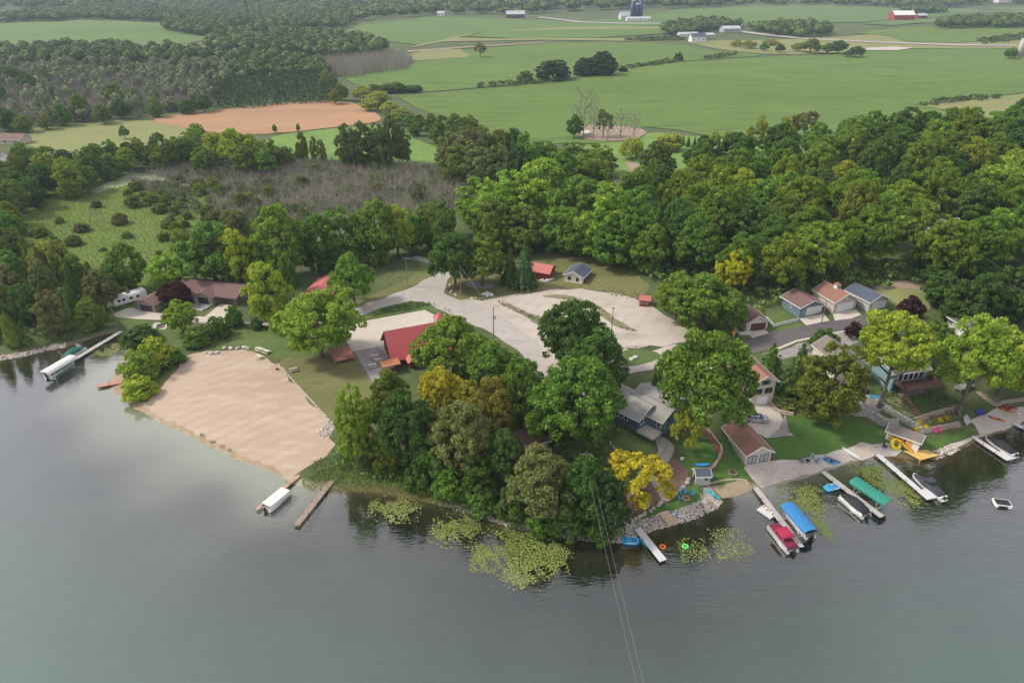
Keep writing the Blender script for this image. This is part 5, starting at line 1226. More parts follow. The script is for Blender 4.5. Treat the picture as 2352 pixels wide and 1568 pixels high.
# farms
def farm(name, label, cat, x, y, ang, L, D, hw, hr, wm, rm, ridge='along', wins=3, group=None):
    o = building(name, label, cat, x, y, ang, L, D, hw, hr, wm, rm, wm, ridge, 0.6, group=group, lift=1.0)
    for k in range(wins): window(o,'f',L,D,-L/2+L*(k+0.5)/wins,1.2,1.4,1.8,wm)
    return o
farm('barn', 'long grey roofed barn beside the far highway', 'barn', 1163, 42, 5, 32, 14, 5, 5, flat('dark_barn_wood',(0.10,0.085,0.085)), GALV)
farm('farmhouse', 'tiny white farmhouse at the edge of the distant woods', 'house', 1005, 38, 0, 12, 8, 4, 3, WHT, GALV, wins=2)
farm('barn', 'white dairy barn with pale roof below the blue silos', 'barn', 1425, 46, 8, 26, 12, 5, 6, WHT, GALV)
farm('long_barn', 'low white barn wing in front of the blue silos', 'barn', 1440, 50, 4, 40, 12, 3.5, 2.5, WHT, GALV, wins=6)
farm('barn', 'grey metal barn with white end among the hamlet trees', 'barn', 1662, 76, 12, 26, 14, 4.5, 3.2, GRY, GALV)
farm('church', 'white church with a short steeple in the hamlet', 'church', 1638, 60, 10, 10, 16, 6, 5, WHT, GALV, 'away', 2)
farm('farmhouse', 'white house behind the grey metal barn of the hamlet', 'house', 1682, 63, 10, 16, 9, 5, 3.5, WHT, GALV)
farm('farmhouse', 'white two storey farmhouse with grey roof below the hamlet', 'house', 1588, 98, 10, 19, 10, 5.5, 3.5, WHT, SHD)
farm('long_shed', 'long white shed left of the two storey farmhouse', 'shed', 1560, 86, 8, 26, 8, 3, 2, WHT, GALV)
farm('garage', 'grey roofed outbuilding behind the two storey farmhouse', 'garage', 1618, 90, 10, 13, 9, 4, 2, GRY, GALV)
farm('red_barn', 'red barn with white metal roof on the far right rise', 'barn', 2053, 47, 8, 38, 18, 7, 6, flat('far_barn_red',(0.36,0.07,0.06)), WHT, wins=5)
farm('red_shed', 'low dark red shed right of the far red barn', 'shed', 2108, 43, 6, 18, 10, 4, 3, BARN, GALV)
farm('barn', 'white farm building at the top of the far right fields', 'barn', 2292, 9, 4, 50, 20, 7, 5, WHT, GALV, wins=5)
farm('farmhouse', 'grey roofed farmhouse among trees in the far left fields', 'house', 285, 121, 4, 22, 10, 4, 3, BEIG, SHT)
farm('shed', 'white roofed farm shed in front of the far left fields', 'shed', 402, 121, 3, 22, 10, 3.5, 2.2, BEIG, WHT)
def silo(name, label, x, y, r, h, m, dm, group=None):
    p = W(x, y); t = thing(name, label, 'silo', p, 0, group)
    MB().tube((0,0,-1),(0,0,h),r,r,16).build('silo_body', m, t, True)
    rings = [[(r*math.cos(a)*math.cos(i*math.pi/8),r*math.cos(a)*math.sin(i*math.pi/8),h+r*0.6*math.sin(a)) for i in range(16)] for a in (0,0.5,1.0,1.45)]
    MB().loft(rings).build('dome', dm, t, True)
NAVY = flat('navy_silo', (0.035,0.05,0.12), 0.4)
for k, (x, h) in enumerate(((1452,30),(1461,24),(1470,32))): silo('blue_silo', ['left blue silo with white dome behind the dairy barn','middle shortest blue silo behind the dairy barn','tallest blue silo of the three behind the dairy barn'][k], x, 47, 3.6, h, NAVY, WHT)
silo('concrete_silo', 'left concrete silo beside the drooping tree', 2338, 132, 2.4, 17, TAN, GALV); silo('concrete_silo', 'right concrete silo of the pair beside the drooping tree', 2347, 132, 2.4, 19, TAN, GALV)
# radio mast
p = W(577, 78); t = thing('radio_mast', 'thin lattice radio mast rising above the far woods', 'mast', p)
for k in range(3):
    a = k*2.094; MB().tube((1.6*math.cos(a),1.6*math.sin(a),-1),(0.3*math.cos(a),0.3*math.sin(a),95),0.22,0.16,4).build('mast_leg', DRK, t)
b = MB()
for i in range(24):
    f = i/24; r0 = 1.6*(1-f)+0.3*f; z = 95*f
    for k in range(3): b.tube((r0*math.cos(k*2.094),r0*math.sin(k*2.094),z),(r0*math.cos((k+1)*2.094),r0*math.sin((k+1)*2.094),z+3.9),0.1,0.1,3)
b.build('lattice', DRK, t)
# paddock shelter
p = W(1345,312); t = thing('paddock_shelter', 'small white shelter on the dirt paddock under bare trees', 'shelter', p, 0.2)
MB().cbox((0,0,2.2),(5,3.5,0.15),rx=0.15).build('roof', WHT, t)
for x in (-2.2,2.2):
    for y in (-1.4,1.4): MB().box(x-0.1,x+0.1,y-0.1,y+0.1,-0.3,2.05+y*0.1).build('post', WHT, t)

# ---------------------------------------------------------------- docks and boats
DKW = flat('white_dock_panel', (0.52,0.52,0.54), 0.6, 0.08); DKG = flat('grey_dock_board', (0.40,0.385,0.37), 0.8, 0.15, 2.0); DKB = flat('weathered_dock_board', (0.30,0.24,0.20), 0.9, 0.3, 1.5); DKR = flat('red_dock_board', (0.45,0.24,0.18), 0.85, 0.2, 1.5); DKT = flat('tan_dock_board', (0.42,0.29,0.20), 0.85, 0.25, 1.5)
YDK = flat('yellow_deck_board', (0.58,0.40,0.13), 0.75, 0.15, 2.0); ALU = mat('aluminium', (0.62,0.63,0.65), 0.35, metal=0.6); HULL = flat('white_hull', (0.68,0.68,0.68), 0.35, 0.05)
def fabric(name, c): return flat(name, c, 0.75, 0.12, 0.8)
CBLU = fabric('blue_canvas', (0.035,0.19,0.44)); CGRN = fabric('green_canvas', (0.03,0.22,0.17)); CMAR = fabric('maroon_canvas', (0.16,0.018,0.045)); CRED = fabric('crimson_canvas', (0.36,0.025,0.07)); CBLK = fabric('black_canvas', (0.025,0.026,0.032)); CNAV = fabric('charcoal_canvas', (0.045,0.05,0.062)); CWHT = fabric('white_canvas', (0.60,0.60,0.58)); CDGR = fabric('dark_green_canvas', (0.02,0.11,0.085))
def dock(label, a, b, w, m, plen=3.0, z=0.55, wide_end=0.0, group=None, name='dock'):
    A, B = WL(*a, z), WL(*b, z); d = B-A; ln = d.length; ang = math.atan2(d.y, d.x)
    t = thing(name, label, 'dock', (A.x, A.y, 0), ang, group)
    n = max(2, round(ln/plen))
    for i in range(n):
        x0, x1 = ln*i/n, ln*(i+1)/n-0.05
        hw = w/2+(wide_end if i == n-1 else 0)
        MB().box(x0, x1, -hw if i < n-1 else -w/2, hw, z-0.10, z).build('deck_panel', m, t)
        for s in (-1, 1): MB().tube((x0+0.15, s*(w/2+0.06), -1.6), (x0+0.15, s*(w/2+0.06), z+(0.55 if i % 2 else 0.15)), 0.045, 0.045, 6).build('post', DRK, t)
    b = MB(); b.box(0, ln-0.05, -w/2+0.05, -w/2+0.15, z-0.26, z-0.102); b.box(0, ln-0.05, w/2-0.15, w/2-0.05, z-0.26, z-0.102); b.build('stringer', DRK, t)
    return t
dock('short tan wooden dock running out from the corner of the sand beach', (687,1091), (589,1169), 0.9, DKT)
dock('long weathered brown dock beside the white pontoon boat', (763,1102), (680,1206), 1.15, DKB)
dock('long pale dock reaching into the channel past the boat canopy', (279,760), (168,826), 1.3, DKG)
dock('short red dock at the tip of the sand spit', (283,876), (222,886), 1.4, DKR)
dock('white dock below the riprap beside the blue pedal boat', (1464,1212), (1524,1287), 1.35, DKW)
dock('grey dock between the maroon pontoon and the blue canopy lift', (1735,1118), (1841,1256), 1.15, DKG)
dock('grey dock between the black covered boat and the green canopy lift', (1890,1082), (2027,1186), 1.15, DKG)
dock('white dock beside the charcoal covered speedboat', (2015,1042), (2136,1146), 1.15, DKW, wide_end=1.0)
dock('white dock beside the black tarped boat near the kayak beach', (2234,1001), (2318,1056), 1.1, DKW, wide_end=0.8)
dock('white dock at the far end of the kayak beach', (2324,969), (2380,996), 1.1, DKW)
def arc(x, w, h, z0, n=9, p=2.4):
    out = []
    for i in range(n):
        t = math.pi*i/(n-1); c, s = math.cos(t), math.sin(t)
        out.append((x, w/2*math.copysign(abs(c)**(2/p), c), z0+h*abs(s)**(2/p)))
    return out
def motor(t, x, z=0.2):
    m = MB(); m.loft([[(x-0.32,-0.18,z+0.35),(x+0.22,-0.18,z+0.35),(x+0.22,0.18,z+0.35),(x-0.32,0.18,z+0.35)],[(x-0.30,-0.16,z+0.85),(x+0.16,-0.16,z+0.85),(x+0.16,0.16,z+0.85),(x-0.30,0.16,z+0.85)]]); m.box(x-0.12,x+0.08,-0.07,0.07,-0.5,z+0.35)
    m.tube((x-0.3,0,-0.35),(x+0.1,0,-0.35),0.07,0.05); m.build('outboard_motor', DRK, t)
def pontoon(label, c, head, L, cover, wd=2.4, side=ALU, cov='flat', top=None, z=0.0):
    """head: photo point the bow points to"""
    A, B = WL(*c, 0.5), WL(*head, 0.5); ang = math.atan2(B.y-A.y, B.x-A.x)
    t = thing('pontoon_boat', label, 'boat', (A.x, A.y, z), ang)
    for s in (-1, 1):
        b = MB(); y = s*(wd/2-0.32)
        b.tube((-L/2,y,0.12),(L/2-0.7,y,0.12),0.32,0.32,10); b.tube((L/2-0.7,y,0.12),(L/2,y,0.28),0.32,0.06,10); b.build('pontoon', ALU, t, True)
    MB().box(-L/2+0.1,L/2-0.25,-wd/2,wd/2,0.45,0.55).build('deck_floor', DKG, t)
    for s in (-1, 1): MB().box(-L/2+0.3,L/2-0.5,s*(wd/2-0.04)-0.02,s*(wd/2-0.04)+0.02,0.55,1.1).build('fence_panel', side, t)
    MB().box(L/2-0.52,L/2-0.48,-wd/2+0.05,wd/2-0.05,0.55,1.1).build('fence_panel', side, t)
    motor(t, -L/2-0.15, 0.15)
    if cov == 'flat':
        MB().loft([[(x,wd/2*a*k,zz) for a, zz in ((-1,1.12),(-0.96,1.3),(0.96,1.3),(1,1.12))] for x, k in ((-L/2+0.35,0.94),(-L/2+0.6,1.0),(L/2-0.7,1.0),(L/2-0.4,0.94))]).build('cover', cover, t)
    elif cov == 'hump':
        MB().loft([arc(x, wd*k, h, 0.95) for x, k, h in ((-L/2+0.3,0.9,0.15),(-L/2+1.0,1.0,0.55),(-L/2+2.0,1.0,0.95),(0.3,1.0,0.95),(1.4,1.0,0.6),(L/2-0.4,0.85,0.15))]).build('cover', cover, t, True)
    elif cov == 'bimini':
        MB().loft([arc(x, wd*k, h, 0.95) for x, k, h in ((-L/2+0.3,0.95,0.25),(-L/2+1.0,1.0,0.35),(0.2,1.0,0.4),(L/2-1.2,1.0,0.5),(L/2-0.4,0.85,0.15))]).build('cover', cover, t, True)
        MB().loft([arc(x, wd*1.0, h, 1.95, 9, 4) for x, h in ((-1.6,0.16),(-0.4,0.24),(0.9,0.16))]).build('canopy', top, t, True)
        for x in (-1.5,0.8):
            for s in (-1, 1): MB().tube((x,s*wd*0.46,1.0),(x,s*wd*0.47,1.98),0.04).build('canopy_frame', ALU, t)
        MB().loft([[(0.95,-wd*0.45,1.3),(0.95,wd*0.45,1.3),(0.95,wd*0.47,1.96),(0.95,-wd*0.47,1.96)],[(1.05,-wd*0.45,1.3),(1.05,wd*0.45,1.3),(1.05,wd*0.47,1.96),(1.05,-wd*0.47,1.96)]]).build('windscreen', cover, t)
    return t
def speedboat(label, c, head, L, cover, hull=HULL, wd=2.2, tower=False):
    A, B = WL(*c, 0.5), WL(*head, 0.5); ang = math.atan2(B.y-A.y, B.x-A.x)
    t = thing('covered_speedboat', label, 'boat', (A.x, A.y, 0), ang)
    rings = []
    for f, k in ((-0.5,0.9),(-0.2,1.0),(0.15,0.98),(0.35,0.72),(0.46,0.36),(0.5,0.06)):
        x = f*L; w = wd/2*k; keel = -0.3+max(0, f-0.25)*1.6
        rings.append([(x,-w,0.85+0.1*f),(x,-w*0.8,0.1+max(0,f)*0.3),(x,0,keel),(x,w*0.8,0.1+max(0,f)*0.3),(x,w,0.85+0.1*f)])
    MB().loft(rings).build('hull', hull, t)
    MB().loft([arc(f*L, wd*k*1.03, h, 0.82) for f, k, h in ((-0.46,0.88,0.15),(-0.3,0.96,0.35),(-0.08,1.0,0.85),(0.08,0.98,0.9),(0.18,0.9,0.55),(0.36,0.68,0.25),(0.47,0.3,0.1))]).build('cover', cover, t, True)
    if tower:
        b = MB()
        for s in (-1, 1): b.path([(0.4,s*wd*0.45,1.0),(0.0,s*wd*0.42,2.1),(-0.6,s*wd*0.42,2.1)],0.05)
        b.tube((0,-wd*0.42,2.1),(0,wd*0.42,2.1),0.05); b.build('tower_frame', DRK, t)
        MB().box(-0.9,0.6,-wd*0.42,wd*0.42,2.12,2.2).build('tower_top', cover, t)
    motor(t, -L/2-0.2, 0.2); MB().box(-L/2-0.5,-L/2,-wd*0.35,wd*0.35,0.2,0.26).build('swim_step', HULL, t)
    return t
def canopy_lift(label, c, head, L, m, wd=3.0, zt=2.5):
    A, B = WL(*c, zt), WL(*head, zt); ang = math.atan2(B.y-A.y, B.x-A.x)
    t = thing('boat_lift', label, 'boat lift', (A.x, A.y, 0), ang)
    prof = [(-1.0,-0.42),(-1.0,-0.05),(-0.72,0.28),(-0.1,0.42),(0.1,0.42),(0.72,0.28),(1.0,-0.05),(1.0,-0.42)]
    inner = [(a*0.985, z-0.05) for a, z in prof[::-1]]
    rings = [[(x, wd/2*a*k, zt+z*k2) for a, z in prof+inner] for x, k, k2 in ((-L/2,0.9,0.9),(-L/2+0.5,1.0,1.0),(L/2-0.5,1.0,1.0),(L/2,0.9,0.9))]
    MB().loft(rings).build('canopy', m, t)
    for x in (-L*0.32, L*0.32):
        for s in (-1, 1): MB().tube((x,s*(wd/2-0.12),-1.5),(x,s*(wd/2-0.12),zt-0.05),0.05).build('post', ALU, t)
        MB().box(x-0.06,x+0.06,-wd/2+0.12,wd/2-0.12,0.0,0.12).build('cross_beam', ALU, t)
    for s in (-1, 1): MB().box(-L*0.34,L*0.34,s*(wd/2-0.12)-0.04,s*(wd/2-0.12)+0.04,zt-0.12,zt-0.04).build('top_rail', ALU, t)
    b = MB(); b.torus((0,0,0),0.4,0.03,12,5); b.v = [(L*0.32+v[0]*0.02+v[1]*0.0, -wd/2-0.02+v[2], 1.2+v[0]) if False else (L*0.32+v[0], -wd/2-0.02+v[2], 1.3+v[1]) for v in b.v]; b.build('winch_wheel', ALU, t)
    return t
TEALB = flat('teal_boat_paint', (0.02,0.22,0.22), 0.4, 0.1)
pontoon('white pontoon boat with a flat white cover beside the tan wooden dock', (636,1147), (658,1129), 5.8, CWHT, 2.3, HULL, 'flat')
pontoon('maroon pontoon boat with a crimson canopy at the grey dock', (1797,1234), (1775,1207), 6.6, CMAR, 2.4, ALU, 'bimini', CRED)
canopy_lift('boat lift with a bright blue canopy beside the maroon pontoon', (1835,1187), (1813,1162), 7.2, CBLU, 2.7, 2.3)
pontoon('silver pontoon boat resting under the bright blue canopy', (1838,1204), (1816,1179), 6.4, CNAV, 2.2, HULL, 'flat')
canopy_lift('boat lift with a dark green canopy beside the long lily pad strip', (2000,1126), (1965,1103), 7.4, CGRN, 2.7, 2.4)
pontoon('silver pontoon boat with a domed black cover at the grey dock', (1962,1160), (1933,1136), 6.2, CBLK, 2.3, HULL, 'hump')
speedboat('speedboat under a charcoal cover with a raised tower at the white dock', (2131,1116), (2098,1090), 7.2, CNAV, tower=True)
speedboat('black tarped boat at the white dock near the kayak beach', (2297,1024), (2268,1006), 6.6, CBLK)
canopy_lift('boat lift with a white canopy at the end of the channel dock', (134,837), (158,823), 8.6, CWHT, 2.8, 2.4)
pontoon('teal pontoon boat under the white canopy in the channel', (136,846), (160,831), 7.4, CNAV, 2.2, TEALB, 'flat')
t = pontoon('pontoon boat under a dark green cover in the channel', (172,811), (192,800), 6.2, CDGR, 2.3, HULL, 'hump')
b = MB(); b.tube((-2.8,1.0,0.8),(-3.0,1.0,2.8),0.03); b.build('flag_pole', ALU, t); MB().box(-3.5,-3.0,0.99,1.01,1.9,2.7).build('flag', flat('red_white_flag', (0.5,0.12,0.12), 0.8, 0.1), t)
# raft with chairs, swim float
p = WL(1762,1174,0.4); t = thing('floating_platform', 'small floating platform with two seats beside the grey dock', 'float', (p.x,p.y,0), math.radians(-55))
MB().box(-1.5,1.5,-1.0,1.0,0.1,0.4).build('float_deck', DKW, t); MB().box(-1.4,1.4,-0.9,0.9,-0.3,0.098).build('float_tank', DRK, t)
for x in (-0.6,0.7): MB().cbox((x,0.2,0.55),(0.6,0.6,0.3)).build('seat', CRM, t); MB().cbox((x-0.28,0.2,0.85),(0.1,0.6,0.5),ry=-0.3).build('seat_back', CRM, t)
p = WL(2303,1153,0.6); t = thing('swim_raft', 'square swim raft with a black top floating offshore', 'raft', (p.x,p.y,0), math.radians(-12))
MB().box(-1.4,1.4,-0.95,0.95,0.45,0.6).build('raft_frame', HULL, t); MB().box(-1.25,1.25,-0.8,0.8,0.602,0.64).build('raft_top', CBLK, t)
for s in (-1, 1): MB().tube((s*1.1,-0.95,0.15),(s*1.1,0.95,0.15),0.3,0.3,10).build('float_tube', HULL, t, True)
def small_hull(name, label, cat, p, ang, L, w, h, m, inner=None, tilt=0.0, group=None, roll=0.0, double=True):
    t = thing(name, label, cat, p, ang, group); t.rotation_euler = (roll, tilt, ang)
    rings = []; n = 9
    for i in range(n):
        f = -1+2*i/(n-1); k = max(0.04, (1-abs(f)**2.2)) if double else max(0.35 if f < 0 else 0.1, (1-abs(f)**2.6))
        x = f*L/2; ww = w/2*k; lift = 0.25*h*abs(f)**2
        rings.append([(x,-ww,h+lift),(x,-ww*0.75,h*0.3+lift),(x,0,lift),(x,ww*0.75,h*0.3+lift),(x,ww,h+lift)])
    MB().loft(rings).build('hull', m, t, False)
    if inner:
        for x in ((-0.15*L, 0.18*L) if L > 3 else (0.0,)): MB().loft([[(x+a*0.32,b_*w*0.27,h+0.03) for a, b_ in ((-1,-0.7),(-0.7,-1),(0.7,-1),(1,-0.7),(1,0.7),(0.7,1),(-0.7,1),(-1,0.7))],[(x+a*0.34,b_*w*0.3,h+0.07) for a, b_ in ((-1,-0.7),(-0.7,-1),(0.7,-1),(1,-0.7),(1,0.7),(0.7,1),(-0.7,1),(-1,0.7))]]).build('cockpit', inner, t)
    return t
def paint(name, c): return flat(name, c, 0.4, 0.08)
PBL = paint('blue_plastic', (0.03,0.20,0.50)); PSK = paint('sky_blue_plastic', (0.05,0.36,0.60)); PTL = paint('turquoise_plastic', (0.02,0.45,0.42)); POR = paint('orange_plastic', (0.62,0.15,0.02)); PRD = paint('red_plastic', (0.50,0.05,0.03)); PYL = paint('yellow_plastic', (0.62,0.48,0.03)); PWH = paint('white_plastic', (0.66,0.66,0.66)); PLG = paint('lime_plastic', (0.10,0.62,0.12)); PNK = paint('pink_plastic', (0.45,0.06,0.16)); PAD = paint('blue_pad', (0.08,0.16,0.40))
def pedal_boat(label, c, ang, m, L=3.0, w=1.7):
    p = WL(*c, 0.3); t = thing('pedal_boat', label, 'boat', (p.x,p.y,-0.05), math.radians(ang))
    out = []
    for zz, k in ((0.0,0.82),(0.35,1.0),(0.5,1.0)):
        out.append([(L/2*a*k, w/2*b_*k, zz) for a, b_ in ((-1,-0.7),(-0.85,-1),(0.7,-1),(1,-0.6),(1,0.6),(0.7,1),(-0.85,1),(-1,0.7))])
    MB().loft(out).build('hull', m, t)
    for s in (-1, 1): MB().box(-0.9,0.9,s*w/2*0.97-0.06,s*w/2*0.97+0.06,0.502,0.56).build('gunwale', PWH, t)
    for s in (-0.38,0.38): MB().cbox((-0.4,s,0.62),(0.5,0.55,0.2)).build('seat', m, t); MB().cbox((-0.7,s,0.85),(0.1,0.55,0.5),ry=-0.25).build('seat_back', m, t)
    MB().box(0.2,1.1,-0.5,0.5,0.503,0.53).build('foot_well', PAD, t)
pedal_boat('sky blue pedal boat floating beside the riprap', (1448,1241), -4, PSK)
pedal_boat('blue pedal boat tied between shore and the black covered pontoon', (1911,1119), 18, PSK, 3.4, 1.5)
small_hull('kayak', 'turquoise kayak floating partly under the white dock', 'kayak', WL(1487,1253,0.0)+Vector((0,0,-0.05)), math.radians(-52), 4.0, 0.9, 0.34, PTL, None)
for x, y, m, lb in ((1522,1255,POR,'orange swim ring floating beside the white dock'),(1574,1254,PLG,'lime green swim ring floating off the riprap')):
    p = WL(x,y,0.1); MBt = MB().torus((0,0,0.12),0.42,0.17,20,9); o_ = MBt.build('swim_ring', m, None, True); o_.location = (p.x,p.y,0); tag(o_, lb, 'swim ring')
def on_land(name, label, x, y, ang, L, w, h, m, inner=None, **k):
    return small_hull(name, label, 'kayak', W(x,y)+Vector((0,0,0.06)), math.radians(ang), L, w, h, m, inner, **k)
on_land('kayak', 'turquoise kayak lying on the pad beside the small grey shed', 1636, 1137, -50, 3.6, 0.8, 0.32, PTL, PAD)
on_land('paddle_board', 'white paddle board with a blue pad on the grass above the riprap', 1547, 1181, -32, 3.3, 0.8, 0.14, PWH, PAD)
on_land('kayak', 'blue kayak on the gravel beside the beach chairs', 1901, 1060, -38, 3.6, 0.75, 0.3, PSK, DRK); on_land('kayak', 'red trimmed blue kayak beside its twin on the gravel', 1910, 1057, -38, 3.4, 0.7, 0.3, PBL, PRD)
on_land('canoe', 'white canoe lying on the gravel beside the rock edge', 1953, 1044, -62, 4.6, 0.9, 0.4, PWH, None)
on_land('kayak', 'long orange kayak alone on the kayak beach', 2282, 962, -36, 4.4, 0.7, 0.3, POR, DRK); on_land('kayak', 'orange kayak at the near side of the rack of kayaks', 2303, 942, -32, 4.2, 0.75, 0.3, POR, DRK); on_land('kayak', 'red kayak in the rack of kayaks', 2312, 936, -34, 3.8, 0.7, 0.3, PRD, DRK); on_land('kayak', 'white kayak in the rack of kayaks', 2322, 946, -34, 3.8, 0.7, 0.3, PWH, PRD)
on_land('upturned_boat', 'left blue boat standing on end at the kayak beach', 2246, 950, 80, 2.4, 0.8, 0.4, paint('royal_plastic',(0.05,0.09,0.42)), None); on_land('upturned_boat', 'right blue boat standing beside its twin at the kayak beach', 2255, 949, 80, 2.4, 0.8, 0.4, paint('royal_plastic',(0.05,0.09,0.42)), None)
on_land('dinghy', 'pale grey dinghy leaning at the end of the terrace wall', 2219, 968, 62, 4.2, 1.3, 0.5, paint('pale_grey_hull',(0.42,0.46,0.46)), None)
# ramp boards beside the kayak
p = W(1624,1150); t = thing('boat_ramp', 'weathered wooden boat ramp running into the water beside the kayak', 'ramp', (p.x,p.y,p.z), math.radians(-50)); t.rotation_euler = (0, 0.13, math.radians(-50))
for k in range(3): MB().box(-2.2,2.2,-0.5+k*0.34,-0.19+k*0.34,0.05,0.12).build('plank', DKB, t)
for x in (-1.8,0,1.8): MB().box(x-0.08,x+0.08,-0.5,0.5,-0.1,0.049).build('cross_beam', DKB, t)

# ---------------------------------------------------------------- small shed, open boathouse
o = building('garden_shed', 'small grey shed with a dark roof beside the boulder row', 'shed', 1597, 1113, 2, 2.7, 2.2, 2.0, 0.75, GRY, SHD, WHT, 'along', 0.2)
window(o,'f',2.7,2.2,0.6,1.1,0.6,0.5,DRK); door(o,'l',2.7,2.2,0,DRK,DRK,0.9,1.7)
q = W(1609,1105); small_hull('kayak', 'blue kayak stored on the roof of the small grey shed', 'kayak', (q.x+0.2, q.y+1.2, o.location.z+2.86), math.radians(4), 3.2, 0.75, 0.32, PBL, None)
o = building('open_boathouse', 'white open sided boathouse with a taupe roof above the yellow deck', 'boathouse', 2105, 1041, -40, 6.2, 3.0, 2.1, 0.8, WHT, SHT, WHT, 'along', 0.35, 'B')
window(o,'r',6.2,3.0,0,0.9,0.7,0.8,DRK)
MB().box(*panel('f',6.2,3.0,-0.4,0.15,4.6,1.75,0.0,0.03)).build('yellow_wall', YDK, o)
for k in range(4): MB().box(*panel('f',6.2,3.0,-1.4+k*0.6,0.5,0.28,1.1,0.035,0.03)).build('life_vest', DRK, o)
t = deck('yellow_deck', 'bright yellow wooden deck over the water below the open boathouse', [(2074,1038),(2128,1034),(2152,1053),(2111,1064)], 0.55, YDK, False)
p = W(2075,1030); t = thing('water_slide', 'orange and yellow inflatable slide leaning on the open boathouse', 'slide', p, math.radians(-40))
MB().loft([[(x,y-0.5,z),(x,y+0.5,z),(x,y+0.5,z+0.25),(x,y-0.5,z+0.25)] for x, y, z in ((-1.6,0,1.7),(-0.8,0,1.5),(0.6,0,0.5),(1.8,0,0.05))]).build('slide_bed', POR, t)
for s in (-0.55,0.55): MB().path([(-1.6,s,1.95),(-0.8,s,1.75),(0.6,s,0.8),(1.8,s,0.3)],0.14,6).build('side_tube', PYL, t)
for s in (-0.4,0.4): MB().tube((-1.5,s,-0.1),(-1.5,s,1.7),0.07).build('support', YDK, t)
p = W(2056,1026); b = MB().torus((0,0,0),0.95,0.38,20,9); ob = b.build('towable_tube', PYL, None, True); ob.location = p+Vector((0,0,0.75)); ob.rotation_euler = (0.9,0,0.2); tag(ob, 'large round yellow towable tube standing beside the open boathouse', 'tube')

# ---------------------------------------------------------------- vehicles
SILV = flat('silver_car_paint', (0.42,0.46,0.52), 0.25, 0.04, metal=0.5)
p = W(1738,966); t = thing('parked_suv', 'silver sport utility vehicle parked on the concrete drive below the tan house', 'car', p+Vector((0,0,0.02)), math.radians(-3))
prof = [(-2.3,0.35),(-2.35,0.8),(-2.25,1.05),(1.0,1.08),(1.9,0.98),(2.3,0.8),(2.35,0.4),(2.2,0.3),(-2.15,0.3)]
rings = [[(x*0.97, s*0.93, z) for x, z in prof] for s in (-1,)]+[[(x, s*0.9, z) for x, z in prof] for s in (-0.85,0.85)]+[[(x*0.97, 0.93, z) for x, z in prof]]
MB().loft([[(x*0.985,-0.93,z) for x, z in prof],[(x,-0.80,z+0.01) for x, z in prof],[(x,0.80,z+0.01) for x, z in prof],[(x*0.985,0.93,z) for x, z in prof]]).build('body', SILV, t)
def house_ring(z, xb, xf, w): return [(xb,-w,z),(xf,-w,z),(xf,w,z),(xb,w,z)]
MB().loft([house_ring(1.07,-2.2,1.15,0.86), house_ring(1.58,-1.85,0.35,0.70)]).build('cabin_glass', GLASS, t)
r_ = MB().loft([house_ring(1.582,-1.9,0.38,0.72), house_ring(1.66,-1.75,0.2,0.62)]).build('roof', SILV, t)
MB().box(-0.9,0.1,-0.45,0.45,1.662,1.675).build('sunroof', GLASS, r_)
for s in (-1, 1):
    for x in (-1.0,-0.05): MB().loft([[(x-0.05,s*0.865,1.07),(x+0.05,s*0.865,1.07),(x+0.05,s*0.875,1.08),(x-0.05,s*0.875,1.08)],[(x-0.1,s*0.71,1.58),(x,s*0.71,1.58),(x,s*0.725,1.58),(x-0.1,s*0.725,1.58)]]).build('pillar', SILV, t)
    MB().box(2.22,2.36,s*0.72-0.14,s*0.72+0.14,0.68,0.82).build('headlight', PWH, t); MB().box(-2.37,-2.25,s*0.74-0.12,s*0.74+0.12,0.75,1.0).build('tail_light', PRD, t)
    MB().box(0.65,0.85,s*0.93,s*0.93+s*0.16 if s > 0 else s*0.93, 1.05,1.2).build('mirror', SILV, t) if s > 0 else MB().box(0.65,0.85,-1.09,-0.93,1.05,1.2).build('mirror', SILV, t)
    for x in (-1.42,1.45):
        w_ = MB().tube((x,s*0.74,0.36),(x,s*0.96,0.36),0.36,0.36,16).build('wheel', DRK, t); MB().tube((x,s*0.962,0.36),(x,s*0.975,0.36),0.22,0.2,12).build('rim', ALU, w_)
p = W(300,694); t = thing('travel_trailer', 'white travel trailer parked beside the small brown garage', 'trailer', p, math.radians(47+180))
prf = [(-4.6,0.55),(-4.6,2.9),(-4.4,3.05),(3.4,3.05),(4.2,2.7),(4.7,1.9),(4.6,0.9),(4.3,0.55)]
MB().prism_y(prf,-1.25,1.25).build('body', WHT, t)
MB().box(-2.8,0.8,1.25,1.65,0.8,2.7).build('slide_out', WHT, t)
for y, xs in ((1.66,(-1.9,0.0)),(1.26,(1.9,3.2))):
    for x in xs: MB().box(x-0.45,x+0.45,y-0.005,y+0.02,1.5,2.3).build('window', GLASS, t)
for x in (-3.2,0.2,2.8): MB().box(x-0.5,x+0.5,-1.27,-1.25,1.5,2.3).build('window', GLASS, t)
MB().box(-1.9,-1.2,-1.28,-1.25,0.7,2.5).build('door', GRY, t); MB().box(-4.0,3.8,1.251,1.262,0.75,1.0).build('stripe', GRY, t)
MB().cbox((4.62,0,1.5),(0.06,2.0,0.6),ry=-0.1).build('front_cap', GRY, t)
r_ = MB().box(-0.6,0.5,-0.4,0.4,3.05,3.35).build('air_conditioner', DRK, t); MB().box(-2.6,-2.1,-0.3,0.3,3.05,3.15).build('roof_vent', GRY, t)
for s in (-1, 1):
    for x in (-0.9,0.0): MB().tube((x,s*1.0,0.36),(x,s*1.22,0.36),0.36,0.36,14).build('wheel', DRK, t)
MB().tube((4.5,0,0.5),(5.6,0,0.5),0.07).build('hitch', DRK, t)
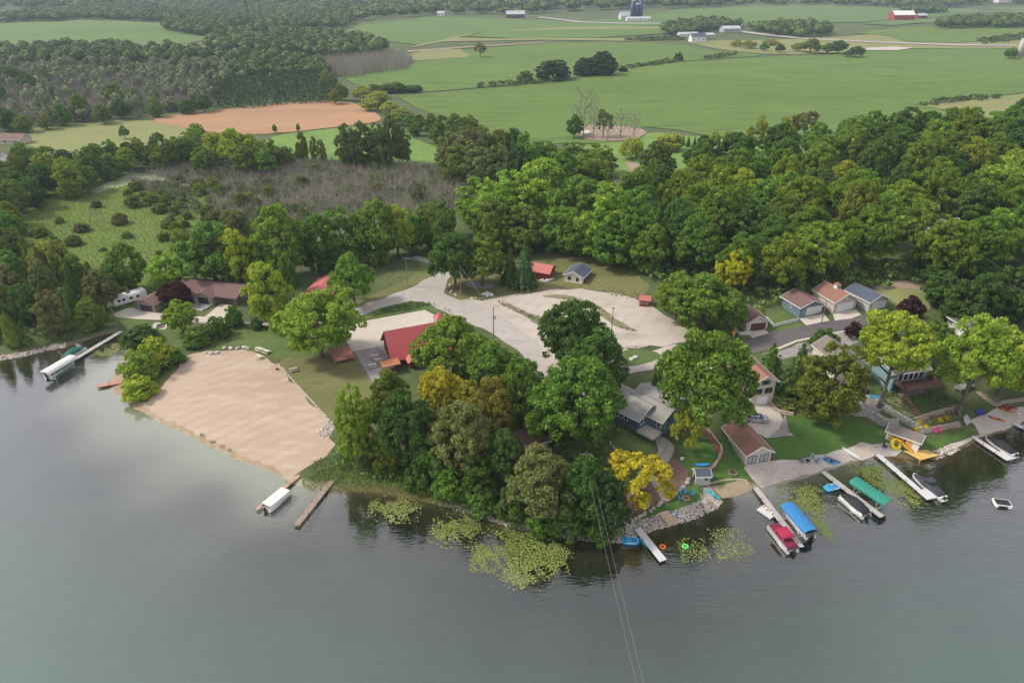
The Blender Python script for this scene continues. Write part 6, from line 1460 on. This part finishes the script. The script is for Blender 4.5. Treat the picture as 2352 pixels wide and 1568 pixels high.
# boats on trailers at the left edge yard
for k, (x, y, m, lb) in enumerate(((30,588,PBL,'blue hulled boat in the small yard behind the channel trees'),(52,584,PSK,'sky blue boat in the yard behind the channel trees'),(12,592,PTL,'green boat at the near end of the yard behind the channel trees'))):
    small_hull('stored_boat', lb, 'boat', W(x,y)+Vector((0,0,0.5)), math.radians(15+8*k), 5.0, 1.9, 0.8, m, PWH, double=False)

# ---------------------------------------------------------------- poles, wires, signs, fences
POLE = flat('pole_wood', (0.25,0.20,0.16), 0.9, 0.2); POLG = flat('pole_grey', (0.17,0.165,0.17), 0.7, 0.1)
TOPS = {}
def pole(key, label, x, yb, yt, m, r=0.14, arm=False, can=False, lamp=False, lean=0.0, name='utility_pole', cat='pole'):
    b = W(x, yb); H = up_height(b, yt); t = thing(name, label, cat, b)
    t.rotation_euler = (0, lean, 0)
    MB().tube((0,0,-0.4),(0,0,H),r,r*0.7,8).build('shaft', m, t); TOPS[key] = b+Vector((math.sin(lean)*H,0,H-0.2))
    if arm: MB().box(-1.1,1.1,-0.06,0.06,H-0.6,H-0.48).build('cross_arm', m, t)
    if arm:
        for s in (-1,0,1): MB().tube((s*0.95,0,H-0.48),(s*0.95,0,H-0.25),0.05).build('insulator', GRY, t)
    if can: MB().tube((0.35,0,H*0.66),(0.35,0,H*0.66+0.95),0.26,0.26,10).build('transformer', GRY, t)
    if lamp: MB().box(-0.35,0.35,-0.14,0.14,H,H+0.15).build('lamp_head', DRK, t)
    return t
pole('a','grey utility pole with a transformer beside the gravel lot',1134,782,706,POLG,can=True)
pole('b','pale wooden pole on the grass island where the road forks',1059,680,607,POLE)
pole('c','wooden pole on the lawn beside the lodge road',937,658,590,POLE,arm=True)
pole('d','utility pole with transformer behind the grass island',1008,612,556,POLG,can=True)
pole('e','leaning wooden pole beside the channel dock lawn',268,742,690,POLE,0.12,lean=-0.06)
pole('f','dark lamp post on the weedy strip of the gravel lot',1404,768,708,DRK,0.10,lamp=True,name='lamp_post',cat='lamp')
pole('g','utility pole on the driveway of the blue garage',1886,744,690,POLG)
pole('h','utility pole hidden in the trees at the tip of the point',1340,1130,1038,POLE,arm=True)
def wire(label, p, q, sag, r=0.025, n=24):
    p, q = Vector(p), Vector(q); pts = []
    for i in range(n+1):
        f = i/n; v = p.lerp(q, f); v.z -= 4*sag*f*(1-f); pts.append(v)
    tag(MB().path(pts, r, 4).build('power_line', flat('cable', (0.22,0.22,0.22), 0.6, 0.05)), label, 'cable')
h0 = TOPS['h']
far = WL(1450,1568,14.0); d_ = far-h0
wire('left power line crossing the lake from the pole on the point', h0+Vector((-0.45,0,0.1)), h0+d_*2.2+Vector((-0.45,0,12)), 1.2, 0.017, 40)
wire('right power line crossing the lake from the pole on the point', h0+Vector((0.45,0,0.1)), h0+d_*2.2+Vector((0.45,0,12)), 1.5, 0.017, 40)
wire('power line from the transformer pole across the gravel lot', TOPS['a'], TOPS['a']+Vector((45,-32,1)), 1.0, 0.03)
wire('power line between the transformer pole and the fork pole', TOPS['a'], TOPS['b'], 0.8, 0.03)
wire('power line between the fork pole and the lawn pole', TOPS['b'], TOPS['c'], 0.6, 0.03)
p = W(1683,780); t = thing('road_sign', 'yellow diamond road sign beside the asphalt road', 'sign', p, math.radians(10))
MB().tube((0,0,-0.3),(0,0,2.4),0.05).build('sign_post', ALU, t)
MB().cbox((0,-0.07,2.1),(1.0,0.03,1.0),ry=math.radians(45)).build('sign_plate', flat('sign_yellow', (0.70,0.36,0.02), 0.5, 0.03), t); MB().cbox((0,-0.07,1.2),(0.55,0.03,0.45)).build('sub_plate', flat('sign_yellow', (0.70,0.36,0.02)), t)
def fence(label, pts, m, step=2.2, h=0.95, rails=(0.45,0.85), r=0.06, solid=False, name='rail_fence'):
    P = [W(*q) for q in pts]; t = thing(name, label, 'fence', P[0])
    o0 = P[0]; S_ = []
    for a, b in zip(P[:-1], P[1:]):
        n = max(1, int((b-a).length/step))
        for k in range(n): 
            v = a.lerp(b, k/n); S_.append(Vector((v.x, v.y, gz(v.x, v.y)))-o0)
    S_.append(P[-1]-o0)
    for v in S_: MB().tube(v+Vector((0,0,-0.3)), v+Vector((0,0,h)), r*1.3, r*1.2, 6).build('post', m, t)
    for a, b in zip(S_[:-1], S_[1:]):
        if solid:
            M_ = MB(); d = (b-a); s = Vector((-d.y,d.x,0)).normalized()*0.03
            M_.loft([[a-s+Vector((0,0,0.08)),a+s+Vector((0,0,0.08)),a+s+Vector((0,0,h-0.08)),a-s+Vector((0,0,h-0.08))],[b-s+Vector((0,0,0.08)),b+s+Vector((0,0,0.08)),b+s+Vector((0,0,h-0.08)),b-s+Vector((0,0,h-0.08))]]); M_.build('fence_panel', m, t)
        else:
            for z in rails: MB().tube(a+Vector((0,0,z)), b+Vector((0,0,z)), r*0.7, r*0.7, 5).build('rail', m, t)
    return t
LOGF = flat('log_rail', (0.22,0.15,0.10), 0.9, 0.25)
fence('low log fence along the weedy strip in the gravel lot', [(1154,694),(1185,712),(1220,728),(1256,748)], LOGF, 2.6, 0.8)
fence('log fence along the grass behind the gravel lot', [(1185,680),(1230,671),(1270,666),(1335,660)], LOGF, 2.8, 0.9)
fence('short log fence beside the lawn at the end of the gravel lot', [(1428,803),(1460,800),(1490,800)], LOGF, 2.4, 0.9)
fence('white vinyl fence in front of the cream garage', [(1674,745),(1698,770),(1724,769)], WHT, 2.2, 1.1, solid=True, name='white_fence')
fence('long white vinyl fence between the cream and blue garages', [(1760,735),(1776,752),(1832,738)], WHT, 2.4, 1.1, solid=True, name='white_fence')
fence('white fence below the asphalt road behind the conifers', [(1830,812),(1860,806),(1900,800)], WHT, 2.4, 1.1, solid=True, name='white_fence')
fence('grey handrail on the left side of the ramp path', [(1503,1068),(1520,1048),(1534,1022)], POLG, 1.8, 1.0, (0.5,0.95), 0.035, name='handrail')
fence('grey handrail on the right side of the ramp path', [(1526,1075),(1545,1055),(1549,1030)], POLG, 1.8, 1.0, (0.5,0.95), 0.035, name='handrail')
fence('white picket rail above the mulch bed', [(1401,1020),(1412,1036),(1428,1050)], WHT, 1.8, 0.9, (0.4,0.8), 0.05, name='picket_rail')
for k, (x, y) in enumerate(((985,697),(998,702),(1022,712),(1032,717))):
    p = W(x,y); ob = MB().tube((0,0,-0.3),(0,0,0.95),0.11,0.10,8).tube((0,0,0.95),(0,0,1.02),0.13,0.05,8).build('bollard', TIMB); ob.location = p; tag(ob, 'dark wooden bollard on the island beside the plaza', 'bollard', 'bollards on the plaza island')

# ---------------------------------------------------------------- stones
def stone_mesh(seed, sub=1, flatness=0.7):
    r = np.random.default_rng(seed); V, Fc = ico(sub); V = V*(1+r.normal(0, 0.13, len(V)))[:,None]; V = np.clip(V, -0.85, 0.85)*np.array([1.0,0.8,flatness])
    return np_mesh('stone', V, Fc)
ROCK = flat('pale_rock', (0.42,0.385,0.35), 0.9, 0.25, 2.0, bump=0.4, bscale=4); ROCKW = flat('white_rock', (0.52,0.51,0.49), 0.9, 0.2, 2.0, bump=0.4, bscale=4); LIME = flat('limestone', (0.40,0.385,0.36), 0.9, 0.3, 1.2, bump=0.4, bscale=5)
STN = [stone_mesh(600+i, 2) for i in range(4)]
for me in STN: me.materials.append(ROCK)
STW = [me.copy() for me in STN[:2]]
for me in STW: me.materials.clear(); me.materials.append(ROCKW)
def boulder(x, y, s, label, group, white=False):
    p = W(x, y); o = link('boulder', random.choice(STW if white else STN)); o.location = p+Vector((0,0,s*0.28)); o.scale = (s*random.uniform(0.85,1.2), s*random.uniform(0.85,1.1), s); o.rotation_euler = (0,0,random.uniform(0,6.28))
    return tag(o, label, 'boulder', group)
for x, y in ((1035,545),(1018,580),(985,620),(965,642),(940,660),(915,685),(890,705),(870,722),(850,740),(825,750),(740,790),(718,810),(698,830),(650,860),(615,888),(550,915),(525,932),(497,950),(455,970),(410,985),(375,995),(340,1005)):
    boulder(1364.1+0.21*x, 987.8+0.21*y, random.uniform(0.42,0.62), 'pale boulder in the row edging the mulch bed', 'boulders edging the mulch bed')
for x, y, lb in ((405,297,'left of two round boulders on the grass above the yellow tree'),(505,283,'right of two round boulders on the grass above the yellow tree'),(960,318,'single grey boulder on the lawn left of the red mulch curve'),(1205,800,'pale boulder at the foot of the wooden boat ramp')):
    boulder(1364.1+0.21*x, 987.8+0.21*y, 0.62, lb, None, True)
for x, y in ((345,605),(375,598),(165,495),(200,470),(180,540),(205,570),(215,585),(172,550)):
    boulder(987.8+0.28*x, 517.4+0.28*y, random.uniform(0.4,0.65), 'white boulder on the grass island where the road forks', 'boulders on the road fork island', True)
for x, y in ((450,575),(470,565),(490,572),(470,585),(500,580)):
    boulder(987.8+0.28*x, 517.4+0.28*y, random.uniform(0.8,1.1), 'boulder in the rock heap beside the road fork', 'rock heap beside the road fork', True)
for x, y in ((910,460),(935,470),(960,462),(985,455),(1000,448),(925,452)):
    boulder(987.8+0.28*x, 517.4+0.28*y, random.uniform(0.6,0.9), 'white boulder in the pile in front of the red shed', 'boulders in front of the red shed', True)
for x, y in ((1650,1108),(1682,1092)):
    boulder(987.8+0.28*x, 517.4+0.28*y, 0.8, 'white boulder on the lawn at the end of the gravel lot', 'boulders on the lot end lawn', True)
for i in range(9):
    boulder(470+i*15+random.uniform(-4,4), 812-i*1.2-(6 if 2 < i < 7 else 0)+random.uniform(-2,2), random.uniform(0.45,0.75), 'pale stone in the row along the top of the sand beach', 'stones along the top of the beach', i % 2 == 0)
def riprap(label, pts, width, n, size, seed, m=ROCK, name='riprap'):
    r = np.random.default_rng(seed); P = [WL(*q, 0.1) for q in pts]; V = []; Fs = []; nb = 0
    seg = np.array([(b-a).length for a, b in zip(P[:-1], P[1:])]); cs = np.cumsum(seg)/seg.sum()
    for i in range(n):
        u = r.uniform(); k = int(np.searchsorted(cs, u)); k = min(k, len(seg)-1); f = (u-(cs[k-1] if k else 0))/(seg[k]/seg.sum())
        a, b = P[k], P[k+1]; v = a.lerp(b, float(f)); d = (b-a).normalized(); nn = Vector((-d.y, d.x, 0))
        q = v+nn*float(r.uniform(-0.12, 1))*width; s = float(r.uniform(*size))
        vv = np.array([w.co[:] for w in STS[i % 4].vertices])*s*np.array([1,1,0.8]); t_ = r.uniform(0, 6.28)
        R_ = np.array([[math.cos(t_),-math.sin(t_),0],[math.sin(t_),math.cos(t_),0],[0,0,1]])
        z = max(gz(q.x, q.y), -0.15)
        V.append(vv@R_.T+np.array([q.x, q.y, z+s*0.2])); Fs.append(STF[i % 4]+nb); nb += len(vv)
    return stuff(link(name, np_mesh(name, np.concatenate(V), np.concatenate(Fs)), m), label, 'rocks')
STS = [stone_mesh(640+i, 1) for i in range(4)]; STF = [np.array([p.vertices[:] for p in me.polygons]) for me in STS]
RIPM = mass_mat('riprap_stone', [(0.30,0.26,0.23),(0.40,0.35,0.32),(0.50,0.46,0.43)])
riprap('bank of loose pale stones at the water below the mulch bed', [(1422,1243),(1475,1222),(1530,1206),(1590,1190),(1645,1164),(1658,1146)], 2.6, 1500, (0.13,0.30), 71, RIPM)
riprap('grey rock edging along the left bank of the channel', [(-60,842),(0,826),(60,816),(110,803),(150,796)], 1.8, 420, (0.2,0.45), 72, RIPM)
riprap('small rock pile at the corner of the beach lawn', [(742,1018),(760,1008),(776,995)], 2.4, 120, (0.2,0.45), 73, RIPM)
riprap('loose rocks beside the yellow deck', [(2150,1052),(2180,1042),(2205,1030)], 1.6, 110, (0.2,0.4), 74, RIPM)
riprap('cobbles along the muddy shoreline of the point', [(1010,1158),(1080,1178),(1160,1205),(1250,1225),(1340,1238),(1420,1244)], 1.0, 500, (0.10,0.24), 75, RIPM)
def stone_wall(name, label, pts, courses, sl=0.9, sh=0.4, sd=0.5, m=LIME, jit=0.12, smooth=1):
    X, Y = Wn(*np.array(pts, float).T); P = np.stack([X, Y], 1)
    if smooth: P = smooth_poly(P, smooth, False)
    t = thing(name, label, 'wall', (P[0][0], P[0][1], gz(*P[0]))); base = Vector(t.location)
    bx = []
    for i in range(3):
        r = np.random.default_rng(700+i); b = MB(); w, d, h = sl/2, sd/2, sh/2
        pts8 = [(sx*w*(1+r.normal(0,.07)), sy*d*(1+r.normal(0,.12)), sz*h*(1+r.normal(0,.06))) for sz in (-1,1) for sx, sy in ((-1,-1),(1,-1),(1,1),(-1,1))]
        b.add(pts8, [(0,3,2,1),(4,5,6,7),(0,1,5,4),(1,2,6,5),(2,3,7,6),(3,0,4,7)]); me = b.mesh('stone'); me.materials.append(m); bx.append(me)
    for c in range(courses):
        off = (c % 2)*sl*0.5; acc = off
        for i in range(len(P)-1):
            a, b_ = P[i], P[i+1]; ln = math.hypot(*(b_-a)); ang = math.atan2(b_[1]-a[1], b_[0]-a[0])
            while acc < ln:
                q = a+(b_-a)*acc/ln; o = link('stone', random.choice(bx), None, t)
                nx_, ny_ = -math.sin(ang), math.cos(ang)
                o.location = Vector((q[0]+nx_*(c*0.22+random.uniform(-jit,jit)), q[1]+ny_*(c*0.22+random.uniform(-jit,jit)), gz(q[0], q[1])+sh*(c+0.42)+random.uniform(-0.03,0.03)))-base
                o.rotation_euler = (random.uniform(-0.05,0.05), random.uniform(-0.06,0.06), ang+random.uniform(-0.12,0.12)); o.scale = (random.uniform(0.75,1.05), random.uniform(0.8,1.2), random.uniform(0.85,1.1))
                acc += sl*random.uniform(0.85,1.05)
            acc -= ln
    return t
def z2(p): return (1881.6+0.24*p[0], 658.6+0.24*p[1])
def z3(p): return (1364.1+0.21*p[0], 846.7+0.21*p[1])
stone_wall('retaining_wall', 'upper dry stone wall stepping down from the patio of the cream house', [z2(p) for p in ((330,1050),(450,1090),(560,1135),(640,1195),(720,1250),(800,1290),(880,1340),(975,1405))], 3)
stone_wall('retaining_wall', 'lower dry stone wall curving above the watered lawn', [z2(p) for p in ((220,1200),(330,1225),(430,1230),(520,1270),(600,1330),(680,1350),(760,1335))], 4)
stone_wall('block_wall', 'straight block wall holding the terraced garden above the grass', [z2(p) for p in ((985,1405),(1100,1380),(1220,1355),(1345,1330))], 3, 0.7, 0.28, 0.4, flat('tan_block',(0.36,0.29,0.24),0.9,0.2), 0.02, 0)
stone_wall('block_wall', 'inner block wall between the two terraced garden beds', [z2(p) for p in ((930,1290),(1040,1250),(1160,1215),(1290,1190))], 3, 0.7, 0.28, 0.4, flat('tan_block',(0.36,0.29,0.24)), 0.02, 0)
stone_wall('block_wall', 'long block wall behind the kayak beach', [z2(p) for p in ((1520,1020),(1600,1090),(1690,1140),(1800,1110),(1960,1085))], 2, 0.8, 0.3, 0.4, flat('tan_block',(0.36,0.29,0.24)), 0.03, 0)
stone_wall('garden_wall', 'low tan stone edging curving around the red mulch strip', [z3(p) for p in ((1205,625),(1280,710),(1350,800),(1400,860),(1390,930),(1350,1010),(1300,1080),(1230,1115))], 1, 0.75, 0.35, 0.45, flat('tan_stone',(0.45,0.38,0.30),0.9,0.25), 0.05)
stone_wall('garden_wall', 'stone edging along the left side of the boathouse', [z3(p) for p in ((1560,600),(1500,650),(1465,730),(1500,830),(1560,920),(1640,1040))], 1, 0.7, 0.35, 0.4, LIME, 0.05)
stone_wall('garden_wall', 'rock edging of the flower garden beside the tan house', [z3(p) for p in ((1920,390),(1970,460),(2060,495),(2190,515))], 2, 0.8, 0.35, 0.5, flat('tan_stone',(0.45,0.38,0.30)), 0.06)
stone_wall('beach_kerb', 'thin stone kerb between beach sand and the dry lawn', [(640,838),(680,882),(720,926),(775,986)], 1, 1.6, 0.22, 0.3, LIME, 0.02, 0)
stone_wall('beach_kerb', 'thin stone kerb around the pebble beach beside the grey dock', [z3(p) for p in ((1280,1255),(1400,1225),(1520,1215),(1640,1212),(1710,1290))], 1, 0.9, 0.22, 0.3, flat('tan_stone',(0.45,0.38,0.30)), 0.02)
t = thing('stone_steps', 'tan stone steps leading through the riprap to the water', 'steps', W(1531,1192), math.radians(20))
for k in range(4): MB().cbox((0.1*k,1.0-0.75*k,0.55-0.16*k),(2.0-0.1*k,0.75,0.22),rz=0.05*(-1)**k).build('step', flat('tan_slab',(0.50,0.38,0.27),0.85,0.15), t)
t = thing('garden_steps', 'pale stepping stones climbing the mulch bed', 'steps', W(1524,1148))
b0 = Vector(t.location)
for k in range(9):
    q = W(1500+k*3.0 if k < 3 else 1509+(k-3)*3.6, 1098+k*6.2); MB().cbox(q-b0+Vector((0,0,0.1)),(1.5,0.5,0.18),rz=-0.25).build('step', flat('pale_slab',(0.48,0.42,0.36),0.85,0.15), t)
t = thing('brick_steps', 'red brown steps running down beside the teal house lawn', 'steps', W(2090,935)); b0 = Vector(t.location)
for k in range(10):
    q = W(2078+k*4.4, 912+k*5.6); MB().cbox(q-b0+Vector((0,0,0.1)),(1.4,0.42,0.18),rz=0.35).build('step', flat('brick_step',(0.26,0.15,0.11),0.85,0.2), t)

# ---------------------------------------------------------------- furniture
def picnic(label, x, y, ang, m, group=None, z=0.0):
    t = thing('picnic_table', label, 'picnic table', W(x,y)+Vector((0,0,z)), math.radians(ang), group)
    for k in range(3): MB().box(-0.95,0.95,-0.38+k*0.26,-0.14+k*0.26,0.70,0.75).build('table_plank', m, t)
    for s in (-1, 1): MB().box(-0.95,0.95,s*0.72-0.14,s*0.72+0.14,0.42,0.46).build('bench', m, t)
    for x_ in (-0.7,0.7):
        b = MB(); b.tube((x_,-0.75,0),(x_,-0.2,0.69),0.05,0.05,4); b.tube((x_,0.75,0),(x_,0.2,0.69),0.05,0.05,4); b.box(x_-0.04,x_+0.04,-0.75,0.75,0.36,0.42); b.build('leg', m, t)
PALEW = flat('pale_wood', (0.55,0.50,0.42), 0.8, 0.12)
for x, y, lb in ((1040,1270,'rear picnic table on the stone patio beside the lodge'),(1075,1308,'middle picnic table on the stone patio beside the lodge'),(1018,1360,'front picnic table on the stone patio beside the lodge')): picnic(lb, 611.5+0.24*x, 517.4+0.24*y, 20, PALEW, z=0.16)
picnic('lone picnic table on the dry lawn beside the sand beach', 674, 852, 25, flat('grey_wood',(0.36,0.34,0.31),0.85,0.2), z=0.06)
for x, y, lb in ((598,806,'left picnic table at the top of the sand beach'),(612,811,'right picnic table at the top of the sand beach'),(596,823,'picnic table standing on the sand below the other two')): picnic(lb, x, y, -30, PALEW, z=0.06)
def chair(label, x, y, ang, m, group=None, z=0.06):
    t = thing('adirondack_chair', label, 'chair', W(x,y)+Vector((0,0,z)), math.radians(ang), group)
    MB().cbox((0,0,0.33),(0.55,0.6,0.05),rx=0.2).build('seat', m, t)
    MB().cbox((0,0.34,0.68),(0.58,0.05,0.8),rx=-0.35).build('backrest', m, t)
    for s in (-1, 1):
        MB().box(s*0.36-0.06,s*0.36+0.06,-0.32,0.36,0.52,0.56).build('armrest', m, t); MB().box(s*0.36-0.04,s*0.36+0.04,-0.3,-0.2,0,0.52).build('leg', m, t); MB().box(s*0.36-0.04,s*0.36+0.04,0.22,0.32,0,0.52).build('leg', m, t)
CHB = flat('blue_chair', (0.06,0.30,0.38), 0.5, 0.08); CHG = flat('grey_chair', (0.20,0.22,0.26), 0.5, 0.08)
for k, (x, y, a) in enumerate(((940,705,140),(1000,690,10),(1070,715,-50),(935,757,110))): chair('blue lounge chair in the circle around the square fire pit', 1364.1+0.21*x, 987.8+0.21*y, a, CHB, 'blue chairs around the fire pit')
p = W(1364.1+0.21*1005, 987.8+0.21*750); t = thing('fire_pit', 'square wooden fire pit among the blue chairs', 'fire pit', p+Vector((0,0,0.06)), 0.2)
for s in (-1, 1): MB().box(-0.6,0.6,s*0.55-0.1,s*0.55+0.1,0,0.3).build('side_beam', DKT, t); MB().box(s*0.55-0.1,s*0.55+0.1,-0.449,0.449,0,0.298).build('side_beam', DKT, t)
MB().box(-0.45,0.45,-0.45,0.45,0.0,0.12).build('ash_bed', MULCH, t)
for x, y, a in ((520,412,120),(612,397,-20),(645,432,-80),(525,434,150)): chair('grey lounge chair in the ring on the gravel beach', 1693.4+0.28*x, 940.8+0.28*y, a, CHG, 'grey chairs on the gravel beach')
p = W(1693.4+0.28*575, 940.8+0.28*430); t = thing('fire_bowl', 'dark round fire bowl between the grey lounge chairs', 'fire pit', p+Vector((0,0,0.07)))
MB().tube((0,0,0.25),(0,0,0.5),0.3,0.5,12).build('bowl', DRK, t)
for a in (0,2.1,4.2): MB().tube((0.3*math.cos(a),0.3*math.sin(a),0),(0.28*math.cos(a),0.28*math.sin(a),0.3),0.03).build('leg', DRK, t)
chair('dark chair alone beside the yellow tube', 2032, 1028, 30, CBLK)
for x, y, lb in ((1105,1398,'left pink chair on the grass below the block wall'),(1145,1388,'right pink chair on the grass below the block wall')): chair(lb, *z2((x,y)), 0, PNK)
p = W(368,750); t = thing('fire_pit', 'dark square fire pit on a concrete pad below the ranch house', 'fire pit', p+Vector((0,0,0.1)), 0.3)
for s in (-1, 1): MB().box(-0.9,0.9,s*0.8-0.15,s*0.8+0.15,0,0.4).build('side_wall', STON, t); MB().box(s*0.8-0.15,s*0.8+0.15,-0.649,0.649,0,0.398).build('side_wall', STON, t)
MB().box(-0.64,0.64,-0.64,0.64,0.0,0.1).build('ash_bed', DRK, t)
p = W(*z2((350,965))); t = thing('patio_table', 'white patio table with dark legs in front of the cream house', 'table', p+Vector((0,0,0.12)))
MB().tube((0,0,0.68),(0,0,0.74),0.85,0.85,14).build('table_top', PWH, t); MB().tube((0,0,0),(0,0,0.68),0.06).build('pedestal', DRK, t)
p = W(*z2((530,1085))); t = thing('storage_box', 'blue storage box with a pitched lid beside the dry stone wall', 'box', p, math.radians(-14))
MB().box(-1.2,1.2,-0.6,0.6,0,0.9).build('box_body', flat('dark_box_wood',(0.10,0.09,0.09)), t); MB().prism_x([(-0.7,0.9),(0.7,0.9),(0.7,0.98),(0,1.3),(-0.7,0.98)],-1.3,1.3).build('lid', flat('blue_lid',(0.05,0.20,0.30),0.5,0.1), t)
p = W(1364.1+0.21*1515, 846.7+0.21*1140); t = thing('campfire', 'stone ringed campfire with stacked logs on the lawn left of the boathouse', 'fire pit', p+Vector((0,0,0.05)))
for k in range(9): MB().cbox((0.8*math.cos(k*0.7),0.8*math.sin(k*0.7),0.12),(0.36,0.28,0.28),rz=k*0.7).build('ring_stone', STON, t)
for k in range(5): MB().tube((0.45*math.cos(k*1.25),0.45*math.sin(k*1.25),0),(0.06*math.cos(k*1.25+2),0.06*math.sin(k*1.25+2),1.1),0.06).build('log', POR if k == 0 else TIMB, t)
t = deck('patio_deck', 'raised wooden deck with railing in front of the cream house', [z2((300,1020)),z2((330,990)),z2((465,985)),z2((440,1030))], 0.9, flat('grey_brown_deck',(0.24,0.19,0.16),0.8,0.2), (0,2,3))
t = deck('shaded_deck', 'grey deck under the trees beside the teal house', [z2((1280,990)),z2((1400,910)),z2((1480,970)),z2((1340,1030))], 0.8, flat('grey_deck',(0.26,0.25,0.24),0.8,0.2), (3,))
t = thing('beach_volley_posts', 'pair of short posts standing in the sand at the waterline', 'post', WL(485,1018,0.1)); MB().tube((0,0,-0.3),(0,0,1.0),0.06).build('post', DRK, t); q = WL(508,1028,0.1)-WL(485,1018,0.1); MB().tube((q.x,q.y,-0.3),(q.x,q.y,0.9),0.06).build('post', DRK, t)
p = W(637,849); ob = MB().loft([[(0.45*k*math.cos(i*0.785),0.3*k*math.sin(i*0.785),z) for i in range(8)] for k, z in ((0.8,0),(1,0.2),(0.6,0.4))]).build('fire_ring', DRK); ob.location = p+Vector((0,0,0.05)); tag(ob, 'dark fire ring on the sand beside the dry lawn', 'fire pit')

# weeds along the strips of the gravel lot
mass('lot_weeds', [[(1145,692),(1170,700),(1250,735),(1262,748),(1240,745),(1160,704)], [(1240,682),(1285,676),(1350,690),(1400,722),(1450,750),(1470,765),(1420,755),(1390,735),(1340,705),(1280,684)], [(1380,668),(1440,670),(1500,690),(1470,690),(1410,680)]], 0.8, (0.2,0.7), (0.4,1.0), UNDER, 'scattered weeds growing on the strips of the gravel lot', 'weeds', 61, 16, 0.25, clump=True)

mass('beach_weeds', [[(700,1075),(745,1052),(790,1060),(740,1090)], [(430,985),(520,1030),(560,1050),(470,1005)], [(300,905),(345,905),(400,850),(425,822),(395,840),(330,895)]], 1.0, (0.25,0.7), (0.5,1.2), UNDER, 'tufts of weeds at the edges of the sand beach', 'weeds', 62, 16, 0.25, clump=True)
# ---------------------------------------------------------------- haze
HZ = MB(); HZ.box(-9500, 9500, -280, 12500, -6.0, 112.0)
hm = bpy.data.materials.new('haze_air'); hm.use_nodes = True; hn = hm.node_tree; hn.nodes.clear()
ho = hn.nodes.new('ShaderNodeOutputMaterial'); hv = hn.nodes.new('ShaderNodeVolumePrincipled')
hv.inputs['Color'].default_value = (0.66,0.82,1.0,1); hv.inputs['Density'].default_value = 0.00012; hv.inputs['Anisotropy'].default_value = 0.2
hn.links.new(hv.outputs[0], ho.inputs['Volume'])
haze = stuff(HZ.build('haze', hm))
